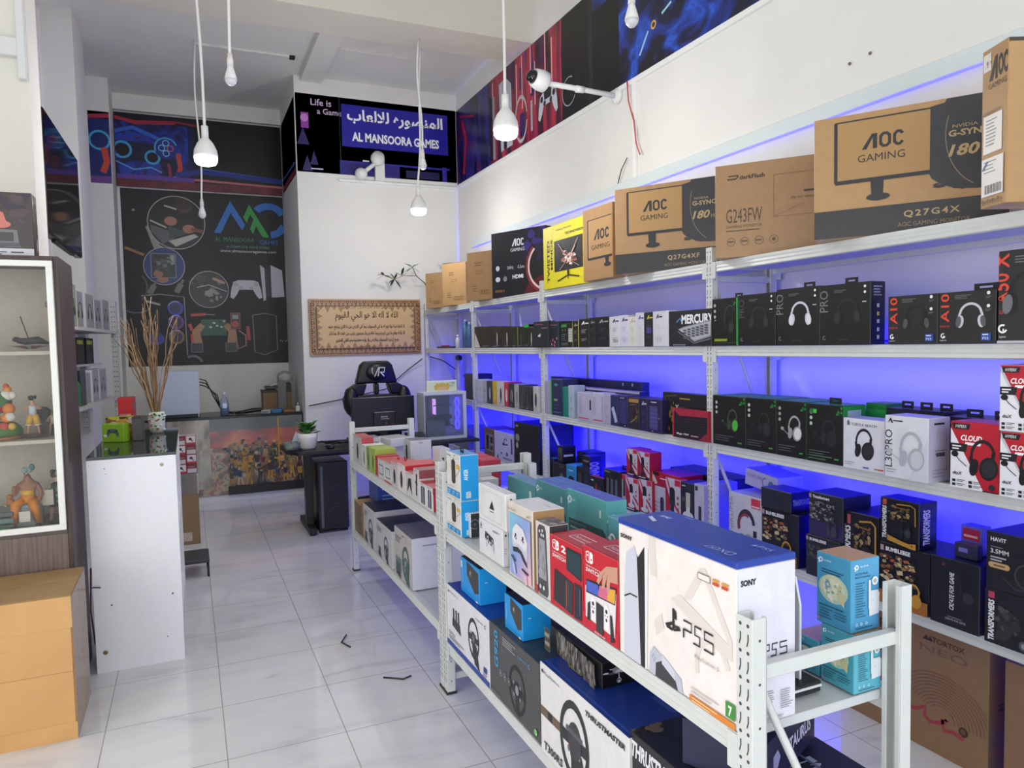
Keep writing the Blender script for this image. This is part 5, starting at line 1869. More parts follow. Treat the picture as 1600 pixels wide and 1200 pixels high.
bx('headset_box', 'black box with a white headset on the second shelf', 'box', 'headset boxes on the second shelf', (2.442, 2.3189, 1.531), (0.2398, 0.14, 0.2437), 0, '#161818', A_pro('#c9ccd6', '#dcdee6', 'PRO', 1), tab=(0, .06, '#0c0c0e'))
bx('headset_box', 'black box with a black headset and an icon strip on its end', 'box', 'headset boxes on the second shelf', (2.4119, 2.0777, 1.531), (0.2402, 0.0798, 0.241), 0, {'*': '#161718', 'S': '#15172c'}, A_pro('#232426', '#2c2d30', 'PRO', 1), tab=(0, .06, '#0c0c0e'))
bx('headset_box', 'black headset box with red upright lettering and a black headset', 'box', 'headset boxes on the second shelf', (2.431, 1.7876, 1.531), (0.1951, 0.11, 0.1758), 0, {'*': '#232224', 'T': '#18181c'}, A_a10('#17181a', '#4a4c50'))
bx('headset_box', 'black headset box with red upright lettering and a grey and white headset', 'box', 'headset boxes on the second shelf', (2.431, 1.5897, 1.531), (0.196, 0.11, 0.1757), 0, {'*': '#232224', 'T': '#18181c'}, A_a10('#c2c3ca', '#55575c'), tab=(-.03, .08, '#101014'))
bx('headset_box', 'tall black headset box with big red upright lettering', 'box', 'headset boxes on the second shelf', (2.444, 1.3994, 1.531), (0.1716, 0.14, 0.2931), 0, {'*': '#252426'}, A_a10('#141416', '#6a6c70', 'A50 X', True))

# ---- boxes on the third shelf
bx('gadget_box', 'pale grey box, first in the small row on the third shelf', 'box', 'small boxes on the third shelf', (2.444, 6.1172, 1.046), (0.0785, 0.12, 0.2009), 0, '#b4b6c4', A_kbd(None, '#77787e', '#c8c8d0'))
bx('gadget_box', 'pale grey box with a red mark, second in the small row', 'box', 'small boxes on the third shelf', (2.444, 6.0307, 1.046), (0.0921, 0.12, 0.2009), 0, '#bcbecb', A_kbd(None, '#b04a5a', '#c8c8d0'))
bx('gadget_box', 'grey box with a white edge before the black one', 'box', 'small boxes on the third shelf', (2.444, 5.9311, 1.046), (0.1047, 0.12, 0.1986), 0, '#a8aab4', A_kbd(None, '#55575c', '#e0e0e4'))
bx('gadget_box', 'black box with a silver gadget beside the yellow one', 'box', 'small boxes on the third shelf', (2.444, 5.8124, 1.046), (0.1303, 0.12, 0.1969), 0, '#2c2c2e', A_mouse('#a8b0b8'))
bx('gadget_box', 'bright yellow slim box on the third shelf', 'box', 'small boxes on the third shelf', (2.444, 5.6972, 1.046), (0.0977, 0.12, 0.2019), 0, '#c9a41c', A_mouse('#d8c03c'))
bx('gadget_box', 'white box showing a dark brown gadget beside the yellow one', 'box', 'small boxes on the third shelf', (2.444, 5.5728, 1.046), (0.1486, 0.12, 0.2003), 0, '#c8c4c4', A_mouse('#5a3a2a', '#2a2422'))
bx('gadget_box', 'narrow red and white box on the third shelf', 'box', 'small boxes on the third shelf', (2.444, 5.4519, 1.046), (0.0907, 0.12, 0.2008), 0, '#b8283c', A_mouse('#d8d0d4'))
bx('gadget_box', 'black box with a round cream gadget', 'box', 'small boxes on the third shelf', (2.444, 5.3487, 1.046), (0.1133, 0.12, 0.194), 0, '#2a2a2a', A_mouse('#c4c0b0', '#3a3a38'))
bx('gadget_box', 'grey-white slim box before the three dark ones', 'box', 'small boxes on the third shelf', (2.444, 5.2483, 1.046), (0.0851, 0.12, 0.1935), 0, '#aaa9a4', A_mouse('#8a8a88'))
bx('gadget_box', 'charcoal box, first of the three dark ones', 'box', 'small boxes on the third shelf', (2.444, 5.1514, 1.046), (0.1064, 0.12, 0.1921), 0, '#3a3a38', A_mouse('#2c2c2c', '#6a6a62'))
bx('gadget_box', 'charcoal box, middle of the three dark ones', 'box', 'small boxes on the third shelf', (2.444, 5.0456, 1.046), (0.1028, 0.12, 0.1868), 0, '#353534', A_mouse('#262626', '#5a5a54'))
bx('gadget_box', 'charcoal box, last and thinnest of the three dark ones', 'box', 'small boxes on the third shelf', (2.444, 4.9683, 1.046), (0.0495, 0.12, 0.1865), 0, '#30302f', A_mouse('#222222'))
bx('gadget_box', 'white box with a dark oval, last before the second slotted post', 'box', 'small boxes on the third shelf', (2.444, 4.9016, 1.046), (0.0814, 0.12, 0.1912), 0, '#c2c2bc', A_mouse('#3a3c3c'))
bx('keyboard_box', 'thin dark grey box hugging the second slotted post', 'box', 'keyboard boxes on the third shelf', (2.508, 4.8834, 1.046), (0.0257, 0.12, 0.227), 0, '#3a3648', None)
bx('keyboard_box', 'pale lavender box beside the green-edged keyboard box', 'box', 'keyboard boxes on the third shelf', (2.448, 4.7098, 1.046), (0.0813, 0.12, 0.2398), 0, '#a29cb8', None)
bx('keyboard_box', 'navy keyboard box end with a bright green edge', 'box', 'keyboard boxes on the third shelf', (2.449, 4.5649, 1.046), (0.1803, 0.13, 0.2575), 0, '#2b2f52', {'F': lambda a: (a.rect(0, 0, .12, 1, '#4cae62'), a.poly([(.3, .85), (.5, .9), (.7, .85), (.5, .8)], '#3a8a90'), a.rect(.3, .4, .62, .46, '#8a9a7a'), a.lines(.3, .3, .5, 2, .1, .02, '#4a5080'), a.rect(.2, .08, .9, .1, '#6a7098'))})
bx('keyboard_box', 'long navy keyboard box standing on edge at the back of the third shelf', 'box', 'keyboard boxes on the third shelf', (2.588, 4.3725, 1.046), (1.2311, 0.06, 0.2587), 0, {'*': '#1e2248', 'T': '#2a2c70'}, {'F': lambda a: (a.circ(.83, .93, .04, '#8a90c0'), a.circ(.92, .93, .04, '#8a90c0'), a.rect(0, 0, .02, 1, '#3a9a60'))})
bx('keyboard_box', 'teal green slim box on the third shelf', 'box', 'keyboard boxes on the third shelf', (2.433, 4.4301, 1.046), (0.0829, 0.09, 0.21), 0, '#1f7f70', None)
bx('keyboard_box', 'pale blue-white slim box beside the teal green one', 'box', 'keyboard boxes on the third shelf', (2.433, 4.3517, 1.046), (0.0714, 0.09, 0.2227), 0, '#a8b6c4', A_kbd(None, '#5a6a7a', '#c8d4dc'))
bx('keyboard_box', 'long black keyboard box with a white top edge, lying behind the white boxes', 'box', 'keyboard boxes on the third shelf', (2.518, 4.0708, 1.046), (0.7922, 0.06, 0.2082), 0, {'*': '#1d1c26', 'T': '#8a88c8'}, {'F': lambda a: (a.rect(0, .93, 1, 1, '#a8a6d0'), a.rect(0, 0, .02, 1, '#30303a'))})  # bluish top colour holds the glow of the strip lights
bx('keyboard_box', 'white box with an upright grey word and a red foot line', 'box', 'keyboard boxes on the third shelf', (2.425, 4.1594, 1.046), (0.1935, 0.09, 0.1857), 0, '#b3b1c6', {'F': lambda a: (a.text('CIDOO', .3, .25, .16, '#8a889c', rot=90, w=.6), a.rect(.1, .06, .8, .1, '#c04a5a'), a.rect(.86, .4, .96, .75, '#2a2838'))})
bx('keyboard_box', 'white box with a red foot line, second of the two alike', 'box', 'keyboard boxes on the third shelf', (2.425, 3.9847, 1.046), (0.1452, 0.09, 0.1918), 0, '#b8b7cc', {'F': lambda a: (a.text('CIDOO', .3, .25, .16, '#8a889c', rot=90, w=.6), a.rect(.1, .06, .9, .1, '#c04a5a'), a.rect(.8, .1, .98, .9, '#a4a2ba'))})
bx('keyboard_box', 'slim grey-white box before the blue patterned one', 'box', 'keyboard boxes on the third shelf', (2.427, 3.8769, 1.046), (0.0746, 0.09, 0.1872), 0, '#a9a8bc', A_kbd(None, '#8886a0', '#b8b8cc'))
bx('gadget_box', 'dark blue box with a slanted white gadget', 'box', 'keyboard boxes on the third shelf', (2.428, 3.7868, 1.046), (0.0829, 0.1, 0.1881), 0, '#2b3160', {'F': lambda a: a.line([(.25, .6), (.6, .3), (.75, .12)], .16, '#aab4d4')})
bx('gadget_box', 'deep violet box with a see-through front', 'box', 'keyboard boxes on the third shelf', (2.424, 3.6841, 1.046), (0.1005, 0.1, 0.1916), 0, '#2a2552', {'F': lambda a: (a.rect(.1, .1, .9, .86, '#37306a'), a.rect(.1, .08, .9, .12, '#16142a'), a.circ(.7, .06, .02, '#dcdce8'), a.lines(.2, .94, .5, 1, .04, .03, '#8a88b0'))})
bx('gadget_box', 'black and gold box between the violet ones', 'box', 'keyboard boxes on the third shelf', (2.434, 3.5713, 1.046), (0.1158, 0.12, 0.1881), 0, '#2c2632', {'F': lambda a: (a.rect(.1, .84, .95, .95, '#a07a48'), a.line([(.2, .2), (.6, .3), (.9, .6)], .03, '#a08030'), a.line([(.15, .75), (.8, .78)], .012, '#8a6a40'), a.splat(.3, .2, .9, .7, ['#3a3040', '#20202c', '#6a5630'], 12, 2, .25, .1))})
bx('gadget_box', 'narrow dark violet box beside the black and gold one', 'box', 'keyboard boxes on the third shelf', (2.436, 3.4739, 1.046), (0.0693, 0.12, 0.1876), 0, '#241f48', A_kbd('#c8c8d8', '#5a5488', '#302a60'))
bx('gadget_box', 'dark violet box with a silver canister pictured on it', 'box', 'keyboard boxes on the third shelf', (2.43, 3.3599, 1.046), (0.1391, 0.12, 0.189), 0, '#262148', {'F': lambda a: (a.rect(.2, .1, .75, .8, '#46427a'), [a.rect(.2, .2 + i * .12, .75, .23 + i * .12, '#5c588e') for i in range(5)], a.lines(.3, .93, .4, 1, .04, .03, '#b8b8cc'), a.circ(.85, .45, .03, '#8a88b0'), a.circ(.4, .05, .02, '#c8c8d8'))})
bx('keyboard_box', 'black keyboard box with gold outline art, behind the red one', 'box', 'keyboard boxes on the third shelf', (2.443, 3.1424, 1.046), (0.4023, 0.05, 0.2313), 0, {'*': '#201e26', 'T': '#2a2830'}, {'F': lambda a: (a.line([(.08, .1), (.06, .9), (.3, .94)], .012, '#8a7a30'), a.rect(.38, .86, .6, .89, '#a08a38'), a.text('X', .28, .62, .1, '#c8c8d4', w=.08, bold=.03), a.line([(.35, .66), (.5, .66)], .02, '#5a5870'), a.splat(.12, .1, .3, .8, ['#6a6030', '#2c2a34', '#8a7a38'], 16, 3, .2, .06), a.rect(.4, .3, .98, .6, '#2a2a3a'))})
bx('keyboard_box', 'red and black keyboard box leaning out before the gold outlined one', 'box', 'keyboard boxes on the third shelf', (2.383, 3.0416, 1.046), (0.2879, 0.034, 0.1557), 0, {'*': '#a82438', 'F': '#221c22', 'T': '#8a1c2c'}, {'F': lambda a: (a.poly([(.0, 1), (1, 1), (1, .8), (.2, .76)], '#a3243a'), a.poly([(0, 1), (.06, 1), (.04, 0), (0, 0)], '#b02840'), a.poly([(.75, .02), (.99, .02), (.99, .3)], '#8a2438'), a.poly([(.3, .35), (.95, .32), (.99, .68), (.36, .64)], '#15151a'), [a.line([(.34, .42 + i * .08), (.97, .4 + i * .085)], .012, '#4a3c48') for i in range(4)], a.text('Mage 75M', .12, .1, .08, '#e8e0e4', w=.36, bold=.02, shear=.2), a.rect(.54, .11, .75, .15, '#b08a92'))})
bx('headset_box', 'black box with a bright green headset', 'box', 'headset boxes on the third shelf', (2.476, 2.7544, 1.046), (0.2306, 0.2, 0.2419), 0, {'*': '#151615', 'T': '#1e6e34', 'S': '#248a34'}, A_green('#4cae3a', c='#3a4a34'))
bx('headset_box', 'black box with a black headset between the green and the white headsets', 'box', 'headset boxes on the third shelf', (2.476, 2.5411, 1.046), (0.1935, 0.2, 0.2444), 0, {'*': '#151615', 'T': '#1e6e34', 'S': '#248a34'}, A_green('#2c2f2f'))
bx('headset_box', 'black box with a white headset on the third shelf', 'box', 'headset boxes on the third shelf', (2.474, 2.3559, 1.046), (0.1706, 0.2, 0.2433), 0, {'*': '#151615', 'T': '#1e6e34', 'S': '#248a34'}, A_green('#d8dada', tag_='#9aa09a', c='#9a9c9c'))
bx('headset_box', 'black box with a green badge and a barely visible headset', 'box', 'headset boxes on the third shelf', (2.4348, 2.1737, 1.046), (0.1841, 0.1256, 0.2408), 0, {'*': '#151615', 'T': '#1e6e34', 'S': '#248a34'}, dict(A_green('#222426', c='#1f2123'), F=lambda a: (A_green('#222426', c='#26282a')['F'](a), a.rect(.1, .84, .3, .92, '#1f6a2c'), a.rect(.2, .85, .29, .91, '#4ac23c'), a.lines(.06, .12, .7, 2, .05, .02, '#4a6a4e'))), tab=(.0, .06, '#0c0c0c'))
bx('headset_box', 'white box with a black headset and small tricolour marks', 'box', 'headset boxes on the third shelf', (2.408, 1.9747, 1.046), (0.187, 0.1, 0.1988), 0, {'*': '#d4d4de', 'S': '#b8b8cc', 'T': '#b0b0d8'}, A_white_hs('TURTLE BEACH', flag=True))  # white top painted lavender for the blue strip light
bx('headset_box', 'white box with a silver headset and upright lettering', 'box', 'headset boxes on the third shelf', (2.3899, 1.7743, 1.046), (0.1713, 0.1138, 0.2274), 0, {'*': '#d3d4dc', 'S': '#b9b8d0', 'T': '#b0b0dc'}, A_white_hs('', '#a9abb6', '#c2c4cc', 'L30PRO', '#b0b2bc'))  # strip glow put into the top as a bluish tint
bx('headset_box', 'red and white box with a black headset, shorter than the stacked pair', 'box', 'headset boxes on the third shelf', (2.418, 1.5437, 1.046), (0.1623, 0.12, 0.2253), 0, {'*': '#b5172a', 'S': '#9a1424'}, A_cloud())
bx('headset_box', 'red and white headset box, under one of the same', 'box', 'headset boxes on the third shelf', (2.418, 1.3808, 1.046), (0.1466, 0.14, 0.2084), 0, {'*': '#c4c4ce', 'T': '#a01828'}, A_cloud())
bx('headset_box', 'red and white headset box stacked on one of the same', 'box', 'headset boxes on the third shelf', (2.418, 1.3845, 1.2554), (0.146, 0.14, 0.2086), 0, {'*': '#c4c4ce', 'T': '#a01828'}, A_cloud('CLOUD'))
bx('headset_box', 'green backed box at the rear, behind the green trimmed headset boxes', 'box', 'headset boxes on the third shelf', (2.608, 2.083, 1.046), (0.0958, 0.1, 0.2427), 0, {'*': '#1f7a34'}, {'F': lambda a: a.rect(0, .5, 1, .9, '#2a9a44')})
bx('headset_box', 'dark navy headset box at the rear, behind the silver headset box', 'box', 'headset boxes on the third shelf', (2.588, 1.8816, 1.046), (0.2381, 0.14, 0.233), 0, '#10111e', A_lines(None, '#55587a', 3), tab=[(.08, .05, '#0c0c14'), (0, .05, '#0c0c14'), (-.08, .05, '#0c0c14')])
bx('headset_box', 'dark navy headset box at the rear, behind the red and white one', 'box', 'headset boxes on the third shelf', (2.568, 1.6505, 1.046), (0.1886, 0.14, 0.2223), 0, '#10111e', {'F': lambda a: a.text('HAVIT', .1, .86, .07, '#8a8cc0', w=.35)}, tab=[(.03, .06, '#0c0c14'), (-.07, .06, '#0c0c14')])

# ---- boxes on the lowest shelf
bx('gadget_box', 'brown box with two black gadgets in its window', 'box', 'boxes on the lowest shelf', (2.538, 5.9812, 0.556), (0.2386, 0.2, 0.2552), 0, '#6a4a30', {'F': lambda a: (a.rect(.12, .2, .9, .8, '#8a8478'), a.rect(.2, .25, .5, .76, '#1c1a1a'), a.rect(.6, .5, .85, .72, '#1c1a1a'), a.rect(.6, .25, .85, .4, '#2a2a2a'))})
bx('headset_box', 'white box with a headset and charging pods, on the lowest shelf by the second bay', 'box', 'boxes on the lowest shelf', (2.478, 5.6147, 0.556), (0.3949, 0.12, 0.2564), 0, {'*': '#b6b4dc', 'T': '#8a88d8'}, {'F': lambda a: (a.ring(.62, .7, .12, .03, '#2a2c44', 20, 330, 1.2), a.circ(.5, .62, .05, '#2a2c44', 1.2), a.line([(.5, .6), (.75, .62)], .03, '#2a2c44'), a.circ(.68, .3, .06, '#3a3c58', 1.4), a.circ(.68, .3, .03, '#8a8cb0'), a.circ(.4, .3, .035, '#3a3c58', 1.4), a.rect(.45, .12, .95, .18, '#7a7ca8'), a.circ(.18, .14, .06, '#5a5c88'), a.rect(.9, .35, .98, .85, '#4a4c78'))})  # white tinted violet, deeper on top: blue strip light in the colour
bx('pc_part_box', 'black box with pale round stickers, lower one of the pair by the second post', 'box', 'boxes on the lowest shelf', (2.558, 5.1384, 0.556), (0.46, 0.3, 0.1226), 0, '#1d1d1c', {'F': lambda a: (a.lines(.1, .4, .3, 2, .1, .03, '#3a3a38'), a.circ(.8, .6, .04, '#4a4a46'))})
bx('pc_part_box', 'black box with pale round stickers, upper one of the pair by the second post', 'box', 'boxes on the lowest shelf', (2.558, 5.1327, 0.6796), (0.459, 0.3, 0.2523), 0, {'*': '#222120', 'T': '#16163a'}, {'F': lambda a: (a.circ(.14, .5, .12, '#8a8a82', 1.3), a.circ(.12, .25, .1, '#9a9a90', 1.0), a.rect(.06, .85, .18, .9, '#8a8a84'), a.circ(.4, .7, .06, '#3a3a36'), a.circ(.7, .75, .05, '#3a3a36'))})  # navy on the black top is painted strip light
bx('gadget_box', 'dark box with a teal top against the second post', 'box', 'boxes on the lowest shelf', (2.538, 4.7592, 0.556), (0.0714, 0.2, 0.1506), 0, {'*': '#1b1f20', 'T': '#1f7a80'}, None)
bx('mouse_box', 'black box with a grey gadget under the small white-lined box', 'box', 'boxes on the lowest shelf', (2.488, 4.5392, 0.556), (0.174, 0.2, 0.145), 0, '#1d1d1e', {'F': lambda a: (a.poly([(.5, .5), (.75, .6), (.85, .3), (.6, .2)], '#5a5c5c'), a.lines(.5, .9, .4, 1, .05, .03, '#6a6c6c'))})
bx('mouse_box', 'small black box with a white line, balanced on top of the others', 'box', 'boxes on the lowest shelf', (2.4627, 4.5704, 0.703), (0.0771, 0.1094, 0.1198), 0, {'*': '#17181c', 'N': '#202024'}, {'F': lambda a: (a.rect(.1, .2, .9, .9, '#4a5044'), a.circ(.5, .4, .2, '#2a2c2a')), 'S': lambda a: a.rect(.1, .38, .8, .5, '#b8bccc')})
bx('mouse_box', 'cyan blue box with a dark shape at its foot', 'box', 'boxes on the lowest shelf', (2.443, 4.3598, 0.556), (0.145, 0.12, 0.1593), 0, {'*': '#2a82b8', 'T': '#3a98cc', 'S': '#2a2c30'}, {'F': lambda a: (a.poly([(.2, .02), (.22, .45), (.4, .55), (.75, .5), (.8, .02)], '#18181a'), a.circ(.5, .2, .06, '#8a8a8c'), a.lines(.2, .8, .5, 1, .05, .04, '#b8dcec'))})
bx('gadget_box', 'slim black box with a grey bar beside the cyan one', 'box', 'boxes on the lowest shelf', (2.458, 4.256, 0.556), (0.0779, 0.14, 0.1655), 0, '#1a1b1d', {'F': lambda a: a.rect(.3, .05, .9, .8, '#3c3e44')})
bx('gadget_box', 'black box standing behind the one with bright upright letters', 'box', 'boxes on the lowest shelf', (2.568, 4.4014, 0.556), (0.1612, 0.14, 0.2385), 0, {'*': '#15161a', 'T': '#16185a'}, None)  # blue top of a black box: strip glow painted in
bx('gadget_box', 'black box with bright upright letters on its end', 'box', 'boxes on the lowest shelf', (2.4371, 4.1612, 0.556), (0.0921, 0.0982, 0.2519), 0, {'*': '#17181c', 'S': '#0e0f2c', 'T': '#16185a'}, {'F': lambda a: (a.rect(.2, .05, .8, .6, '#2c2f38'), a.circ(.5, .62, .12, '#23262e', 2), a.text('TORNADO', .1, .84, .05, '#b8b8bc', w=.8)), 'S': lambda a: a.text('TORNADO', .75, .25, .3, '#9a90e0', rot=90, w=.6, bold=.04)})  # top painted blue, as lit by the strips
bx('gadget_box', 'low black box with a magenta top and a red mark', 'box', 'boxes on the lowest shelf', (2.368, 3.9712, 0.556), (0.1657, 0.03, 0.1452), 0, {'*': '#1b191b', 'T': '#a01c5c'}, {'F': lambda a: (a.rect(.4, .3, .55, .7, '#8a2430'), a.lines(.1, .85, .2, 1, .05, .06, '#c8c8cc'), a.circ(.75, .5, .08, '#5a3a2a'))})
bx('gadget_box', 'black box with three grey bars and a carrying handle', 'box', 'boxes on the lowest shelf', (2.448, 3.8082, 0.556), (0.1917, 0.16, 0.2124), 0, {'*': '#1d1e20', 'T': '#1616a0'}, {'F': lambda a: ([a.poly([(.15 + i * .26, .15), (.3 + i * .26, .12), (.32 + i * .26, .72), (.17 + i * .26, .76)], '#565a5e') for i in range(3)], a.rect(.05, .9, .4, .95, '#6a6c70'))}, tab=(-.03, .07, '#101018'))  # vivid blue top is strip light painted on black card
bx('microphone_box', 'white box with a dark gadget and a red top', 'box', 'boxes on the lowest shelf', (2.428, 3.699, 0.556), (0.0554, 0.1, 0.2025), 0, {'*': '#b4b2c8', 'T': '#b02040'}, {'F': lambda a: (a.rect(.5, .35, .95, .85, '#3a3a3e'), a.rect(.0, .85, 1, 1, '#b02438'))})
bx('microphone_box', 'lower red and white microphone box next to the black handled box', 'box', 'red and white microphone boxes on the lowest shelf', (2.418, 3.5876, 0.556), (0.1342, 0.1, 0.1992), 0, {'*': '#c2bdc8', 'S': '#9a1428', 'T': '#a01830'}, A_mic('#c8c4cc'))
bx('microphone_box', 'lower red and white microphone box beside the plain white one', 'box', 'red and white microphone boxes on the lowest shelf', (2.418, 3.4512, 0.556), (0.1297, 0.1, 0.21), 0, {'*': '#c2bdc8', 'S': '#9a1428', 'T': '#a01830'}, A_mic('#c8c4cc'))
bx('microphone_box', 'upper red and white microphone box, over the one by the black handled box', 'box', 'red and white microphone boxes on the lowest shelf', (2.418, 3.5864, 0.767), (0.1136, 0.1, 0.1597), 0, {'*': '#c2bdc8', 'S': '#9a1428', 'T': '#a01830'}, A_mic('#2a2a2e'))
bx('microphone_box', 'upper red and white microphone box with its red side showing', 'box', 'red and white microphone boxes on the lowest shelf', (2.4098, 3.4664, 0.767), (0.1175, 0.0836, 0.1574), 0, {'*': '#c2bdc8', 'S': '#9a1428', 'T': '#a01830'}, A_mic('#2a2a2e'))
bx('microphone_box', 'white microphone box with a black microphone and green marks', 'box', 'red and white microphone boxes on the lowest shelf', (2.438, 3.3488, 0.556), (0.1234, 0.1, 0.1884), 0, '#b9b8c8', {'F': lambda a: (a.line([(.75, .1), (.75, .6)], .18, '#2a2c30'), a.circ(.75, .62, .09, '#2a2c30'), [a.rect(.2, v, .3, v + .04, '#4a6a60') for v in (.5, .38, .26)], a.lines(.35, .53, .25, 3, .12, .02, '#77788a'), a.rect(.6, .05, .95, .1, '#c86a5a'))})
bx('headset_box', 'red boxed headset lying over the white microphone box', 'box', 'red and white microphone boxes on the lowest shelf', (2.468, 3.2829, 0.7454), (0.2488, 0.16, 0.0805), 0, {'*': '#a5182c', 'T': '#8a1430'}, {'F': lambda a: (a.poly([(0, 0), (0, .95), (.2, .2)], '#c8c4cc'), a.poly([(.02, .75), (.25, .72), (.25, .98), (.02, .98)], '#1a1a1c'), a.rect(.3, .55, .7, .62, '#e0d8dc'), a.circ(.75, .4, .05, '#a8a830'))})
bx('microphone_box', 'tall red and white microphone box with a dark tripod microphone', 'box', 'red and white microphone boxes on the lowest shelf', (2.389, 3.1842, 0.556), (0.1319, 0.05, 0.2606), 0, {'*': '#c2bdc8', 'S': '#9a1428', 'T': '#a01830'}, A_mic('#2c2a34'))
bx('microphone_box', 'black box with a white stand microphone', 'box', 'red and white microphone boxes on the lowest shelf', (2.424, 3.0627, 0.556), (0.1031, 0.12, 0.2584), 0, '#26262a', {'F': lambda a: (a.rect(.4, .5, .75, .8, '#b8b6a8'), a.rect(.42, .3, .72, .5, '#cfcfd4'), a.circ(.57, .3, .12, '#cfcfd4', 1.5), a.line([(.57, .3), (.55, .02)], .2, '#b8b8c0'), a.lines(.1, .94, .3, 1, .04, .02, '#c8c8cc'), a.circ(.2, .65, .05, '#55555a'))})
bx('microphone_box', 'white box with a slim black microphone beside the third slotted post', 'box', 'red and white microphone boxes on the lowest shelf', (2.472, 2.9645, 0.556), (0.0754, 0.22, 0.2672), 0, {'*': '#b6b4c6', 'S': '#8a86c8', 'T': '#8a88d8'}, {'F': lambda a: (a.rect(.1, .87, .4, .96, '#2a4a3c'), a.rect(.45, .12, .75, .58, '#2c2c34'), a.line([(.6, .12), (.6, .02)], .02, '#2c2c34'))})  # lavender end and top: blue strip light painted on a white box
bx('headset_box', 'white box with a red-lined headset and upright grey letters', 'box', 'boxes on the lowest shelf by the long rack near end', (2.488, 2.6592, 0.556), (0.2204, 0.2, 0.266), 0, {'*': '#bcbcca', 'T': '#9a98d0'}, {'F': lambda a: (a.text('ONIKUMA', .15, .12, .13, '#8a8a98', rot=90, w=.8), a.rect(.7, .8, .97, .97, '#c03048'), a.rect(.72, .82, .95, .84, '#e8d0d4'), a.ring(.55, .45, .3, .09, '#2c2a32', 10, 200, .75), a.ring(.52, .42, .25, .05, '#8a3038', 60, 190, .7), a.circ(.4, .15, .14, '#6a6e7e', .8), a.circ(.62, .14, .17, '#868a9c', .9), a.rect(.76, .28, .86, .4, '#202026'))})  # top colour carries the blue light of the strips
bx('headset_box', 'black box with gold robot art, beside the red-lined headset box', 'box', 'boxes on the lowest shelf by the long rack near end', (2.488, 2.4357, 0.556), (0.22, 0.2, 0.2344), 0, {'*': '#15161a', 'S': '#0c0c20'}, A_robot('BUMBLEBEE', ['#8a7a4c', '#b8a878', '#6a4a2a', '#2a2620', '#a0522c', '#c9b88c'], 3, '#b8882c', floor_='#8a5420'))
bx('headset_box', 'flat charcoal box with bright letters on its end, lying on the gold robot one', 'box', 'boxes on the lowest shelf by the long rack near end', (2.4464, 2.4585, 0.7914), (0.1813, 0.1208, 0.091), 0, {'*': '#22242a', 'S': '#0f1030', 'T': '#1414a0'}, {'S': lambda a: a.text('TRANSFORMERS', .1, .35, .3, '#8a8ae0', w=.85, bold=.04)})  # blue of the top is strip light set in its colour
bx('headset_box', 'dark grey box with a bumpy figure, lower of the pair in plastic wrap', 'box', 'boxes on the lowest shelf by the long rack near end', (2.461, 2.1859, 0.556), (0.1755, 0.17, 0.1737), 0, {'*': '#26262c'}, A_robot('BUMBLEBEE', ['#3a3a3e', '#55565a', '#6a6656', '#202024'], 6, '#3a3a3e'))
bx('headset_box', 'dark box with a grey robot and violet haze, upper of the wrapped pair', 'box', 'boxes on the lowest shelf by the long rack near end', (2.456, 2.17, 0.7307), (0.1732, 0.16, 0.1842), 0, {'*': '#25262b', 'S': '#15163a'}, {'F': lambda a: (a.rect(.0, .02, .997, .35, '#2f2850'), A_robot('Transformers', ['#4a4c52', '#75777c', '#2c2d33', '#8f9196', '#3a3b40'], 9, '#3a3c44')['F'](a))})
bx('headset_box', 'black headset box with gold corner art standing directly on the lowest shelf', 'box', 'boxes on the lowest shelf by the long rack near end', (2.488, 2.0042, 0.556), (0.1564, 0.2, 0.3107), 0, {'*': '#131417'}, A_robot('', ['#6a5430', '#8a744a', '#3a2c1c', '#a08a58'], 5, vert=True))
bx('headset_box', 'black box with gold robot art and a gold headset, under the gold cornered one', 'box', 'boxes on the lowest shelf by the long rack near end', (2.472, 1.8077, 0.556), (0.2028, 0.2, 0.2296), 0, {'*': '#141519', 'S': '#0c0c1c'}, A_robot('BUMBLEBEE', ['#8a7a4c', '#b8a878', '#6a4a2a', '#2a2620', '#a0522c', '#c9b88c'], 3, '#b8882c', floor_='#96601f'))
bx('headset_box', 'black headset box with gold corner art, on top of the gold robot box', 'box', 'boxes on the lowest shelf by the long rack near end', (2.4199, 1.8283, 0.7866), (0.1598, 0.0959, 0.1713), 0, {'*': '#131417', 'S': '#0a0a24', 'T': '#1212a0'}, A_robot('', ['#6a5430', '#8a744a', '#3a2c1c', '#a08a58'], 5, vert=True))  # black top painted bright blue for the strip glow
bx('headset_box', 'black box with an upright white slogan and a hidden headset', 'box', 'boxes on the lowest shelf by the long rack near end', (2.462, 1.6091, 0.556), (0.1743, 0.2, 0.2368), 0, {'*': '#17181d', 'S': '#2c2a50', 'T': '#10103a'}, {'F': lambda a: (a.rect(.1, .2, .9, .93, '#14161f'), a.text('CREATE FOR GAME', .5, .26, .07, '#d4d4d8', rot=90, w=.55, bold=.02, shear=.15), a.circ(.28, .9, .02, '#7a2034'), a.poly([(.62, .5), (.85, .45), (.86, .85), (.65, .88)], '#0a0a10'), a.circ(.78, .5, .08, '#2a2a32'), a.ring(.25, .6, .3, .02, '#20242e', -60, 60), a.text('CREATE FOR GAME', .32, .1, .03, '#b8b8bc', w=.42), a.lines(.38, .16, .3, 1, .03, .012, '#7a7a80'))})  # dark blue top: painted light of the strips
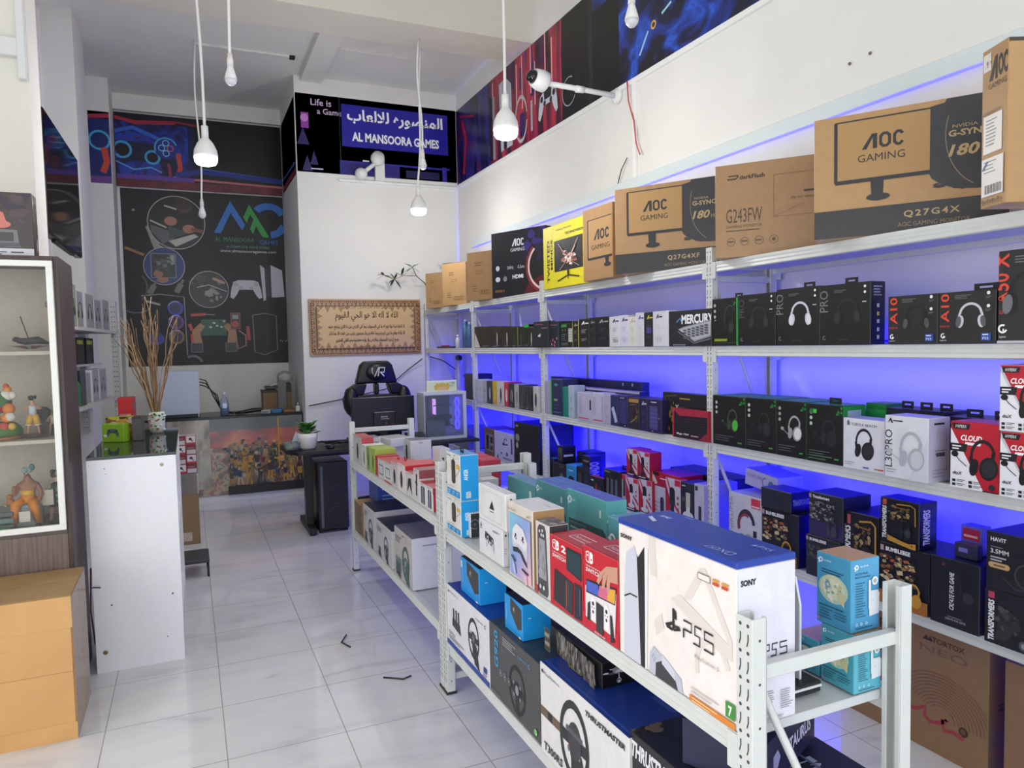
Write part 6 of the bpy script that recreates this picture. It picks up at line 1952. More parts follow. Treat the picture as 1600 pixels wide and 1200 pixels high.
bx('headset_box', 'black box with a dark headset and upright white lettering at the foot of the stack', 'box', 'boxes on the lowest shelf by the long rack near end', (2.473, 1.4094, 0.556), (0.1806, 0.24, 0.1784), 0, {'*': '#16171c'}, {'F': lambda a: (a.text('TRANSFORMERS', .18, .06, .11, '#e4e4e8', rot=90, w=.75, bold=.04, shear=.15), a.rect(.07, .84, .18, .96, '#a8405a'), a.poly([(.2, .1), (.25, .6), (.4, .7), (.6, .6), (.65, .4), (.5, .3), (.4, .12)], '#2c2b2c'), a.splat(.22, .3, .6, .68, ['#3a3836', '#4a4644', '#222224'], 12, 3, .25, .1), a.circ(.7, .14, .09, '#4a4c50'), a.circ(.7, .14, .05, '#8a8c90'))})
bx('headset_box', 'black box with pale heading and a tan pill mark, top of the stack', 'box', 'boxes on the lowest shelf by the long rack near end', (2.453, 1.4093, 0.7354), (0.1737, 0.2, 0.1891), 0, {'*': '#1c1c22', 'T': '#12125a'}, {'F': lambda a: (a.text('HAVIT', .08, .84, .07, '#d8d8dc', w=.28, bold=.02), a.rect(.08, .74, .3, .75, '#8a8a90'), a.text('3.5MM', .08, .63, .08, '#b8babc', w=.33, bold=.03), a.lines(.08, .58, .3, 2, .05, .025, '#a8a8ac'), a.rect(.1, .38, .38, .48, '#b8966a'), a.circ(.1, .43, .05, '#b8966a'), a.circ(.38, .43, .05, '#b8966a'), a.lines(.14, .44, .22, 1, .03, .02, '#4a3a28'), a.ring(.75, .35, .22, .03, '#3a3a3e'), a.ring(.9, .3, .16, .05, '#55575c'), a.line([(.3, .25), (.55, .1), (.8, .12)], .02, '#3a3a3e'))}, tab=(-.03, .1, '#0c0c14'))  # painted blue glow on a black top

# ---- cartons on the floor under the long rack
bx('pc_case_carton', 'large brown carton with red script on the floor under the long rack', 'box', 'large cartons under the long rack', (2.62, 1.8769, 0), (.62, .26, .475), 0, '#8a6a4a', A_neo())
bx('pc_case_carton', 'plain brown carton on the floor at the near end of the long rack', 'box', 'large cartons under the long rack', (2.61, 1.2757, 0), (.44, .3, .47), 0, '#84654a', None)

# ---- farther low rack, upper shelf
bx('accessory_box', 'white accessory box with a red top, first on the farther low rack', 'box', 'small accessory boxes on the farther low rack', (1.054, 4.8293, 0.783), (0.2586, 0.08, 0.1844), 0, {'*': '#c2c2c4', 'S': '#c2c2c4'}, A_acc('#3a3c40', '#b04048', 'oval'))
bx('accessory_box', 'low all white box beside the red-topped first one', 'box', 'small accessory boxes on the farther low rack', (1.079, 4.6345, 0.783), (0.1287, 0.13, 0.1444), 0, {'*': '#d2d4d4', 'S': '#d2d4d4'}, A_acc('#8a8c90', '#dcdee0', 'oval'))
bx('accessory_box', 'first of the two lime green game cases', 'box', 'small accessory boxes on the farther low rack', (1.079, 4.5164, 0.783), (0.1051, 0.13, 0.1496), 0, {'*': '#8aa048', 'S': '#8aa048'}, A_mouse('#3a5a3c'))
bx('accessory_box', 'second of the two lime green game cases', 'box', 'small accessory boxes on the farther low rack', (1.079, 4.3958, 0.783), (0.1338, 0.13, 0.1544), 0, {'*': '#9cb04a', 'S': '#9cb04a'}, A_mouse('#40603c', None, '#b8d8c8'))
bx('accessory_box', 'slim red box behind the lime green game cases', 'box', 'small accessory boxes on the farther low rack', (1.079, 4.2959, 0.783), (0.0636, 0.13, 0.122), 0, {'*': '#a8323c', 'S': '#a8323c'}, None)
bx('accessory_box', 'white box with a dark disc and a red cap', 'box', 'small accessory boxes on the farther low rack', (1.079, 4.1862, 0.783), (0.1534, 0.13, 0.1151), 0, {'*': '#c8c8ca', 'S': '#c8c8ca'}, A_acc('#2a2c30', '#b83038', 'disc'))
bx('accessory_box', 'white box with a square dark picture', 'box', 'small accessory boxes on the farther low rack', (1.079, 4.0296, 0.783), (0.1576, 0.13, 0.1174), 0, {'*': '#cccccd', 'S': '#cccccd'}, A_acc('#2a2c30', '#b04a52', 'disc', True), tab=(0, .04, '#a3202e'))
bx('accessory_box', 'white box with a black oval gadget', 'box', 'small accessory boxes on the farther low rack', (1.079, 3.8825, 0.783), (0.134, 0.13, 0.1397), 0, {'*': '#c4bcc0', 'S': '#c4bcc0'}, A_acc('#26282c', '#b83a44', 'oval'), tab=(0, .04, '#a3202e'))
bx('accessory_box', 'big white and red box with a bright red side', 'box', 'small accessory boxes on the farther low rack', (1.114, 3.7391, 0.783), (0.1506, 0.2, 0.1516), 0, {'*': '#d8d2d0', 'S': '#c22834'}, A_acc('#2a2c30', '#c02430', 'oval'))
bx('accessory_box', 'white box with a black controller grip', 'box', 'small accessory boxes on the farther low rack', (1.079, 3.5868, 0.783), (0.1516, 0.13, 0.1292), 0, {'*': '#c9c6c6', 'S': '#b02c38'}, A_acc('#26282c', '#a83a44', 'pad'))
bx('accessory_box', 'white box with a black stand pictured on it', 'box', 'small accessory boxes on the farther low rack', (1.079, 3.4607, 0.783), (0.0982, 0.13, 0.1655), 0, {'*': '#cac8c8', 'S': '#cac8c8'}, A_acc('#1c1c1e', '#8a4a50', 'fig'))
bx('accessory_box', 'white box with two grey-blue bars', 'box', 'small accessory boxes on the farther low rack', (1.079, 3.3535, 0.783), (0.1138, 0.13, 0.1136), 0, {'*': '#cfcdd2', 'S': '#b02c38'}, A_acc('#2c3044', '#a8343e', 'bars'), tab=(0, .04, '#a3202e'))
bx('accessory_box', 'white box with two navy bars beside the middle post', 'box', 'small accessory boxes on the farther low rack', (1.079, 3.2466, 0.783), (0.0976, 0.13, 0.1142), 0, {'*': '#d2d0d4', 'S': '#b02c38'}, A_acc('#262a44', '#a8283a', 'bars'), tab=(0, .04, '#a3202e'))
bx('accessory_box', 'white box with a slate top and a cable sketched on its end', 'box', 'small accessory boxes on the farther low rack', (1.1333, 4.865, 0.783), (0.1691, 0.0566, 0.17), 0, {'*': '#c9c9cc', 'T': '#5a6468'}, {'S': lambda a: (a.text('Adapter', .2, .78, .08, '#3a3a3e', w=.55), a.ring(.5, .4, .15, .015, '#8a8ca8', 0, 200), a.line([(.5, .4), (.5, .1)], .015, '#8a8ca8'))})
bx('console_box', 'white box with a dark upright slot, at the back of the farther low rack', 'box', 'larger boxes at the back of the farther low rack', (1.3299, 4.4883, 0.783), (0.1469, 0.1397, 0.1797), 0, {'*': '#c4c4c8', 'T': '#55566e'}, {'F': lambda a: a.rect(.3, .12, .55, .8, '#2a2a2e'), 'S': lambda a: (a.lines(.4, .92, .2, 1, .04, .03, '#77787c'), a.line([(.5, 0), (.5, 1)], .008, '#a8a8b0'))})
bx('console_box', 'white box with black corner marks near the middle post', 'box', 'larger boxes at the back of the farther low rack', (1.2186, 3.675, 0.783), (0.1296, 0.0571, 0.2344), 0, {'*': '#c6c8c8', 'T': '#9a98c0'}, {'S': lambda a: (a.line([(.3, .3), (.3, .8)], .05, '#3a3a3e'), a.line([(.7, .3), (.7, .7)], .05, '#3a3a3e'))})

# ---- farther low rack, lower shelf
bx('wheel_box', 'white steering wheel box with a dark top, first of the three', 'box', 'steering wheel boxes on the farther low rack', (1.21, 4.5354, 0.297), (0.3183, 0.4, 0.2465), 0, {'*': '#b9b9bd', 'S': '#c2c2c6', 'T': '#2c2d31'}, A_wheel())
bx('wheel_box', 'white steering wheel box with a dark top, middle one of the three', 'box', 'steering wheel boxes on the farther low rack', (1.21, 4.1564, 0.297), (0.3709, 0.4, 0.2177), 0, {'*': '#b9b9bd', 'S': '#cfcbc8', 'T': '#2c2d31'}, A_wheel())
bx('wheel_box', 'white wheel box with a teal steering wheel and a grey top', 'box', 'steering wheel boxes on the farther low rack', (1.21, 3.7381, 0.297), (0.3389, 0.4, 0.2726), 0, {'*': '#b4b0aa', 'S': '#d4d4dc', 'T': '#6c6a72'}, dict(A_wheel('#77757c', teal=True), S=lambda a: (a.lines(.15, .86, .6, 1, .05, .03, '#9a9aa0'), a.circ(.95, .25, .26, '#22222a', .7))))
bx('small_carton', 'small open brown carton at the end of the farther low rack', 'box', None, (1.067, 4.8628, 0.297), (0.2412, .11, .21), 0, {'*': '#a8814c', 'F': '#6a5438'}, {'S': lambda a: (a.rect(0, .72, 1, .74, '#5a4428'), a.rect(0, .68, 1, .72, '#7a5c34')), 'F': lambda a: a.splat(.2, .1, .9, .6, ['#4a3a28', '#8a7050'], 8, 2, .3, .1)})
bx('accessory_box', 'blue box with white print behind the small brown carton', 'box', None, (1.26, 4.86, 0.297), (.26, .28, .4), 0, '#2c4c9c', {'S': lambda a: (a.lines(.1, .8, .3, 1, .05, .03, '#dfe6f4'), a.lines(.1, .68, .7, 8, .06, .014, '#a8b8e0'), a.rect(.05, .02, .25, .3, '#c8ccd8'))})

# ---- nearer low rack, upper shelf
bx('speaker_box', 'light blue and white box with a tall dark gadget, lower of the stacked two', 'box', 'electronics boxes on the nearer low rack', (1.0564, 2.915, 0.753), (0.179, 0.0808, 0.1539), 0, {'*': '#dcdad4', 'S': '#1d9ae0', 'T': '#2a90d0'}, A_anker())
bx('speaker_box', 'light blue and white box with a tall dark gadget, upper of the stacked two', 'box', 'electronics boxes on the nearer low rack', (1.0577, 2.9072, 0.9081), (0.1702, 0.0833, 0.1936), 0, {'*': '#dcdad4', 'S': '#1d9ae0', 'T': '#2a90d0'}, A_anker(), tab=(0, .04, '#2a2a2e'))
bx('adapter_box', 'small white box beside the light blue pair', 'box', 'electronics boxes on the nearer low rack', (1.073, 2.8395, 0.753), (0.0754, 0.0461, 0.1046), 0, {'*': '#c8ccd2', 'S': '#2c3034'}, {'S': lambda a: (a.ring(.4, .55, .2, .03, '#77797c', 0, 300), a.circ(.4, .55, .06, '#55575a'))})
bx('adapter_box', 'small red and white box tucked behind the docking station boxes', 'box', 'electronics boxes on the nearer low rack', (1.18, 2.9022, 0.753), (0.0552, 0.08, 0.1603), 0, {'*': '#c89aa0', 'S': '#b03444', 'F': '#b8404e'}, None)
bx('controller_box', 'white box with a black and white gamepad', 'box', 'electronics boxes on the nearer low rack', (1.0241, 2.4906, 0.753), (0.2318, 0.0241, 0.1361), 0, {'*': '#dcdce0', 'T': '#d0d0d4'}, A_dock(False))
bx('handheld_box', 'white box with a black emblem in an outlined screen, on the gamepad box', 'box', 'electronics boxes on the nearer low rack', (1.0334, 2.473, 0.8903), (0.2631, 0.0427, 0.1354), 0, {'*': '#dededf', 'T': '#d6d6de'}, A_dock(True))
bx('headset_box', 'pastel virtual reality headset box with a tan side', 'box', 'electronics boxes on the nearer low rack', (1.065, 2.2052, 0.753), (0.1954, 0.118, 0.2605), 0, {'*': '#d9cfc4', 'S': '#b08a5e', 'T': '#dcdce2'}, A_quest())
bx('console_box', 'slim white box with a grey handheld console', 'box', 'electronics boxes on the nearer low rack', (1.0402, 2.0388, 0.753), (0.0968, 0.0685, 0.2388), 0, {'*': '#d4ccc8', 'S': '#3c3d42', 'T': '#66686e'}, A_lite())
bx('console_box', 'red console box with a black console and a large white 2', 'box', 'electronics boxes on the nearer low rack', (1.064, 1.8824, 0.753), (0.2015, 0.12, 0.2192), 0, {'*': '#c41e30', 'S': '#a81826', 'T': '#a81c2a'}, A_switch(True))
bx('console_box', 'red console box with a hand and a white console', 'box', 'electronics boxes on the nearer low rack', (1.064, 1.683, 0.753), (0.1875, 0.12, 0.2359), 0, {'*': '#c41e30', 'S': '#a81826', 'T': '#a81c2a'}, A_switch(False))
ps = bx('console_box', 'big white console box with a blue lid, nearest on the low rack', 'box', 'electronics boxes on the nearer low rack', (1.0829, 1.3623, 0.753), (0.4434, 0.1598, 0.3392), 0, {'*': '#ece4e0', 'S': '#dddbe8'}, A_ps5())  # end painted cooler and darker than the front, as the daylight falls
lid = MB().box(-0.0809, -0.2227, 0, 0.0809, 0.2227, 0.0159, mat('#1c3f9e', .28, 0, .03), .0025)
A_lid(on_face(lid, 0.4434, 0.1598, 0.0159, 'T'))
lid.build('lid', ps, (0, 0, 0.3392))
bx('router_box', 'teal network box with a grey picture panel, farthest of its row', 'box', 'teal network boxes at the back of the nearer low rack', (1.3464, 2.8582, 0.753), (0.2925, 0.0728, 0.2118), 0, {'*': '#4d9196', 'S': '#55a0a6', 'T': '#5a86b8'}, dict(A_router(), F=lambda a: (a.rect(.03, .03, .9, .55, '#9aa0a0'), a.splat(.5, .08, .88, .5, ['#55605e', '#77807e', '#3a4444'], 10, 2, .25, .1), a.rect(.8, .7, .88, .85, '#c2d0d0'))))  # bluish top: light of the blue strips put into its colour
bx('router_box', 'teal network box with a dark screen, middle of its row', 'box', 'teal network boxes at the back of the nearer low rack', (1.37, 2.5703, 0.753), (0.2686, 0.12, 0.243), 0, {'*': '#4d9196', 'S': '#55a0a6', 'T': '#4a6cc0'}, A_router())  # strip-light blue painted over the teal top
bx('router_box', 'teal network box with a dark screen and a white label on its end', 'box', 'teal network boxes at the back of the nearer low rack', (1.3098, 2.2166, 0.753), (0.2793, 0.0795, 0.2699), 0, {'*': '#55a0a2', 'S': '#5aa6ac', 'T': '#4a5cc0'}, A_router())  # top painted bluer than the teal sides, as the strips light it
bx('router_box', 'low teal network box half behind the red console box', 'box', 'teal network boxes at the back of the nearer low rack', (1.3, 1.9776, 0.753), (0.0912, 0.12, 0.2374), 0, {'*': '#55a0ac', 'T': '#5a90b8'}, {'F': lambda a: (a.tplogo(.3, .7, .08), a.lines(.4, .72, .3, 1, .05, .05, '#dfeeee'))})  # blue cast of the strips painted on the top
bx('network_box', 'turquoise wireless extender box, under one of the same', 'box', 'turquoise extender boxes on the nearer low rack', (1.3856, 1.1915, 0.753), (0.094, 0.0873, 0.1362), 0, {'*': '#4aa0b4', 'S': '#5ab0c4', 'T': '#a08468'}, A_tp())
bx('network_box', 'turquoise wireless extender box, stacked on one of the same', 'box', 'turquoise extender boxes on the nearer low rack', (1.3871, 1.2023, 0.8904), (0.0983, 0.0902, 0.1678), 0, {'*': '#4597bd', 'S': '#4f9cc8', 'T': '#b08a64'}, A_tp())
bx('network_box', 'turquoise wireless extender box behind the stacked two', 'box', 'turquoise extender boxes on the nearer low rack', (1.398, 1.2857, 0.753), (0.0789, 0.106, 0.0843), 0, {'*': '#4aa0b4', 'S': '#5ab0c4', 'T': '#a888b0'}, A_tp())

# ---- nearer low rack, lower shelf
bx('wheel_box', 'white steering wheel box with a blue top and a blue foot line', 'box', 'steering wheel boxes on the nearer low rack', (1.184, 2.7552, 0.247), (0.4912, 0.36, 0.2638), 0, {'*': '#dddce2', 'T': '#1c3f9e', 'S': '#26262a'}, A_wheel_ps())
bx('wheel_box', 'dark grey steering wheel box with blue upright lettering', 'box', 'steering wheel boxes on the nearer low rack', (1.184, 2.2902, 0.247), (0.4302, 0.36, 0.2704), 0, {'*': '#48484a', 'T': '#3a3b3e', 'S': '#3a3a3c'}, A_wheel_dark())
bx('wheel_box', 'white steering wheel box with a deep blue top, partly under the shelf beam', 'box', 'steering wheel boxes on the nearer low rack', (1.204, 1.7912, 0.247), (0.5157, 0.42, 0.2953), 0, {'*': '#dedbdc', 'T': '#1c3a8e', 'S': '#d8d4d4'}, A_t300())
bx('wheel_box', 'black steering wheel box with a scuffed corner, nearest on the lower shelf', 'box', 'steering wheel boxes on the nearer low rack', (1.204, 1.3505, 0.247), (0.3877, 0.4, 0.3118), 0, {'*': '#1c1d22', 'T': '#1b1d26'}, A_t2())
bx('gadget_box', 'sky blue box with a black gearstick, on the white wheel box', 'box', 'accessory boxes lying on the steering wheel boxes', (1.089, 2.7742, 0.5118), (0.2187, 0.118, 0.1498), 0, {'*': '#1f92dc', 'S': '#1fa2ee', 'T': '#141618'}, {'F': lambda a: (a.poly([(.35, .98), (.95, .85), (.95, .3), (.75, .22), (.5, .45), (.35, .6)], '#3c3a38'), a.circ(.55, .7, .1, '#6a6864', .7), a.circ(.53, .71, .05, '#c8c4bc', .5), a.text('logitech', .14, .3, .05, '#cfe8f8', rot=90, w=.4), a.rect(.04, .7, .12, .9, '#b8dcf0'), a.lines(.8, .06, .12, 1, .03, .04, '#e8f4fc')), 'S': lambda a: a.rect(.2, .6, .3, .62, '#cfe8f8')})
bx('gadget_box', 'sky blue box with a black gearstick, on the dark grey wheel box', 'box', 'accessory boxes lying on the steering wheel boxes', (1.0867, 2.3349, 0.5184), (0.1557, 0.1134, 0.13), 0, {'*': '#1f92dc', 'S': '#1fa2ee', 'T': '#141618'}, {'F': lambda a: (a.poly([(.35, .98), (.95, .85), (.95, .3), (.75, .22), (.5, .45), (.35, .6)], '#3c3a38'), a.circ(.55, .7, .1, '#6a6864', .7), a.circ(.53, .71, .05, '#c8c4bc', .5), a.text('logitech', .14, .3, .05, '#cfe8f8', rot=90, w=.4), a.lines(.8, .06, .12, 1, .03, .04, '#e8f4fc')), 'S': lambda a: a.rect(.2, .6, .3, .62, '#cfe8f8')})
bx('console_box', 'black box with a grey portrait collage and a silver emblem', 'box', 'accessory boxes lying on the steering wheel boxes', (1.1851, 1.9562, 0.5433), (0.3315, 0.2301, 0.0774), 0, {'*': '#2a2a2a', 'S': '#0e0e10', 'T': '#141416'}, {'F': lambda a: ([a.splat(.14 + i * .055, .02, .2 + i * .055, .96, ['#6a6662', '#4a4844', '#8a8680', '#2c2a28', '#57534e', '#77736c'], 14, i, .6, .2) for i in range(15)], a.rect(0, 0, .12, 1, '#55534f'), [a.rect(.01, .05 + i * .19, .11, .2 + i * .19, '#8f8b84' if i % 2 else '#3c3a36') for i in range(5)]), 'S': lambda a: (a.circ(.22, .62, .14, '#8e8e90', 1.3), a.splat(.05, .5, .4, .75, ['#2a2a2c', '#c8c8cc', '#55555a'], 10, 4, .3, .1), a.line([(.25, .5), (.25, .3)], .05, '#b8b8bc'), a.ring(.25, .22, .1, .03, '#c8c8cc'), a.circ(.25, .2, .04, '#e8e8ec'), a.text('3OU', .6, .25, .06, '#c8c8cc', w=.25, bold=.04, shear=.2))})


# ---- the turned monitor carton at the end of the topmost shelf
TX, TY, TW, TH = 2.2572, 1.4698, 0.1188, 0.4740
mb = MB()
L_ = .56
mb.box(0, -TW, 0, L_, 0, TH, mat('#ab8558', .45, 0, .03), .002)
# local x along the long face, local -y ... the narrow face looks to -x
a = Art(mb, (0, 0, 0), (0, -1, 0), (0, 0, 1), TW, TH)
a.poly([(.28, .79), (.5, .93), (.6, .94), (.6, .79), (.52, .79), (.52, .87), (.42, .79)], '#2a2620')
a.text('OC', .63, .795, .14, '#2a2620', w=.36, bold=.04)
a.text('GAMING', .25, .74, .035, '#4a3c2c', w=.7)
a.rect(.06, .86, .36, .97, '#d8d4cc')
a.splat(.08, .87, .34, .96, ['#8a8680', '#c8c4bc'], 6, 2, .3, .1)
a.rect(.1, .34, .82, .58, '#dcd9d4')
a.lines(.2, .55, .45, 8, .022, .007, '#77736c')
a.rect(.06, .07, .9, .31, '#dcd9d4')
a.lines(.15, .29, .5, 4, .022, .006, '#77736c')
for i in range(16):
    a.rect(.2 + i * .04, .085, .2 + i * .04 + (.012 if i % 3 else .026), .14, '#2a2826')
a.line([(.12, .24), (.3, .29)], .012, '#3a4a9c')
for u in (.15, .35, .55, .75):
    a.line([(u, .015), (u, .05)], .01, '#5a4830')
    a.line([(u - .05, .035), (u, .05), (u + .05, .035)], .008, '#5a4830')
a.lines(.06, .6, .8, 2, .012, .004, '#6a5638')
b = Art(mb, (0, -TW, 0), (1, 0, 0), (0, 0, 1), L_, TH)
b.frame(.16, .42, .9, .86, .012, '#2a2620')
b.line([(.16, .42), (.16, .86)], .03, '#2a2620')
b.aoc(.52, .62, .15, '#2a2620', .5)
b.text('GAMING', .3, .5, .07, '#2a2620', w=.42)
b.rect(.0, .975, .12, .999, '#3a3022')
b.rect(.3, .975, .5, .999, '#3a3022')
o = mb.build('monitor_carton', None, (TX, TY, 1.9465), R(-25))
tag(o, 'tall turned brown monitor carton with white labels at the end of the topmost shelf', 'box', 'cartons on the topmost shelf of the long rack')

# ---- console standing behind the big white box
t = thing('game_console', 'white standing game console on a black foot behind the big white console box', 'game console', (1.243, 1.31, .753))
wc = mat('#d9dae4', .35, 0, .01)
f = MB().box(-.05, -.12, 0, .05, .1, .012, '#1a1a1d', .004)
f.box(-.051, -.121, .012, .051, .101, .018, '#d8d8dc', .002)
f.box(-.05, -.12, .018, .05, .1, .026, '#1a1a1d', .004)
f.build('foot', t)
MB().box(-.007, -.085, .026, .007, .1, .262, '#222226', .002).build('core', t)
for sg in (-1, 1):
    MB().prism([(-.095, .026), (.105, .026), (.105, .27), (-.08, .262), (-.095, .2)], 0, sg * .0105 - .003, sg * .0105 + .003, wc).build('side_plate', t)

# ---- dark boxes on the floor under the near end of the low rack
t = bx('accessory_box', 'dark navy box with pale letters lying on the nearest black wheel box', 'box', None, (1.2, 1.32, .5705), (.2, .3, .11), R(24), {'*': '#15163c'}, {'S': lambda a: (a.text('TAURUS', .45, .35, .3, '#b8b8d8', w=.45, bold=.03), a.circ(.2, .5, .2, '#8a8ab8', 1, 5)), 'T': lambda a: a.text('TAURUS', .3, .4, .2, '#8a8ac0', w=.5)})

# ---- wheel with dark rim on the white wheel box
t = thing('steering_wheel', 'dark blue-black racing wheel lying on the white wheel box', 'steering wheel', (1.15, 2.84, .513))
pts = [(.0, .0 + .105 * math.cos(i * .3), .125 + .105 * math.sin(i * .3)) for i in range(22)]
MB().tube(pts, .016, '#1b1d2c', 8).build('rim', t)
MB().tube([(.03, 0, .125), (-.02, 0, .125)], .05, mat('#2c2f52', .35, 0, .03), 16).build('hub', t)
sp = MB()
for a_ in (90, 210, 330):
    sp.tube([(0, 0, .125), (0, .1 * math.cos(R(a_)), .125 + .1 * math.sin(R(a_)))], .014, '#23264a', 8)
sp.build('spokes', t)
MB().box(.0, -.07, 0, .09, .05, .03, '#15161c', .006).build('base', t)

# ---- white tray and tins on the farther low rack
t = MB()
t.box(-.06, -.09, 0, .06, .09, .11, mat('#c8c8ca', .5, 0, .02), .002)
t.box(-.085, -.11, .1, .085, .11, .155, mat('#d2d2d4', .5, 0, .02), .002)
t.box(-.078, -.1, .12, .078, .1, .1555, mat('#9a9a9e', .5, 0, .02), .002)
tag(t.build('accessory_box', None, (1.285, 4.88, .783), R(12)), 'open white box without its lid at the back of the farther low rack', 'box', 'larger boxes at the back of the farther low rack')
for x, y, h, lb in ((1.30, 3.30, .10, 'taller one of two small white charger boxes by the teal boxes'), (1.30, 3.215, .075, 'shorter one of two small white charger boxes by the teal boxes')):
    bx('charger_box', lb, 'box', 'small white charger boxes', (x, y, .783), (.075, .08, h + .06), 0, {'*': '#cfcfd0'}, {'F': lambda a: a.rect(.3, .2, .5, .4, '#77777c')})
for y, lb in ((3.42, 'red window box of phone accessories, nearer the white charger boxes'), (3.56, 'red window box of phone accessories beside the light blue boxes')):
    bx('accessory_box', lb, 'box', 'red window boxes at the back of the farther low rack', (1.37, y - .02, .783), (.13, .1, .2), 0, {'*': '#b0303e', 'T': '#b83040'}, {'F': lambda a: (a.rect(.05, .05, .95, .5, '#c8c0bc'), a.circ(.5, .28, .12, '#8a8a90'), a.rect(.4, .75, .6, .85, '#e0c8c8'))})

# ---- spare things on the second and third shelf near the back wall
def bottle(name, label, loc, prof, c, cap, group=None, cat='bottle'):
    t = thing(name, label, cat, loc, 0, group)
    MB().lathe(prof, mat(c, .2, 0, .02), n=14).build('body', t)
    MB().lathe([(.0001, 0), (.012, 0), (.012, .02), (.0001, .02)], cap, (0, 0, prof[-1][1]), 10).build('cap', t)
    return t


BP = [(.0001, 0), (.03, 0), (.031, .1), (.024, .13), (.01, .145), (.01, .15)]
bottle('bottle', 'small white bottle at the far end of the second shelf', (2.46, 6.80, 1.531), [(r * .8, z * .75) for r, z in BP], '#c9ccd8', '#e0e0e6')
bottle('bottle', 'dark brown bottle beside the small white one', (2.5, 6.70, 1.531), [(r * .9, z * 1.15) for r, z in BP], '#4a3c3a', '#8a3a34')
for y, h, lb in ((6.58, 1.7, 'tall blue spray can on the second shelf beside the brown bottle'), (6.46, 1.5, 'shorter blue spray can on the second shelf beside the first slotted post')):
    bottle('spray_can', lb, (2.46, y, 1.531), [(.0001, 0), (.033, 0), (.033, .12 * h), (.02, .14 * h), (.02, .15 * h)], '#4a6a94', '#dfe4ee', 'blue spray cans on the second shelf', 'spray can')
t = MB()
t.box(2.42, 6.9, 1.531, 2.5, 7.35, 1.55, '#3a3c48', .004)
t.box(2.42, 7.1, 1.55, 2.48, 7.2, 1.562, '#9a3038', .003)
tag(t.build('tool_tray'), 'flat dark tray with a red tool at the far end of the second shelf', 'tray')
t = thing('spray_bottle', 'spray bottle with a black trigger on the third shelf behind the white computer', 'spray bottle', (2.52, 6.95, 1.046))
MB().lathe([(.0001, 0), (.045, 0), (.047, .02), (.046, .2), (.035, .28), (.016, .32), (.016, .36)], mat('#a9a6d8', .15, 0, .02), n=16).build('body', t)
MB().box(-.02, -.05, .36, .02, .05, .41, '#17171c', .008).build('trigger_head', t)
MB().box(-.03, -.03, .12, .03, -.02, .2, '#2a2a34', .002).build('label_patch', t)
for y, h, c, lb in ((5.72, .12, '#b83a3c', 'red marker tube standing behind the yellow box'), (5.62, .09, '#a83848', 'short dark red tube beside the red marker'), (5.28, .16, '#1f1f4a', 'dark blue pen standing behind the black gadget boxes')):
    t = MB()
    t.lathe([(.0001, 0), (.018, 0), (.016, h * .6), (.006, h * .75), (.004, h)], c, n=10)
    tag(t.build('marker_pen', None, (2.66, y, 1.046 + .0)), lb, 'pen', 'pens on the third shelf')
bx('gadget_box', 'black box on the third shelf behind the framed picture', 'box', None, (2.52, 6.42, 1.046), (.22, .2, .24), 0, '#16171a', None)
for i, (y, w_, d_, c) in enumerate(((7.24, .5, .3, '#8a8a9a'), (6.7, .42, .3, '#77778c'))):
    bx('flat_carton', ['grey flat carton at the far end of the lowest shelf', 'grey flat carton beside the brown gadget box on the lowest shelf'][i], 'box', 'grey flat cartons on the lowest shelf', (2.58, y, .556), (w_, d_, .14 + .05 * i), 0, c, None)
for y, h, lb in ((3.2, .1, 'dark flat box on the rear of the lowest shelf behind the microphone boxes'), (1.72, .0, '')):
    if lb:
        bx('gadget_box', lb, 'box', None, (2.67, 3.25, .556), (.5, .18, .26), 0, '#15151f', None)
# white box across the red-lined one, blue strip light painted into its colour
bx('headset_box', 'white box with a blue headset lying tilted on the red-lined headset box', 'box', 'boxes on the lowest shelf by the long rack near end', (2.545, 2.64, .845), (.21, .16, .08), 0, {'*': '#b0aedc', 'T': '#9a98dc'},
   {'F': lambda a: (a.text('ONIKUMA', .06, .55, .22, '#7a78b8', w=.5), a.circ(.82, .4, .3, '#4a7aa0', .8), a.ring(.66, .5, .3, .06, '#5a6a90', 90, 270))}, rx=(R(6), 0, 0))
# small red and white packets on top of the slogan box
bx('accessory_box', 'small red-labelled packet lying on the black slogan box', 'box', None, (2.49, 1.62, .795), (.075, .05, .1), 0, {'*': '#5a58c8'}, {'F': lambda a: (a.rect(.1, .5, .9, .9, '#a02040'), a.rect(.15, .6, .8, .68, '#d8a0b0'))})
bx('accessory_box', 'small dark card box lying in front of the red-labelled packet', 'box', None, (2.42, 1.60, .795), (.08, .03, .05), 0, {'*': '#2a2a48'}, {'F': lambda a: a.rect(.2, .4, .6, .7, '#6a6ab8')})

# ---- leafy branch on the topmost shelf by the back wall
t = thing('plant_branch', 'bare green branch with long leaves sticking out before the back wall', 'plant', (2.46, 7.55, 1.946))
st = MB()
g = '#3c4a34'
pot_ = MB().lathe([(.0001, 0), (.05, 0), (.065, .12), (.06, .12), (.055, .1), (.0001, .1)], '#5a4638', n=14)
pot_.build('pot', t, (.27, .0, 0))
main = [(.27, .0, .1), (.26, .1, .17), (.15, .168, .2), (.0, .168, .22), (-.06, .1, .30), (-.13, .03, .33), (-.20, -.06, .36), (-.24, -.05, .45)]
st.tube(main, [.007, .007, .007, .006, .006, .005, .005, .004], g, 6)
st.tube([(-.20, -.06, .36), (-.34, -.05, .36), (-.44, -.06, .32), (-.55, -.05, .36)], .004, '#8a6a4a', 6)
st.build('stem', t)
lf = MB()
rd = random.Random(5)


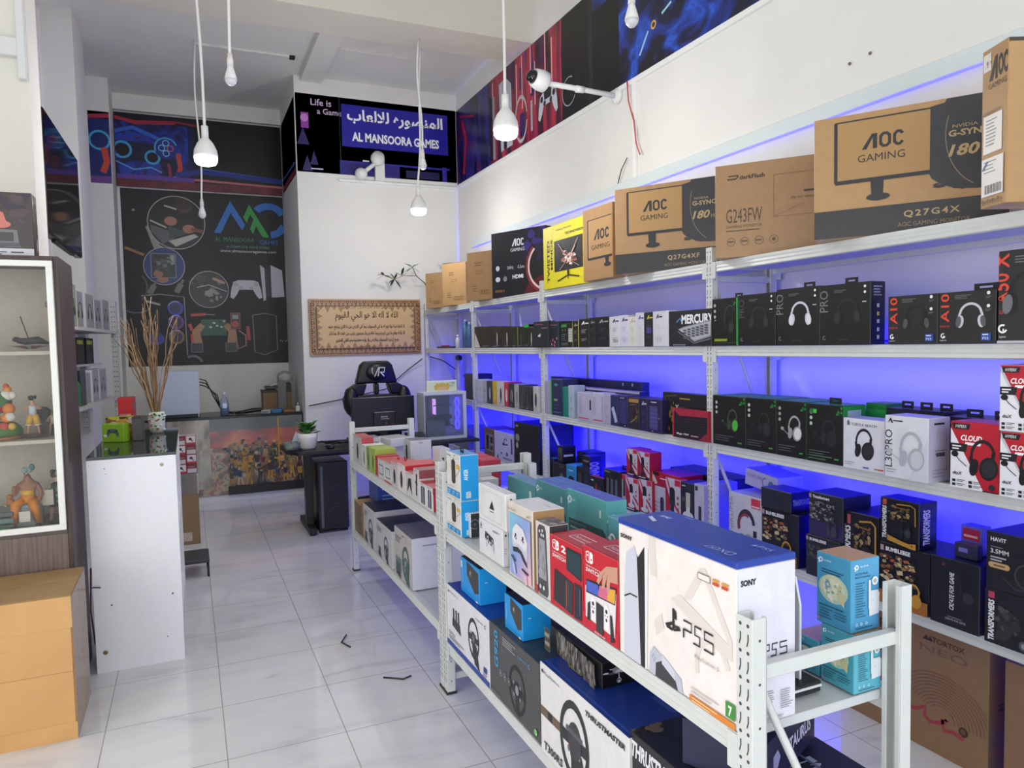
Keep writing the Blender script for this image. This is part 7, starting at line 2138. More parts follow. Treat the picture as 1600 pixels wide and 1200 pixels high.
def leaf(mb, p, d, L, w_, c):
    d = Vector(d).normalized()
    s_ = d.cross(Vector((0, 0, 1)))
    s_ = s_.normalized() if s_.length > .05 else Vector((1, 0, 0))
    n_ = s_.cross(d)
    p = Vector(p)
    vs = []
    fr = ((0, .15), (.25, .8), (.5, 1), (.75, .7), (1, .04))
    for f_, k in fr:
        q = p + d * L * f_ - Vector((0, 0, .12 * L * f_ * f_))
        vs += [q - s_ * w_ * k + n_ * w_ * .25 * k, q, q + s_ * w_ * k + n_ * w_ * .25 * k]
    fs = []
    for i in range(4):
        b = i * 3
        fs += [(b, b + 1, b + 4, b + 3), (b + 1, b + 2, b + 5, b + 4)]
    mb.add(vs, fs, c, True)


for p, n_ in (((-.24, -.05, .45), 6), ((-.44, -.06, .32), 6), ((-.55, -.05, .36), 6), ((-.36, -.05, .36), 3)):
    for i in range(n_):
        a_ = rd.uniform(0, 6.28)
        leaf(lf, p, (math.cos(a_), math.sin(a_) * .5, rd.uniform(-.7, .7)), rd.uniform(.08, .13), .014, rd.choice(['#2f4a30', '#3a5a38', '#28402c', '#46603a']))
lf.build('leaves', t)
t = MB()
t.tube([(XW - .03, 7.55, 2.46), (XW - .2, 7.6, 2.44), (XW - .3, 7.62, 2.45)], .012, '#e0e0de', 8)
t.tube([(XW - .28, 7.62, 2.45), (XW - .02, 7.5, 2.47)], .006, '#2a2a2c', 6)
tag(t.build('hanging_cable'), 'loose white and black cable ends in the back corner above the plain cartons', 'cable')

# ------------------------------------------------------------ gaming corner at the back
t = thing('desk', 'black gaming desk with a steel foot under the potted plant', 'desk', (1.5, 6.3, 0))
dk = mat('#17181a', .45, 0, .05)
MB().prism([(-.8, -.16), (-.72, -.3), (-.3, -.3), (-.15, -.24), (.4, -.24), (.5, -.28), (.86, -.28), (.86, .36), (-.68, .36), (-.8, .22)], 2, .695, .72, dk).build('tabletop', t)
for x in (-.605, .62):
    MB().box(x - .03, -.05, .06, x + .03, .05, .695, dk, .004).build('leg', t)
    f = MB().box(x - .03, -.2, .012, x + .03, .38, .06, dk, .004)
    f.lathe([(.0001, 0), (.02, 0), (.02, .012), (.0001, .012)], '#2c2c2e', (x, -.17, 0), 10)
    f.lathe([(.0001, 0), (.02, 0), (.02, .012), (.0001, .012)], '#2c2c2e', (x, .34, 0), 10)
    f.build('foot', t)
MB().box(-.6, .0, .63, .6, .04, .68, dk, .003).build('cross_bar', t)

t = thing('potted_plant', 'white ceramic pot with a leafy green plant on the desk corner', 'plant', (.885, 6.19, .72))
wp2 = mat('#dcdad4', .25, 0, .02)
MB().lathe([(.0001, 0), (.058, 0), (.07, .02), (.082, .09), (.084, .135), (.078, .135), (.075, .11), (.0001, .11)], wp2, n=28).build('pot', t)
lf = MB()
rd = random.Random(2)
for i in range(34):
    a_ = rd.uniform(0, 6.28)
    r_ = rd.uniform(0, .045)
    p = (r_ * math.cos(a_), r_ * math.sin(a_), .12 + rd.uniform(0, .08))
    leaf(lf, p, (math.cos(a_), math.sin(a_), rd.uniform(.3, 1.3)), rd.uniform(.05, .085), rd.uniform(.026, .036), rd.choice(['#2f6a24', '#3f7f2c', '#4f9038', '#5a9a48', '#2a5a20']))
lf.build('leaves', t)
t = MB()
t.add([(-.03, 0, 0), (.04, 0, .0), (.03, -.01, .09), (.0, -.015, .15), (-.035, -.005, .07)], [(0, 1, 2, 3, 4)], '#c9cade')
t.add([(-.03, .004, 0), (.04, .004, .0), (.03, -.006, .09), (.0, -.011, .15), (-.035, -.001, .07)], [(4, 3, 2, 1, 0)], '#c9cade')
tag(t.build('paper_slip', None, (.80, 6.235, .721)), 'crumpled white paper slip beside the potted plant', 'paper')
t = thing('candy_bowl', 'small glass bowl of pinkish sweets beside the white pot', 'bowl', (.755, 6.15, .72))
MB().lathe([(.0001, 0), (.04, 0), (.06, .03), (.068, .07), (.066, .07), (.056, .03), (.036, .006), (.0001, .006)], glass('#c8d4d4')).build('bowl_shell', t)
sw = MB()
for i in range(26):
    sw.ell((rd.uniform(-.035, .035), rd.uniform(-.035, .035), .02 + rd.uniform(0, .03)), (.012, .012, .01), rd.choice(['#c88a80', '#b86a6a', '#d8b890', '#a8585a', '#e0d0c0']), 8, 5)
o = sw.build('sweets', t)
o['kind'] = 'stuff'
t = MB()
for i in range(7):
    p = [(rd.uniform(0, .5), rd.uniform(-.12, .2), .012) for k in range(4)]
    t.tube([(q[0], q[1], q[2] + rd.uniform(0, .03)) for q in p], .006, '#141416', 6)
o = t.build('cable_tangle', None, (.98, 6.22, .722))
tag(o, 'tangle of black cables lying on the desk', 'cable', None, 'stuff')
t = thing('mouse', 'black computer mouse on the desk among the cables', 'computer mouse', (1.06, 6.12, .72))
MB().ell((0, 0, .012), (.032, .055, .022), '#1d1d20').build('shell', t)
MB().box(-.004, -.03, .03, .004, -.01, .038, '#55555a', .001).build('scroll_wheel', t)

# monitor on the desk, seen from behind
t = thing('monitor', 'black monitor on the desk seen from behind, before the gaming chair', 'monitor', (1.61, 6.5, .72))
mk = mat('#15161a', .35, 0, .03)
MB().box(-.29, -.02, .06, .29, .015, .385, mk, .004).build('back_panel', t)
m_ = MB().box(-.1, -.04, .12, .1, -.018, .25, mat('#1c1d22', .4, 0, .03), .006)
a = Art(m_, (-.1, -.04, .12), (1, 0, 0), (0, 0, 1), .2, .13)
a.text('ROG', .35, .6, .1, '#c0c0c4', w=.3, bold=.04)
a.rect(.34, .48, .72, .53, '#a8a8ac')
a.rect(.55, .1, .62, .25, '#a83038')
m_.build('rear_cover', t)
MB().box(-.03, -.03, 0, .03, .0, .14, mk, .004).build('stand', t)
MB().box(-.12, -.1, 0, .12, .1, .012, mk, .004).build('base', t)
MB().box(-.285, .0145, .065, .285, .017, .38, mat('#08080a', .1, 0, 0), .0005).build('screen', t)

# gaming chair behind the desk
t = thing('gaming_chair', 'black gaming chair with a white emblem behind the desk', 'chair', (1.70, 7.12, 0), R(4))
lk = mat('#101011', .42, 0, .06, 60)
ol = [(-.12, 1.42), (.12, 1.42), (.16, 1.38), (.2, 1.24), (.3, 1.15), (.335, 1.06), (.32, .95), (.24, .85), (.24, .5), (-.24, .5), (-.24, .85), (-.32, .95), (-.335, 1.06), (-.3, 1.15), (-.2, 1.24), (-.16, 1.38)]
mb = MB()
h1 = [(-.105, 1.2), (-.02, 1.2), (-.02, 1.09), (-.14, 1.09)]
# backrest with two belt openings: built from strips round the holes
mb.prism([(-.12, 1.42), (.12, 1.42), (.16, 1.38), (.2, 1.24), (.21, 1.2), (-.21, 1.2), (-.2, 1.24), (-.16, 1.38)], 1, -.05, .05, lk, True)
mb.prism([(-.21, 1.2), (-.105, 1.2), (-.14, 1.09), (-.32, 1.09), (-.3, 1.15)], 1, -.06, .05, lk)
mb.prism([(.21, 1.2), (.3, 1.15), (.32, 1.09), (.14, 1.09), (.105, 1.2)], 1, -.06, .05, lk)
mb.prism([(-.02, 1.2), (.02, 1.2), (.02, 1.09), (-.02, 1.09)], 1, -.045, .05, lk)
mb.prism([(-.32, 1.09), (.32, 1.09), (.335, 1.05), (.32, .95), (.24, .85), (.24, .5), (-.24, .5), (-.24, .85), (-.32, .95), (-.335, 1.05)], 1, -.06, .05, lk)
o = mb.build('backrest', t)
bv = o.modifiers.new('soft', 'BEVEL')
bv.width = .018
bv.segments = 3
hp = MB()
hp.ell((0, -.055, 1.31), (.115, .04, .085), lk, 20, 12)
a = Art(hp, (-.07, -.098, 1.26), (1, 0, 0), (0, 0, 1), .14, .1)
e = '#d0d0d2'
a.line([(.05, .95), (.0, .6), (.2, .1), (.5, .95), (.95, .95), (.9, .5), (.6, .5)], .12, e)
a.line([(.55, .9), (.45, .1)], .1, e)
a.line([(.65, .5), (.9, .08)], .12, e)
hp.build('head_pillow', t)
for sg in (-1, 1):
    MB().ell((sg * .27, -.05, 1.03), (.075, .07, .14), mat('#0c0c0d', .4, 0, .05, 60), 16, 10).build('side_bolster', t)
MB().box(-.26, -.45, .42, .26, .05, .52, lk, .03).build('seat', t)
MB().tube([(0, -.2, .1), (0, -.2, .42)], .03, '#1c1c1e', 12).build('gas_lift', t)
bs = MB()
for i in range(5):
    a_ = i * 2 * math.pi / 5
    bs.tube([(0, -.2, .1), (.28 * math.cos(a_), -.2 + .28 * math.sin(a_), .07)], [.03, .018], '#1c1c1e', 8)
bs.build('star_base', t)
for i in range(5):
    a_ = i * 2 * math.pi / 5
    MB().lathe([(.0001, -.012), (.03, -.012), (.03, .012), (.0001, .012)], '#141416', n=14, T=Matrix.Translation((.28 * math.cos(a_), -.2 + .28 * math.sin(a_), .03)) @ Matrix.Rotation(R(90), 4, 'Y')).build('caster', t)
for sg in (-1, 1):
    MB().box(sg * .3 - .035, -.36, .66, sg * .3 + .035, -.06, .69, '#17171a', .01).build('armrest', t)
    MB().box(sg * .3 - .02, -.24, .45, sg * .3 + .02, -.18, .66, '#17171a', .004).build('arm_post', t)

# black computer under the desk
t = thing('computer_tower', 'black computer tower with a mesh front on the floor under the desk', 'computer', (1.075, 6.17, 0))
MB().box(-.125, 0, .02, .125, .45, .60, mat('#121213', .4, 0, .03), .004).build('case', t)
fr = MB().box(-.125, -.03, .03, .125, 0, .605, mat('#1a1b1c', .4, 0, .03), .006)
fr.box(-.105, -.033, .05, -.085, -.029, .57, mat('#6a6c6e', .3, .6, 0), .001)
fr.build('front_frame', t)
ms = MB().box(-.07, -.034, .06, .11, -.029, .56, mat('#202122', .7, 0, .25, 400), .002)
for z in (.15, .31, .47):
    ms.lathe([(.072, 0), (.072, .002), (.064, .002), (.064, 0)], '#262729', n=28, caps=False, T=Matrix.Translation((.02, -.034, z)) @ Matrix.Rotation(R(90), 4, 'X'))
ms.build('mesh_front', t)
for x, y in ((-.1, .03), (.1, .03), (-.1, .4), (.1, .4)):
    MB().box(x - .02, y - .02, 0, x + .02, y + .02, .02, '#0c0c0d', .002).build('foot', t)

# white computer with a glass side on the desk
t = thing('computer_tower', 'white computer tower with a glass side and lit parts on the desk', 'computer', (2.085, 6.13, .72))
wc = mat('#cdd4da', .35, 0, .02)
c = MB()
c.box(-.2, 0, 0, .2, .21, .03, wc, .003)
c.box(-.2, 0, .40, .2, .21, .425, wc, .003)
c.box(.165, 0, .03, .2, .21, .40, wc, .003)
c.box(-.2, .195, .03, .165, .21, .40, wc, .003)
c.box(-.2, 0, .03, -.19, .21, .4, mat('#b4bcc4', .4, 0, .02), .002)
c.build('case', t)
MB().box(-.19, -.004, .03, .165, .0, .4, glass('#b8c4cc', .03, .1), .0005).build('glass_side', t)
p = MB().box(-.12, .15, .1, .09, .165, .38, mat('#55565c', .5, 0, .1), .002)
p.box(-.06, .06, .18, .08, .15, .21, '#1d1d22', .003)
p.box(-.08, .08, .12, .07, .15, .15, '#23232a', .003)
p.build('circuit_board', t)
MB().box(-.17, .02, .03, .0, .18, .16, mat('#8a8f94', .4, 0, .05), .004).build('power_cover', t)
f = MB()
for z in (.12, .22, .32):
    f.lathe([(.05, -.01), (.05, .01), (.042, .01), (.042, -.01)], mat('#6a5aff', .4, 0, 0, 30, 1.2), n=24, caps=False, T=Matrix.Translation((.145, .1, z)) @ Matrix.Rotation(R(90), 4, 'Y'))
f.build('fan_rings', t)
MB().box(-.075, .07, .22, -.067, .15, .36, mat('#d8a0f0', .4, 0, 0, 30, 1.5), .001).build('light_bar', t)
cb = MB()
cb.tube([(-.02, .05, .14), (.05, .03, .13), (.1, .06, .1)], .006, '#141418', 6)
cb.tube([(-.1, .05, .3), (.0, .03, .32), (.08, .06, .3)], .005, '#141418', 6)
cb.build('inner_cables', t)
t = thing('picture_frame', 'small lit yellow picture in a white frame on top of the white computer', 'picture', (2.07, 6.17, 1.146))
MB().box(-.14, 0, 0, .14, .03, .10, mat('#e6e6da', .4, 0, .01), .003).build('frame', t)
pm = MB().box(-.13, -.002, .01, .13, .0, .09, mat('#b9c3a8', .4, 0, 0, 30, .25), .0004)
a = Art(pm, (-.13, -.002, .01), (1, 0, 0), (0, 0, 1), .26, .08)
a.splat(.05, .1, .95, .9, ['#a8b49a', '#8fa898', '#c9cfae'], 10, 2, .3, .1)
a.poly([(.25, .05), (.2, .5), (.32, .9), (.45, .7), (.5, .95), (.6, .7), (.72, .9), (.78, .45), (.72, .05)], '#d9b84a')
a.poly([(.32, .05), (.35, .4), (.65, .4), (.68, .05)], '#e0b890')
pm.build('picture', t)
bx('accessory_box', 'black device box standing before the white computer', 'box', None, (1.80, 6.15, .721), (.16, .2, .07), R(80), '#18191b', {'F': lambda a: a.rect(.4, .5, .6, .7, '#b0b0b4')})
t = MB()
t.tube([(2.36, 7.68, 1.42), (2.2, YB - .03, 1.30), (1.95, YB - .03, 1.1), (1.4, YB - .03, 1.0), (1.13, YB - .03, .96)], .006, '#2a2c30', 6)
tag(t.build('hanging_cable'), 'thin black cable sagging across the back wall behind the chair', 'cable')
t = MB()
t.tube([(2.42, 7.6, 1.44), (2.5, 7.4, 1.40), (2.62, 7.1, 1.25), (2.7, 6.9, 1.06)], .006, '#2a2c30', 6)
tag(t.build('hanging_cable'), 'thin black cable running behind the far end of the third shelf', 'cable')

# ------------------------------------------------------------ alcove counter
t = thing('service_counter', 'alcove counter with a glossy printed game collage on its front', 'counter', (.4, 7.93, 0))
MB().box(-1.0, .02, 0, .68, .6, .86, mat('#2a2a2c', .5, 0, .03), .003).build('body', t)
MB().box(-1.0, -.01, 0, .685, .02, .075, mat('#dcdddc', .35, 0, .02), .003).build('plinth', t)
MB().box(-1.0, -.01, .86, .69, .62, .885, mat('#16171a', .25, 0, .03), .003).build('worktop', t)


def collage(a):
    """crowd of small plain figures on an orange dusk"""
    a.rect(0, 0, 1, 1, ramp_mat('print_crowd', [(.32, '#1a1412'), (.44, '#4a3424'), (.52, '#a8501f'), (.58, '#c8b48a'), (.66, '#3a3a30'), (.74, '#c83a1c')], (1, 1, 1), 9, 8, .6, .1))
    a.rect(.3, .62, 1, .84, ramp_mat('print_dusk', [(.35, '#7a2414'), (.5, '#c83c18'), (.62, '#e08030'), (.75, '#3a1c14')], (1, 1, 2), 3, 6, .4, .1))
    a.rect(.3, .84, 1, 1, ramp_mat('print_sky', [(.35, '#2c3c3c'), (.55, '#4a5652'), (.75, '#6a5a48')], (1, 1, 2), 3, 5, .4, .1))
    a.rect(0, .1, .3, 1, ramp_mat('print_pale', [(.35, '#4a3c2c'), (.48, '#a89a84'), (.6, '#cfc6b4'), (.72, '#b8704a')], (1, 1, .7), 5, 8, .6, .1))
    rd = random.Random(9)
    pal = ['#3a2c24', '#5a4a34', '#7a6a4c', '#2c3434', '#987a4a', '#3a4a34', '#b8a880', '#6a2824', '#24405a', '#b88a38']
    for row, (v, h, n_) in enumerate(((.46, .24, 12), (.3, .26, 13), (.13, .28, 13))):
        for i in range(n_):
            u = .42 + (i + rd.random() * .8) / n_ * .56
            a.figure(u, v + rd.uniform(-.04, .04), h * rd.uniform(.75, 1.05), rd.choice(pal), rd.choice(pal), rd.choice(['#a07858', '#88644a', '#4a4038']), row * 40 + i)
    a.splat(.4, .14, .98, .72, pal, 90, 6, .035, .012)
    a.figure(.1, .16, .6, '#3a3028', '#2c241e', '#6a5644', 1)
    a.rect(.42, 0, 1, .12, '#1c1614')
    a.line([(.81, .3), (.81, .98)], .015, '#c8902a')
    a.line([(.77, .45), (.85, .42)], .02, '#c8902a')


pn = MB().box(-1.0, -.016, .075, .68, -.004, .86, mat('#55504a', .06, 0, 0), .001)
ac = Art(pn, (-.62, -.016, .075), (1, 0, 0), (0, 0, 1), 1.30, .785)
collage(ac)
pn.build('front_panel', t)
o = MB().box(-1.0, -.022, .075, .68, -.0185, .86, glass('#f4f6f6', .03, .06), .0005).build('acrylic_cover', t)

t = thing('monitor', 'white monitor standing on the alcove counter, seen from behind', 'monitor', (-.08, 8.02, .885))
wm = mat('#b9c2d2', .35, 0, .02)
MB().box(-.19, 0, .03, .175, .03, .47, wm, .004).build('back_panel', t)
MB().box(-.19, -.01, .0, .175, .05, .028, '#1a1b1f', .003).build('bottom_bar', t)
for x in (-.17, .16):
    MB().box(x - .006, -.02, 0, x + .006, .05, .05, '#d0d4d8', .002).build('foot', t)
t = thing('spray_bottle', 'clear spray bottle of blue cleaner on the alcove counter', 'spray bottle', (.325, 7.99, .885))
MB().lathe([(.0001, 0), (.04, 0), (.042, .01), (.042, .09), (.0001, .09)], mat('#2a6aa8', .15, 0, 0), n=18).build('liquid', t)
MB().lathe([(.043, 0), (.044, .12), (.036, .16), (.016, .2), (.014, .215)], glass('#c8d8e8', .05, .2), n=18).build('bottle', t)
MB().box(-.012, -.035, .215, .012, .03, .25, '#dfe3e8', .006).build('trigger_head', t)
MB().box(-.02, -.0455, .08, .02, -.043, .13, '#c8dcec', .0005).build('front_sticker', t)
cb = MB()
for k in range(3):
    cb.tube([(.1, 8.05, 1.27 - .03 * k), (.16, 8.05, 1.25 - .03 * k), (.22 + .02 * k, 8.03, 1.1), (.3, 8.05, .93), (.36 + .05 * k, 8.08, .893)], .006, '#15161a', 6)
tag(cb.build('cable_bundle'), 'black cables hanging from the white monitor to the alcove counter', 'cable')
hs = MB()
hs.tube([(.43, 8.05, .9), (.5, 8.06, .905), (.6, 8.05, .92), (.68, 8.05, .925), (.72, 8.05, .9)], [.01, .018, .022, .02, .012], '#141416', 8)
tag(hs.build('cable_bundle'), 'thick black cable sleeve lying along the alcove counter', 'cable')
bx('gadget_box', 'silver device lying at the middle of the alcove counter', 'device', None, (.745, 8.03, .886), (.09, .12, .035), R(70), '#a8b0b4', {'F': lambda a: a.rect(.1, .3, .8, .6, '#5a6064')})
bx('gadget_box', 'blue boxed gadget beside the silver device', 'device', None, (.845, 8.03, .886), (.1, .1, .04), R(80), '#2a6aa0', None)
bx('parts_box', 'brown wooden parts box on the alcove counter by the small white charger', 'box', None, (.97, 8.04, .886), (.12, .1, .025), R(88), '#8a5a34', None)
t = thing('charger', 'small white plug charger at the end of the alcove counter', 'charger', (1.055, 8.0, .886))
MB().box(-.022, -.02, 0, .022, .02, .06, '#dadbd8', .006).build('body', t)
MB().tube([(0, 0, .06), (.002, 0, .1)], .006, '#dadbd8', 8).build('pin', t)
t = thing('storage_bin', 'brown cardboard bin of scrap standing behind the alcove counter', 'box', (.88, 8.38, .886))
b = MB()
b.box(-.15, -.11, 0, .15, .11, .2, mat('#7d6547', .7, 0, .05), .003)
b.build('carton', t)
s_ = MB()
s_.box(-.16, -.1, .2, .0, .08, .23, '#17181a', .004)
s_.box(-.12, -.11, .24, .02, .05, .27, '#3a3c3e', .004)
s_.box(.05, -.1, .2, .15, .08, .3, '#202123', .004)
s_.tube([(-.15, -.08, .23), (0, -.1, .3), (.12, -.05, .26)], .008, '#d0d0d0', 6)
s_.build('scrap', t)
MB().box(-.0, -.16, .0, .09, -.13, .33, mat('#6a6a68', .5, 0, .04), .003).build('metal_plate', t)
# clear bag on top
bg = MB().ell((.1, .02, .36), (.09, .08, .07), glass('#d8dcdc', .2, .25), 12, 7)
bg.build('clear_bag', t)

# ------------------------------------------------------------ glass topped white counter
t = thing('display_counter', 'white panelled display counter with a dark glass top beside the glass cabinet', 'counter', (-.27, 3.97, 0))
wpn = mat('#e9e9ee', .3, 0, .01)
e = MB().box(-.195, 0, 0, .195, .018, 1.045, wpn, .001)
for x, z, r_, c_ in ((.13, 1.0, .009, '#a8a48c'), (-.155, .10, .011, '#8a6a4e'), (-.118, .33, .0045, '#5a5a5c'), (.152, .345, .0045, '#3c3c3e'), (.12, .13, .003, '#6a6a6c'), (-.12, 1.0, .0025, '#6a6a6c'), (-.185, 1.02, .002, '#6a6a6c'), (-.115, .975, .002, '#6a6a6c')):
    e.lathe([(.0001, 0), (r_, 0), (r_ * .9, .0016), (.0001, .0018)], c_, n=14, T=Matrix.Translation((x, 0, z)) @ Matrix.Rotation(R(90), 4, 'X'))
e.build('end_panel', t)
MB().box(-.195, 1.23, 0, .195, 1.25, 1.045, wpn, .001).build('end_panel', t)
MB().box(-.19, .02, .08, .19, 1.23, .10, wpn, .001).build('shelf', t)
MB().box(-.19, .02, .55, .19, 1.23, .57, wpn, .001).build('shelf', t)
MB().box(-.193, .018, 1.02, .193, 1.23, 1.045, wpn, .001).build('top_board', t)
MB().box(-.195, -.002, 1.046, .197, 1.25, 1.06, mat('#2c3632', .04, 0, .03), .001).build('glass_top', t)
wr = MB()
wr.tube([(-.21, .05, .38), (-.205, .02, .42), (-.19, -.004, .43), (-.16, -.006, .425)], .003, '#3a3030', 6)
wr.tube([(-.21, .1, .5), (-.215, .06, .3), (-.205, .08, .12)], .004, '#6a3a44', 6)
wr.build('loose_wire', t)
t = bx('game_box', 'lime green box with a dark gamepad pictured on it, on the glass counter top', 'box', 'game boxes on the glass counter', (-.385, 4.60, 1.061), (.125, .06, .10), R(62), {'*': '#8ab82c', 'T': '#7aa028'}, {'F': lambda a: (a.pad(.5, .55, .36, '#4a5a64', '#2c363c', '#5a6a74'), a.rect(.08, .3, .25, .42, '#dfe8d0'))})
bx('game_box', 'colourful striped box behind the lime green one', 'box', 'game boxes on the glass counter', (-.35, 4.78, 1.061), (.19, .07, .125), R(85), {'*': '#8a6a2c', 'T': '#a8b02c'}, {'F': lambda a: a.splat(.02, .3, .98, .98, ['#d8a02c', '#a83a24', '#2c2a20', '#c8c030', '#e0c8b0', '#5a7a2c'], 22, 3, .25, .06)})
bx('game_box', 'dark grey upright box next to the vase on the glass counter', 'box', 'game boxes on the glass counter', (-.272, 4.62, 1.061), (.052, .1, .135), R(85), {'*': '#55504e', 'T': '#3a3634', 'S': '#3c3836'}, {'F': lambda a: a.rect(0, .9, 1, 1, '#3a3634')})
bx('game_box', 'bright red upright box behind the lime green one', 'box', 'game boxes on the glass counter', (-.352, 5.0, 1.061), (.078, .1, .225), R(82), {'*': '#c82a2c', 'T': '#6a3a3a'}, {'F': lambda a: (a.rect(0, 0, 1, .55, '#a0484a'), a.text('CO-OP GAMES', .1, .5, .06, '#e8d0d0', w=.8, bold=.03), a.rect(0, .56, 1, 1, '#d02c2e')), 'S': lambda a: a.circ(.5, .75, .14, '#8a8a8a', .6)})
t = thing('vase', 'patterned vase of tall dry twigs on the glass counter', 'vase', (-.19, 4.95, 1.061))
vm = MB().lathe([(.0001, 0), (.038, 0), (.046, .03), (.048, .1), (.044, .13), (.04, .13), (.04, .02), (.0001, .02)], mat('#d6dad4', .25, 0, .02), n=22)
rd = random.Random(4)
for i in range(30):
    a_ = rd.uniform(3.6, 6.2)
    z = rd.uniform(.02, .12)
    vm.ell((.047 * math.cos(a_), .047 * math.sin(a_), z), (.008, .008, .006), rd.choice(['#5aa03c', '#2f6a3a', '#e0e4dc', '#8ac83c', '#2a4a40', '#c86a3a']), 6, 4)
vm.build('pot', t)
tw = MB()
for i in range(46):
    k = rd.random()
    if k < .5:
        tx, tz = rd.uniform(-.06, .03), rd.uniform(.62, .82)
    elif k < .85:
        tx, tz = rd.uniform(-.2, -.1), rd.uniform(.5, .68)
    else:
        tx, tz = rd.uniform(.1, .17), rd.uniform(.5, .7)
    ty = rd.uniform(-.1, .1)
    pts = []
    for s2 in range(9):
        f_ = s2 / 8
        pts.append((tx * f_ ** 1.3 + .012 * math.sin(f_ * 17 + i) * f_, ty * f_ + .012 * math.cos(f_ * 15 + i) * f_, .03 + tz * f_))
    tw.tube(pts, [.004 - .0022 * s2 / 8 for s2 in range(9)], rd.choice(['#9a7c58', '#b5966f', '#c9aa82', '#8a6a48']), 5)
tw.build('twigs', t)

# brown box with small red boxes behind the white panel
t = thing('carton', 'tall brown carton in clear wrap standing behind the white counter panel', 'box', (-.045, 6.42, 0))
MB().box(-.08, -.1, 0, .08, .12, .56, mat('#8b7350', .6, 0, .04), .003).build('box_body', t)
w_ = MB().box(-.083, -.104, .40, .083, .124, .575, glass('#c9c6c0', .15, .25), .01)
w_.build('clear_wrap', t)
MB().box(-.05, -.102, .03, .02, -.1, .1, mat('#c8bca8', .15, 0, .2, 90), .0004).build('tape_patch', t)
rc = [('#cfc9c8', '#a83048'), ('#7a2838', '#c8c0c0')]
for r_ in range(4):
    for c_ in range(2):
        w0 = r_ % 2 == c_
        lb = 'small %s boxed earphone, %s row on the wrapped carton, %s the aisle' % (['white-fronted', 'dark red'][0 if w0 else 1], ['lowest', 'second', 'third', 'top'][r_], ['away from', 'next to'][c_])
        bx('earphone_box', lb, 'box', 'stacked earphone boxes on the wrapped carton', (-.082 + c_ * .077, 6.38, .5765 + r_ * .0765), (.073, .1, .075), R(90), {'*': '#b02c3c' if w0 else '#8a2838', 'T': '#c8c0c0'},
           {'F': (lambda a: (a.rect(.05, .25, .95, .95, '#d0cacb'), a.circ(.45, .62, .14, '#2c2426', 1.2), a.line([(.5, .6), (.7, .35)], .1, '#3a2a2e'))) if w0 else (lambda a: (a.rect(.05, .55, .95, .95, '#702434'), a.rect(.15, .66, .8, .72, '#b88a92'), a.rect(.05, .05, .95, .5, '#c2bcbc')))})
t = MB().box(-.1, 0, 0, .1, .3, .025, '#3c3e40', .004)
for x in (-.09, .09):
    for y in (.02, .28):
        t.tube([(x, y, -.1), (x, y, 0)], .008, '#2c2c2e', 6)
tag(t.build('footrest', None, (-.02, 5.35, .1)), 'low grey metal stand on the floor behind the white panel', 'stand')

# ------------------------------------------------------------ glass display cabinet
CX0, CX1, CY0, CY1, CH = -1.32, -.511, 3.80, 4.22, 1.995
t = thing('display_cabinet', 'tall dark wood display cabinet with a white framed glass door', 'cabinet', (CX1, CY0, 0))
wd = mat('#4a3a36', .45, 0, .14, 6, 0, .05, (14, 14, .7))
wdl = mat('#72625b', .45, 0, .16, 6, 0, .05, (16, 16, .7))
W_ = CX1 - CX0
D_ = CY1 - CY0
c = MB()
c.box(-.02, 0, 0, 0, D_, CH, wd, .0015)
c.box(-W_, 0, 0, -W_ + .02, D_, CH, wd, .0015)
c.box(-W_ + .02, 0, CH - .02, -.02, D_, CH, wd, .0015)
c.build('case', t)
MB().box(-W_ + .02, D_ - .015, .74, -.02, D_, CH - .02, mat('#cdc5b6', .6, 0, .03), .001).build('back_board', t)
MB().box(-W_ + .02, -.002, 0, -.02, .02, .745, wdl, .001).build('lower_panel', t)
MB().box(-W_ + .02, 0, .745, -.02, D_ - .015, .765, mat('#5a504c', .5, 0, .05), .001).build('bottom_board', t)
sh = mat('#c6beae', .5, 0, .02)
for z in (1.56, 1.16):
    MB().box(-W_ + .02, .03, z - .003, -.02, D_ - .015, z + .014, sh, .001).build('shelf', t)
d = MB()
wf = mat('#e6e6e0', .35, 0, .01)
fw = .026
d.box(-W_ + .02, -.022, .765, -.021, -.002, .765 + fw, wf, .002)
d.box(-W_ + .02, -.022, 1.973 - fw, -.021, -.002, 1.973, wf, .002)
d.box(-.021 - fw, -.022, .765 + fw, -.021, -.002, 1.973 - fw, wf, .002)
d.box(-W_ + .02, -.022, .765 + fw, -W_ + .02 + fw, -.002, 1.973 - fw, wf, .002)
dr = d.build('door', t)
MB().box(-W_ + .04, -.013, .78, -.04, -.01, 1.955, glass('#f4f4f2', .02, .0), .0004).build('door_glass', dr)
for z in (1.02, 1.36, 1.78):
    MB().box(-.058, -.001, z - .012, -.047, .014, z + .012, mat('#6a6258', .4, .5, .02), .002).build('hinge', dr)


# figurines on the shelves: generic painted figures
def figurine(label, loc, h, skin, hair, top, legs, pose, base_c, rz=0.0, seat=0.0):
    t = thing('figurine', label, 'figurine', loc, rz, 'painted figurines in the glass cabinet')
    J, E, Rr = pose
    me = bpy.data.meshes.new('body')
    me.from_pydata([(x * h, y * h, z * h) for x, y, z in J], E, [])
    me.materials.append(mat(skin, .45, 0, .02))
    o = bpy.data.objects.new('body', me)
    COL.objects.link(o)
    o.parent = t
    md = o.modifiers.new('skin', 'SKIN')
    md.use_smooth_shade = True
    for i, r_ in enumerate(Rr):
        o.data.skin_vertices[0].data[i].radius = (r_ * h, r_ * h)
    o.data.skin_vertices[0].data[0].use_root = True
    sb = o.modifiers.new('sub', 'SUBSURF')
    sb.levels = sb.render_levels = 1
    return t, o


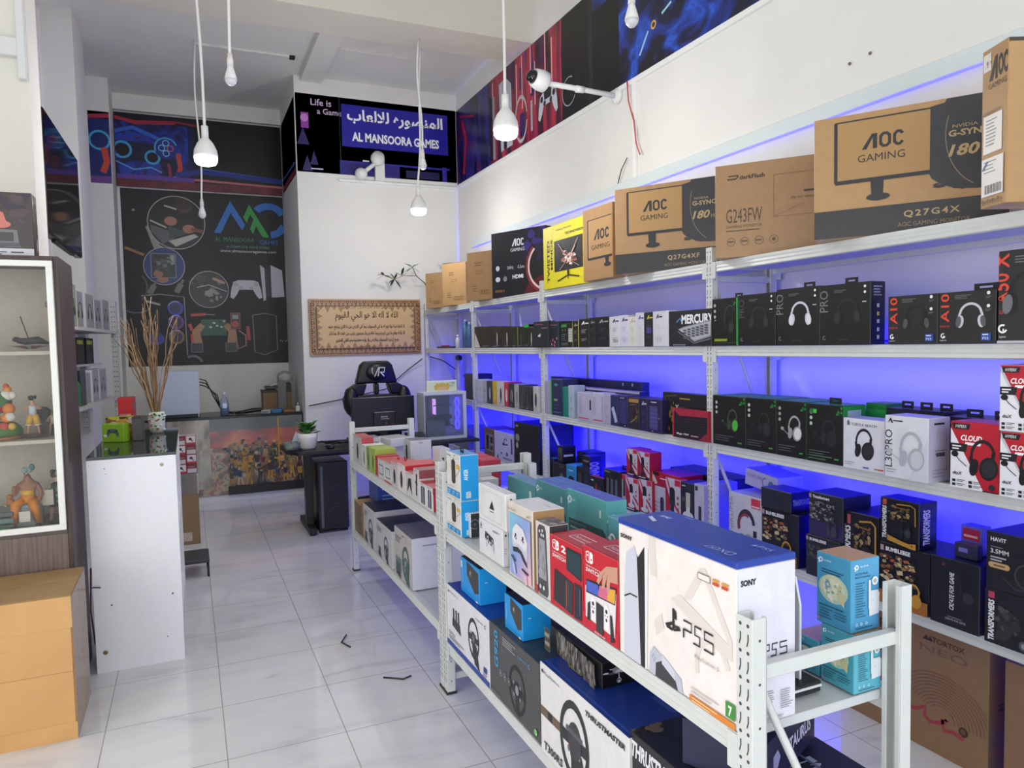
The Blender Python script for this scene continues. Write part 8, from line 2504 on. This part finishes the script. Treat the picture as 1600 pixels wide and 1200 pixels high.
def P_stand(arms=0):
    J = [(0, 0, .48), (0, 0, .6), (0, 0, .74), (0, 0, .80), (0, -.01, .9),
         (-.07, 0, .45), (-.1, 0, .25), (-.13, 0, .03), (-.13, -.05, .015),
         (.07, 0, .45), (.1, 0, .25), (.13, 0, .03), (.13, -.05, .015),
         (-.1, 0, .72), (-.2, -.03, .66 + arms), (-.08, -.1, .68 + arms), (.1, 0, .72), (.2, -.03, .66 + arms), (.08, -.1, .68 + arms)]
    E = [(0, 1), (1, 2), (2, 3), (3, 4), (0, 5), (5, 6), (6, 7), (7, 8), (0, 9), (9, 10), (10, 11), (11, 12), (2, 13), (13, 14), (14, 15), (2, 16), (16, 17), (17, 18)]
    Rr = [.075, .07, .075, .03, .075, .05, .04, .027, .025, .05, .04, .027, .025, .04, .03, .026, .04, .03, .026]
    return J, E, Rr


fy = CY0 + .15
# standing figure with folded arms
t, o = figurine('standing figurine with black curls, yellow shorts and open arms in the glass cabinet', (-.664, fy, 1.193), .175, '#c98f70', '#201c1c', '#c9d4dc', '#d8a83c', P_stand(0), '#4a1c20')
h = .175
hr = MB()
rd = random.Random(3)
for i in range(16):
    a_ = rd.uniform(0, 6.28)
    hr.ell((.06 * h * math.cos(a_), .05 * h * math.sin(a_) + .01 * h, .95 * h + rd.uniform(-.03, .04) * h), (.04 * h, .04 * h, .04 * h), '#1c1819', 8, 6)
hr.build('hair', t)
MB().lathe([(.082, .5), (.09, .6), (.1, .72), (.06, .75)], mat('#c2d0da', .5, 0, .02), n=14, T=Matrix.Scale(h, 4)).build('vest', t)
sh_ = MB()
for sg in (-1, 1):
    sh_.tube([(sg * .05 * h, 0, .5 * h), (sg * .1 * h, 0, .25 * h)], [.075 * h, .08 * h], '#d9a83a', 12)
    sh_.tube([(sg * .1 * h, 0, .25 * h), (sg * .102 * h, 0, .225 * h)], [.086 * h, .086 * h], '#e4ddd0', 12)
sh_.build('shorts', t)
fc = MB()
for sg in (-1, 1):
    fc.ell((sg * .03 * h, -.078 * h, .905 * h), (.012 * h, .008 * h, .014 * h), '#1a1718', 8, 5)
fc.ell((0, -.083 * h, .885 * h), (.01 * h, .014 * h, .012 * h), '#c08464', 8, 5)
fc.ell((0, -.078 * h, .862 * h), (.03 * h, .008 * h, .01 * h), '#e8dcd8', 10, 5)
fc.build('face', t)
MB().lathe([(.0001, -.01), (.052, -.01), (.05, .0), (.0001, .0)], mat('#4c2226', .4, 0, .1), n=20, T=Matrix.Translation((0, 0, -.0))).build('base', t)
# grassy diorama block
t = thing('figurine', 'colourful toy diorama with a grassy base and many small rounded figures', 'figurine', (-.79, fy + .02, 1.175), 0, 'painted figurines in the glass cabinet')
MB().lathe([(.0001, 0), (.085, 0), (.083, .012), (.08, .014), (.0001, .014)], mat('#a0603c', .5, 0, .05), n=24).build('plinth', t)
MB().lathe([(.0001, .014), (.08, .014), (.082, .04), (.07, .06), (.05, .075), (.0001, .08)], mat('#3f7a2a', .6, 0, .15, 60), n=24).build('grass_mound', t)
tb = MB()
for x, y, z, r_, c_ in ((.02, -.06, .06, .02, '#c23a30'), (-.02, -.05, .1, .03, '#d8a878'), (.03, -.05, .1, .022, '#e08a24'), (.04, -.05, .14, .026, '#d87a1c'), (-.015, -.05, .14, .03, '#b82a28'), (.045, -.055, .105, .022, '#d8d4cc'), (-.05, -.05, .08, .025, '#d8d8d0'), (-.02, -.06, .05, .02, '#e09a2c'), (.0, -.02, .17, .05, '#2f6a34'), (.03, -.03, .20, .026, '#dcd8d0'), (.05, -.03, .20, .02, '#e0dcd4'), (.035, -.03, .225, .018, '#d88a2c'), (.03, -.03, .243, .012, '#c8402c'), (-.04, -.03, .21, .022, '#d8dce0'), (-.045, -.03, .185, .018, '#2a4a9c'), (-.05, -.065, .04, .02, '#3a9a4a'), (.05, -.06, .06, .016, '#d8b048')):
    tb.ell((x, y, z), (r_, r_ * .8, r_), c_, 12, 8)
tb.build('toy_cluster', t)
# small figures farther back
t, o = figurine('small tan standing figurine by the cabinet hinge', (-.592, fy + .04, 1.175), .125, '#a08068', '#8a6a52', '#c8c0b4', '#9a6a48', P_stand(-.1), '#555555')
h = .125
MB().ell((0, .01, .93 * h), (.085 * h, .08 * h, .07 * h), '#8a6a54').build('hair', t)
MB().lathe([(.07, .45), (.085, .6), (.095, .74), (.05, .77)], mat('#b8b0a4', .5, 0, .02), n=12, T=Matrix.Scale(h, 4)).build('robe', t)
MB().lathe([(.0001, -.008), (.03, -.008), (.03, .003), (.0001, .003)], '#5a5450', n=16).build('base', t)
t = thing('figurine', 'dark round smoky figurine behind the one with yellow shorts', 'figurine', (-.622, fy + .12, 1.175), 0, 'painted figurines in the glass cabinet')
m_ = MB().ell((0, 0, .05), (.05, .04, .05), mat('#3c3c3c', .6, 0, .2, 60))
m_.ell((-.02, 0, .1), (.035, .03, .035), mat('#343838', .6, 0, .2, 60))
m_.build('rock', t)
MB().lathe([(.0001, 0), (.05, 0), (.045, .01), (.0001, .01)], '#4a4644', n=16).build('base', t)
# seated figure in orange trousers
J = [(0, 0, .42), (0, .0, .55), (0, .02, .72), (0, .02, .8), (0, 0, .9),
     (-.08, -.02, .42), (-.17, -.14, .4), (-.2, -.12, .1), (-.24, -.17, .03),
     (.08, -.02, .42), (.1, -.16, .38), (.15, -.12, .1), (.16, -.18, .04),
     (-.13, .02, .7), (-.2, -.03, .54), (-.18, -.07, .72), (.13, .02, .7), (.2, -.01, .55), (.16, -.1, .42)]
E = P_stand()[1]
Rr = [.09, .085, .1, .04, .07, .065, .055, .04, .035, .065, .055, .04, .035, .05, .04, .035, .05, .04, .035]
t, o = figurine('seated figurine in orange trousers with a paper price tag', (-.70, fy, .767), .27, '#9a6248', '#3a7a80', '#d8d4cc', '#e08a1c', (J, E, Rr), '#555555')
h = .27
og = MB()
for sg, k1, k2 in ((-1, (-.17, -.14, .4), (-.2, -.12, .1)), (1, (.1, -.16, .38), (.15, -.12, .1))):
    og.tube([tuple(q * h for q in (sg * .06, 0, .44)), tuple(q * h for q in k1), tuple(q * h for q in k2)], [.085 * h, .078 * h, .06 * h], '#dc8518', 12)
og.lathe([(.1 * h, .4 * h), (.11 * h, .48 * h), (.1 * h, .54 * h)], '#dc8518', n=14)
og.build('trousers', t)
MB().lathe([(.105 * h, .53 * h), (.11 * h, .57 * h), (.1 * h, .62 * h)], '#e0b030', n=14).build('sash', t)
hr = MB()
for i in range(14):
    a_ = rd.uniform(0, 6.28)
    hr.ell((.05 * h * math.cos(a_), .04 * h * math.sin(a_) + .01 * h, .95 * h + rd.uniform(-.02, .03) * h), (.035 * h, .035 * h, .03 * h), '#8fa8a4', 8, 6)
hr.ell((.07 * h, .02 * h, 1.0 * h), (.045 * h, .04 * h, .06 * h), '#3a7a80', 10, 7)
hr.build('hair', t)
fc = MB()
for sg in (-1, 1):
    fc.ell((sg * .028 * h, -.07 * h, .905 * h), (.011 * h, .008 * h, .011 * h), '#1a1718', 8, 5)
fc.ell((0, -.076 * h, .885 * h), (.01 * h, .014 * h, .012 * h), '#8a5640', 8, 5)
fc.ell((0, -.07 * h, .862 * h), (.022 * h, .008 * h, .006 * h), '#6a3a30', 10, 5)
fc.build('face', t)
sh_ = MB()
sh_.ell((-.22 * h, -.16 * h, .03 * h), (.05 * h, .09 * h, .03 * h), '#26304a', 10, 6)
sh_.ell((.155 * h, -.17 * h, .035 * h), (.05 * h, .09 * h, .035 * h), '#1c1c20', 10, 6)
sh_.build('shoes', t)
MB().box(-.1 * h, -.28 * h, .12 * h, .06 * h, -.272 * h, .3 * h, '#dcd4cc', .001).build('price_tag', t)
MB().box(-.2 * h, -.08 * h, 0, .2 * h, .14 * h, .38 * h, mat('#8fa0a0', .3, 0, .05), .004).build('seat_block', t)
# robed figure
t, o = figurine('dark haired figurine in a green checked robe with a blank tag', (-.592, fy + .05, .767), .24, '#d0a890', '#3a2c2a', '#2c6a58', '#2a2a2c', P_stand(-.08), '#555555')
h = .24
hr = MB()
for i in range(16):
    a_ = rd.uniform(0, 6.28)
    hr.ell((.065 * h * math.cos(a_), .06 * h * math.sin(a_) + .01 * h, .94 * h + rd.uniform(-.03, .04) * h), (.05 * h, .05 * h, .045 * h), '#33262a', 8, 6)
hr.build('hair', t)
rb = MB().lathe([(.15, .3), (.13, .45), (.11, .6), (.11, .74), (.05, .78)], mat('#1d2c28', .5, 0, .02), n=16, T=Matrix.Scale(h, 4))
for i in range(12):
    a_ = 3.4 + (i % 4) * .7
    z = .4 + (i // 4) * .12
    rb.ell((.125 * h * math.cos(a_), .125 * h * math.sin(a_), z * h), (.03 * h, .015 * h, .035 * h), '#3fa088', 6, 4)
rb.build('robe', t)
MB().box(-.24 * h, -.2 * h, .36 * h, -.04 * h, -.192 * h, .66 * h, '#d8d0b8', .001).build('price_tag', t)
MB().lathe([(.0001, 0), (.05, 0), (.05, .006), (.0001, .006)], '#2a2624', n=18).build('base', t)
# small orange bear and bits
t = thing('figurine', 'tiny orange toy bear sitting beside the orange trousers figurine', 'figurine', (-.775, fy + .02, .862), 0, 'painted figurines in the glass cabinet')
b_ = MB().ell((0, 0, .018), (.018, .015, .018), '#b8743a')
b_.ell((0, -.002, .043), (.014, .013, .013), '#b86a3a')
b_.build('body', t)
e_ = MB()
for sg in (-1, 1):
    e_.ell((sg * .011, -.002, .056), (.005, .004, .005), '#d8b08a', 8, 5)
    e_.ell((sg * .016, -.012, .005), (.006, .009, .005), '#d8b08a', 8, 5)
e_.build('ears_and_paws', t)
st_ = MB()
for i in range(3):
    st_.box(-1.25, fy - .06, .767 + i * .03, -.75, fy + .12, .767 + i * .03 + .022, mat(['#5a7470', '#6a8a86', '#4a5c5c'][i], .3, 0, .08), .003)
tag(st_.build('glass_case_stack'), 'stack of flat grey-green glass cases on the cabinet floor', 'display case')
t = MB().ell((0, 0, .012), (.02, .016, .012), '#3f8a3c')
tag(t.build('toy_ball', None, (-.79, CY0 + .06, .766)), 'small green toy ball on the cabinet floor', 'toy')
# dark pink glassy sculpture on the upper shelf
t = thing('figurine', 'pink petalled glass sculpture with a dark reptile on the upper cabinet shelf', 'figurine', (-.66, fy + .02, 1.5745), 0, 'painted figurines in the glass cabinet')
pm_ = MB()
for i in range(16):
    a_ = i * .393
    leaf(pm_, (.02 * math.cos(a_), .02 * math.sin(a_), .01), (math.cos(a_), math.sin(a_), .35), .07, .02, '#a8627a' if i % 3 else '#c8c4c8')
pm_.build('petals', t)
lz = MB()
lz.tube([(-.05, 0, .05), (-.02, -.01, .045), (.03, 0, .05), (.07, .01, .035)], [.012, .016, .018, .006], '#26282a', 8)
lz.ell((-.055, 0, .055), (.016, .012, .012), '#202224')
lz.build('reptile', t)
MB().tube([(.0, 0, .03), (-.035, 0, .16)], .0025, '#1c1c1e', 6).build('stick', t)

# boxed figure on the cabinet
o = bx('toy_box', 'boxed figurine with a seated pink figure printed on it, on top of the glass cabinet', 'box', None, (-.735, 3.93, 1.996), (.25, .11, .285), R(90), {'*': '#4a403e', 'S': '#3a2622', 'T': '#2a2422'},
       {'F': lambda a: (a.splat(.1, .5, .95, .97, ['#4a4250', '#3a3440', '#55464a'], 12, 2, .3, .1), a.rect(0, 0, 1, .13, '#d8d6dc'), a.poly([(.35, .22), (.78, .22), (.76, .42), (.35, .42)], '#77777a'), a.poly([(.37, .24), (.7, .24), (.7, .38), (.37, .38)], '#4a4648'), a.poly([(.35, .14), (.82, .14), (.78, .22), (.35, .22)], '#5a5c60'), a.circ(.45, .6, .13, '#c87a6c', .8), a.circ(.52, .5, .06, '#c8786c', 2.2), a.rect(.4, .6, .52, .68, '#3a2a2a'), a.circ(.42, .78, .07, '#c88a78'), a.circ(.42, .83, .07, '#b8c8e0'), a.line([(.52, .68), (.58, .5)], .07, '#c87a6c'), a.lines(.3, .08, .3, 2, .035, .014, '#4a4a50'), a.lines(.65, .08, .2, 1, .03, .02, '#4a4a50')),
        'S': lambda a: a.splat(.05, .05, .95, .95, ['#5a2c28', '#2a1a18', '#77504a', '#c8b8b0'], 16, 3, .3, .05)})

# television on its wall arm
t = thing('television', 'black flat television on a wall arm above the glass cabinet', 'television', (-.70, 4.95, 2.26), R(-.9))
tk = mat('#17181a', .3, 0, .03)
MB().box(-.05, 0, 0, -.004, 1.28, .72, tk, .004).build('housing', t)
MB().box(-.004, .006, .01, .0, 1.274, .715, mat('#050507', .06, 0, 0), .0008).build('screen', t)
MB().box(-.07, .02, .05, -.05, .9, .6, mat('#202123', .5, 0, .03), .006).build('rear_cover', t)
ar = MB().box(-.1, .15, .2, -.07, .4, .55, '#2c2d30', .003)
ar.box(-.5, .25, .34, -.1, .3, .4, '#2c2d30', .003)
ar.build('wall_arm', t)
MB().box(-.04, .3, -.015, -.012, 1.0, 0, '#101012', .002).build('vent_strip', t)
cb = MB()
cb.tube([(-1.3, 4.43, 2.52), (-.95, 4.40, 2.33), (-.83, 4.5, 2.31), (-.78, 4.9, 2.42), (-.775, 5.05, 2.46)], .008, '#17171a', 8)
tag(cb.build('hanging_cable'), 'thick black cable drooping to the television from the near wall', 'cable')

# cardboard box with clear tape
t = thing('carton', 'big brown cardboard carton closed with wrinkled clear tape, before the glass cabinet', 'box', (-.80, 3.34, 0))
cbm = mat('#c99a62', .62, 0, .03, 5, 0, .03)
b = MB().box(-.33, 0, 0, .33, .42, .588, cbm, .006, {'+z': mat('#94754d', .6, 0, .08, 7, 0, .3), '+x': mat('#a98662', .4, 0, .08, 14, 0, .3)})
a = Art(b, (-.33, 0, 0), (1, 0, 0), (0, 0, 1), .66, .588)
a.rect(0, .475, 1, .478, '#a87c4a')
a.lines(.2, .68, .5, 2, .2, .003, '#b88a54')
b.build('box_body', t)
tp = MB()
tpm = mat('#cb9d64', .14, 0, .04, 8, 0, .12)
tp.box(-.33, -.0015, .46, .331, -.0003, .588, tpm, .0002)
tp.build('tape_strip', t)
MB().box(-.33, -.0015, .0, .331, -.0003, .07, tpm, .0002).build('tape_strip', t)
tt = MB().box(-.33, .15, .5883, .331, .3, .5895, mat('#8a7050', .12, 0, .1, 14, 0, .5, (1, 4, 1)), .0002)
tt.box(.3302, 0, .0, .3315, .42, .585, mat('#a08466', .15, 0, .1, 14, 0, .5, (1, 4, 1)), .0002)
tt.build('wrap_tape', t)
fl = MB()
fl.box(-.33, .0, .588, .33, .205, .592, mat('#9a7a50', .6, 0, .06, 9, 0, .2), .001)
fl.box(-.33, .215, .588, .33, .42, .592, mat('#9a7a50', .6, 0, .06, 9, 0, .2), .001)
fl.build('top_flaps', t)

# ------------------------------------------------------------ small rack on the left wall behind the cabinet
t = thing('wall_shelf', 'small perforated metal shelf rack on the wall behind the glass cabinet', 'shelf', (-.66, 5.4, 0), R(-5.5))
pm = mat('#b9bcb8', .45, 0, .03)
pf = mat('#55585a', .6, 0, 0)


def perf(x, y, name='upright'):
    m_ = MB().box(x - .045, y - .004, .9, x + .0, y + .0, 1.98, pm, .001)
    m_.box(x - .004, y - .004, .9, x, y + .04, 1.98, pm, .001)
    for i in range(25):
        for dx in (-.014, -.033):
            z = .95 + i * .041
            m_.add([(x + dx + .005 * math.cos(k * 1.047), y - .0047, z + .005 * math.sin(k * 1.047)) for k in range(6)], [tuple(range(6))], pf)
    m_.build(name, t)


perf(0, 1.42)
perf(-.24, 1.42)
perf(-.3, .02)
for z, nm in ((1.735, 'u'), (1.2, 'l')):
    m_ = MB()
    out = [(-.3, 0)] + [(-.10 + .10 * math.sin(R(q)), .1 - .1 * math.cos(R(q))) for q in (0, 30, 60, 90)] + [(.0, 1.4), (-.3, 1.4)]
    m_.prism(out, 2, z - .022, z, mat('#b4b0a8', .5, 0, .03))
    m_.build('shelf_board', t)
MB().box(-.3, .55, 1.46, -.12, 1.4, 1.475, pm, .001).build('shelf_board', t)


def lx(x, y, z):       # a point of the little rack in room coordinates
    c_, s_ = math.cos(R(-5.5)), math.sin(R(-5.5))
    return (-.66 + x * c_ - y * s_, 5.4 + x * s_ + y * c_, z)


G_ = 'boxes on the small wall rack'
hsd = lambda a: (a.hs(.5, .5, .22, '#2c2c2e'), a.lines(.2, .15, .5, 2, .05, .02, '#8a8a8a'))
for y, w_, d_, h_, c_, lb in ((.16, .22, .075, .285, '#d4d2cc', 'tall white headset box nearest the cabinet on the upper wall shelf'), (.41, .16, .06, .25, '#8a8c60', 'olive yellow headset box on the upper wall shelf'), (.66, .26, .075, .25, '#cfcdd0', 'white headset box with a dark top in the middle of the upper wall shelf'), (.93, .22, .07, .225, '#c9c9c4', 'shorter white headset box on the upper wall shelf'), (1.2, .25, .08, .24, '#a8a8b0', 'grey headset box at the far end of the upper wall shelf')):
    bx('headset_box', lb, 'box', G_, lx(-.075, y, 1.7355), (w_, d_, h_), R(180 - 5.5), {'*': c_, 'F': '#8f8f8f', 'T': '#2a2c2a', 'N': '#d8d9b0' if 'olive' in lb else c_}, {'F': hsd})
for y, w_, d_, h_, c_, f_, lb in ((.14, .14, .10, .17, '#a8b8bc', '#1f7a56', 'pale and green box nearest the cabinet on the lower wall shelf'), (.31, .16, .11, .24, '#232624', '#2c3a34', 'black box with a lime and teal corner on the lower wall shelf'), (.52, .2, .07, .22, '#d0d0d0', '#8a8a8c', 'white box beside the black lime-cornered one'), (.76, .2, .08, .235, '#d4d4d4', '#8f8f92', 'white headset box in the middle of the lower wall shelf'), (1.02, .24, .08, .235, '#c2c2c4', '#8f8f92', 'grey-white headset box near the far post of the lower wall shelf')):
    art = {'F': hsd}
    if 'lime' in lb:
        art = {'N': lambda a: (a.poly([(.0, .95), (.5, .9), (1, .62), (1, .0), (.0, .0)], '#4a8a5a'), a.poly([(.0, .98), (.5, .95), (.95, .66), (.9, .6), (.5, .86), (0, .9)], '#a8c83c'), a.poly([(0, .86), (.45, .82), (.6, .5), (0, .45)], '#262a36'))}
    bx('headset_box', lb, 'box', G_, lx(-.085, y, 1.2005), (w_, d_, h_), R(180 - 5.5), {'*': c_, 'F': f_, 'T': '#2a2c2a'}, art)
bx('headset_box', 'red packet lying on the white boxes of the lower wall shelf', 'box', G_, lx(-.085, .9, 1.4365), (.3, .08, .035), R(180 - 5.5), {'*': '#a8303c'}, None) if False else None
for y, lb in ((.85, 'dark box on the short middle wall shelf, nearer the cabinet'), (1.15, 'dark box on the short middle wall shelf, nearer the far post')):
    bx('headset_box', lb, 'box', G_, lx(-.2, y, 1.476), (.24, .1, .2), R(180 - 5.5), {'*': '#242624'}, {'F': lambda a: a.rect(.1, .75, .8, .9, '#a8b030')})

# bits of black strip on the floor
for p, lb in (([(.71, 3.72, .004), (.68, 3.80, .005), (.72, 3.87, .012)], 'short black cable tie on the floor under the farther low rack'), ([(.78, 3.30, .004), (.86, 3.24, .005), (.90, 3.25, .008)], 'short black cable tie on the floor near the middle posts')):
    t = MB()
    t.tube(p, .004, '#1c1c1e', 6)
    tag(t.build('cable_tie'), lb, 'cable tie', 'cable ties on the floor')
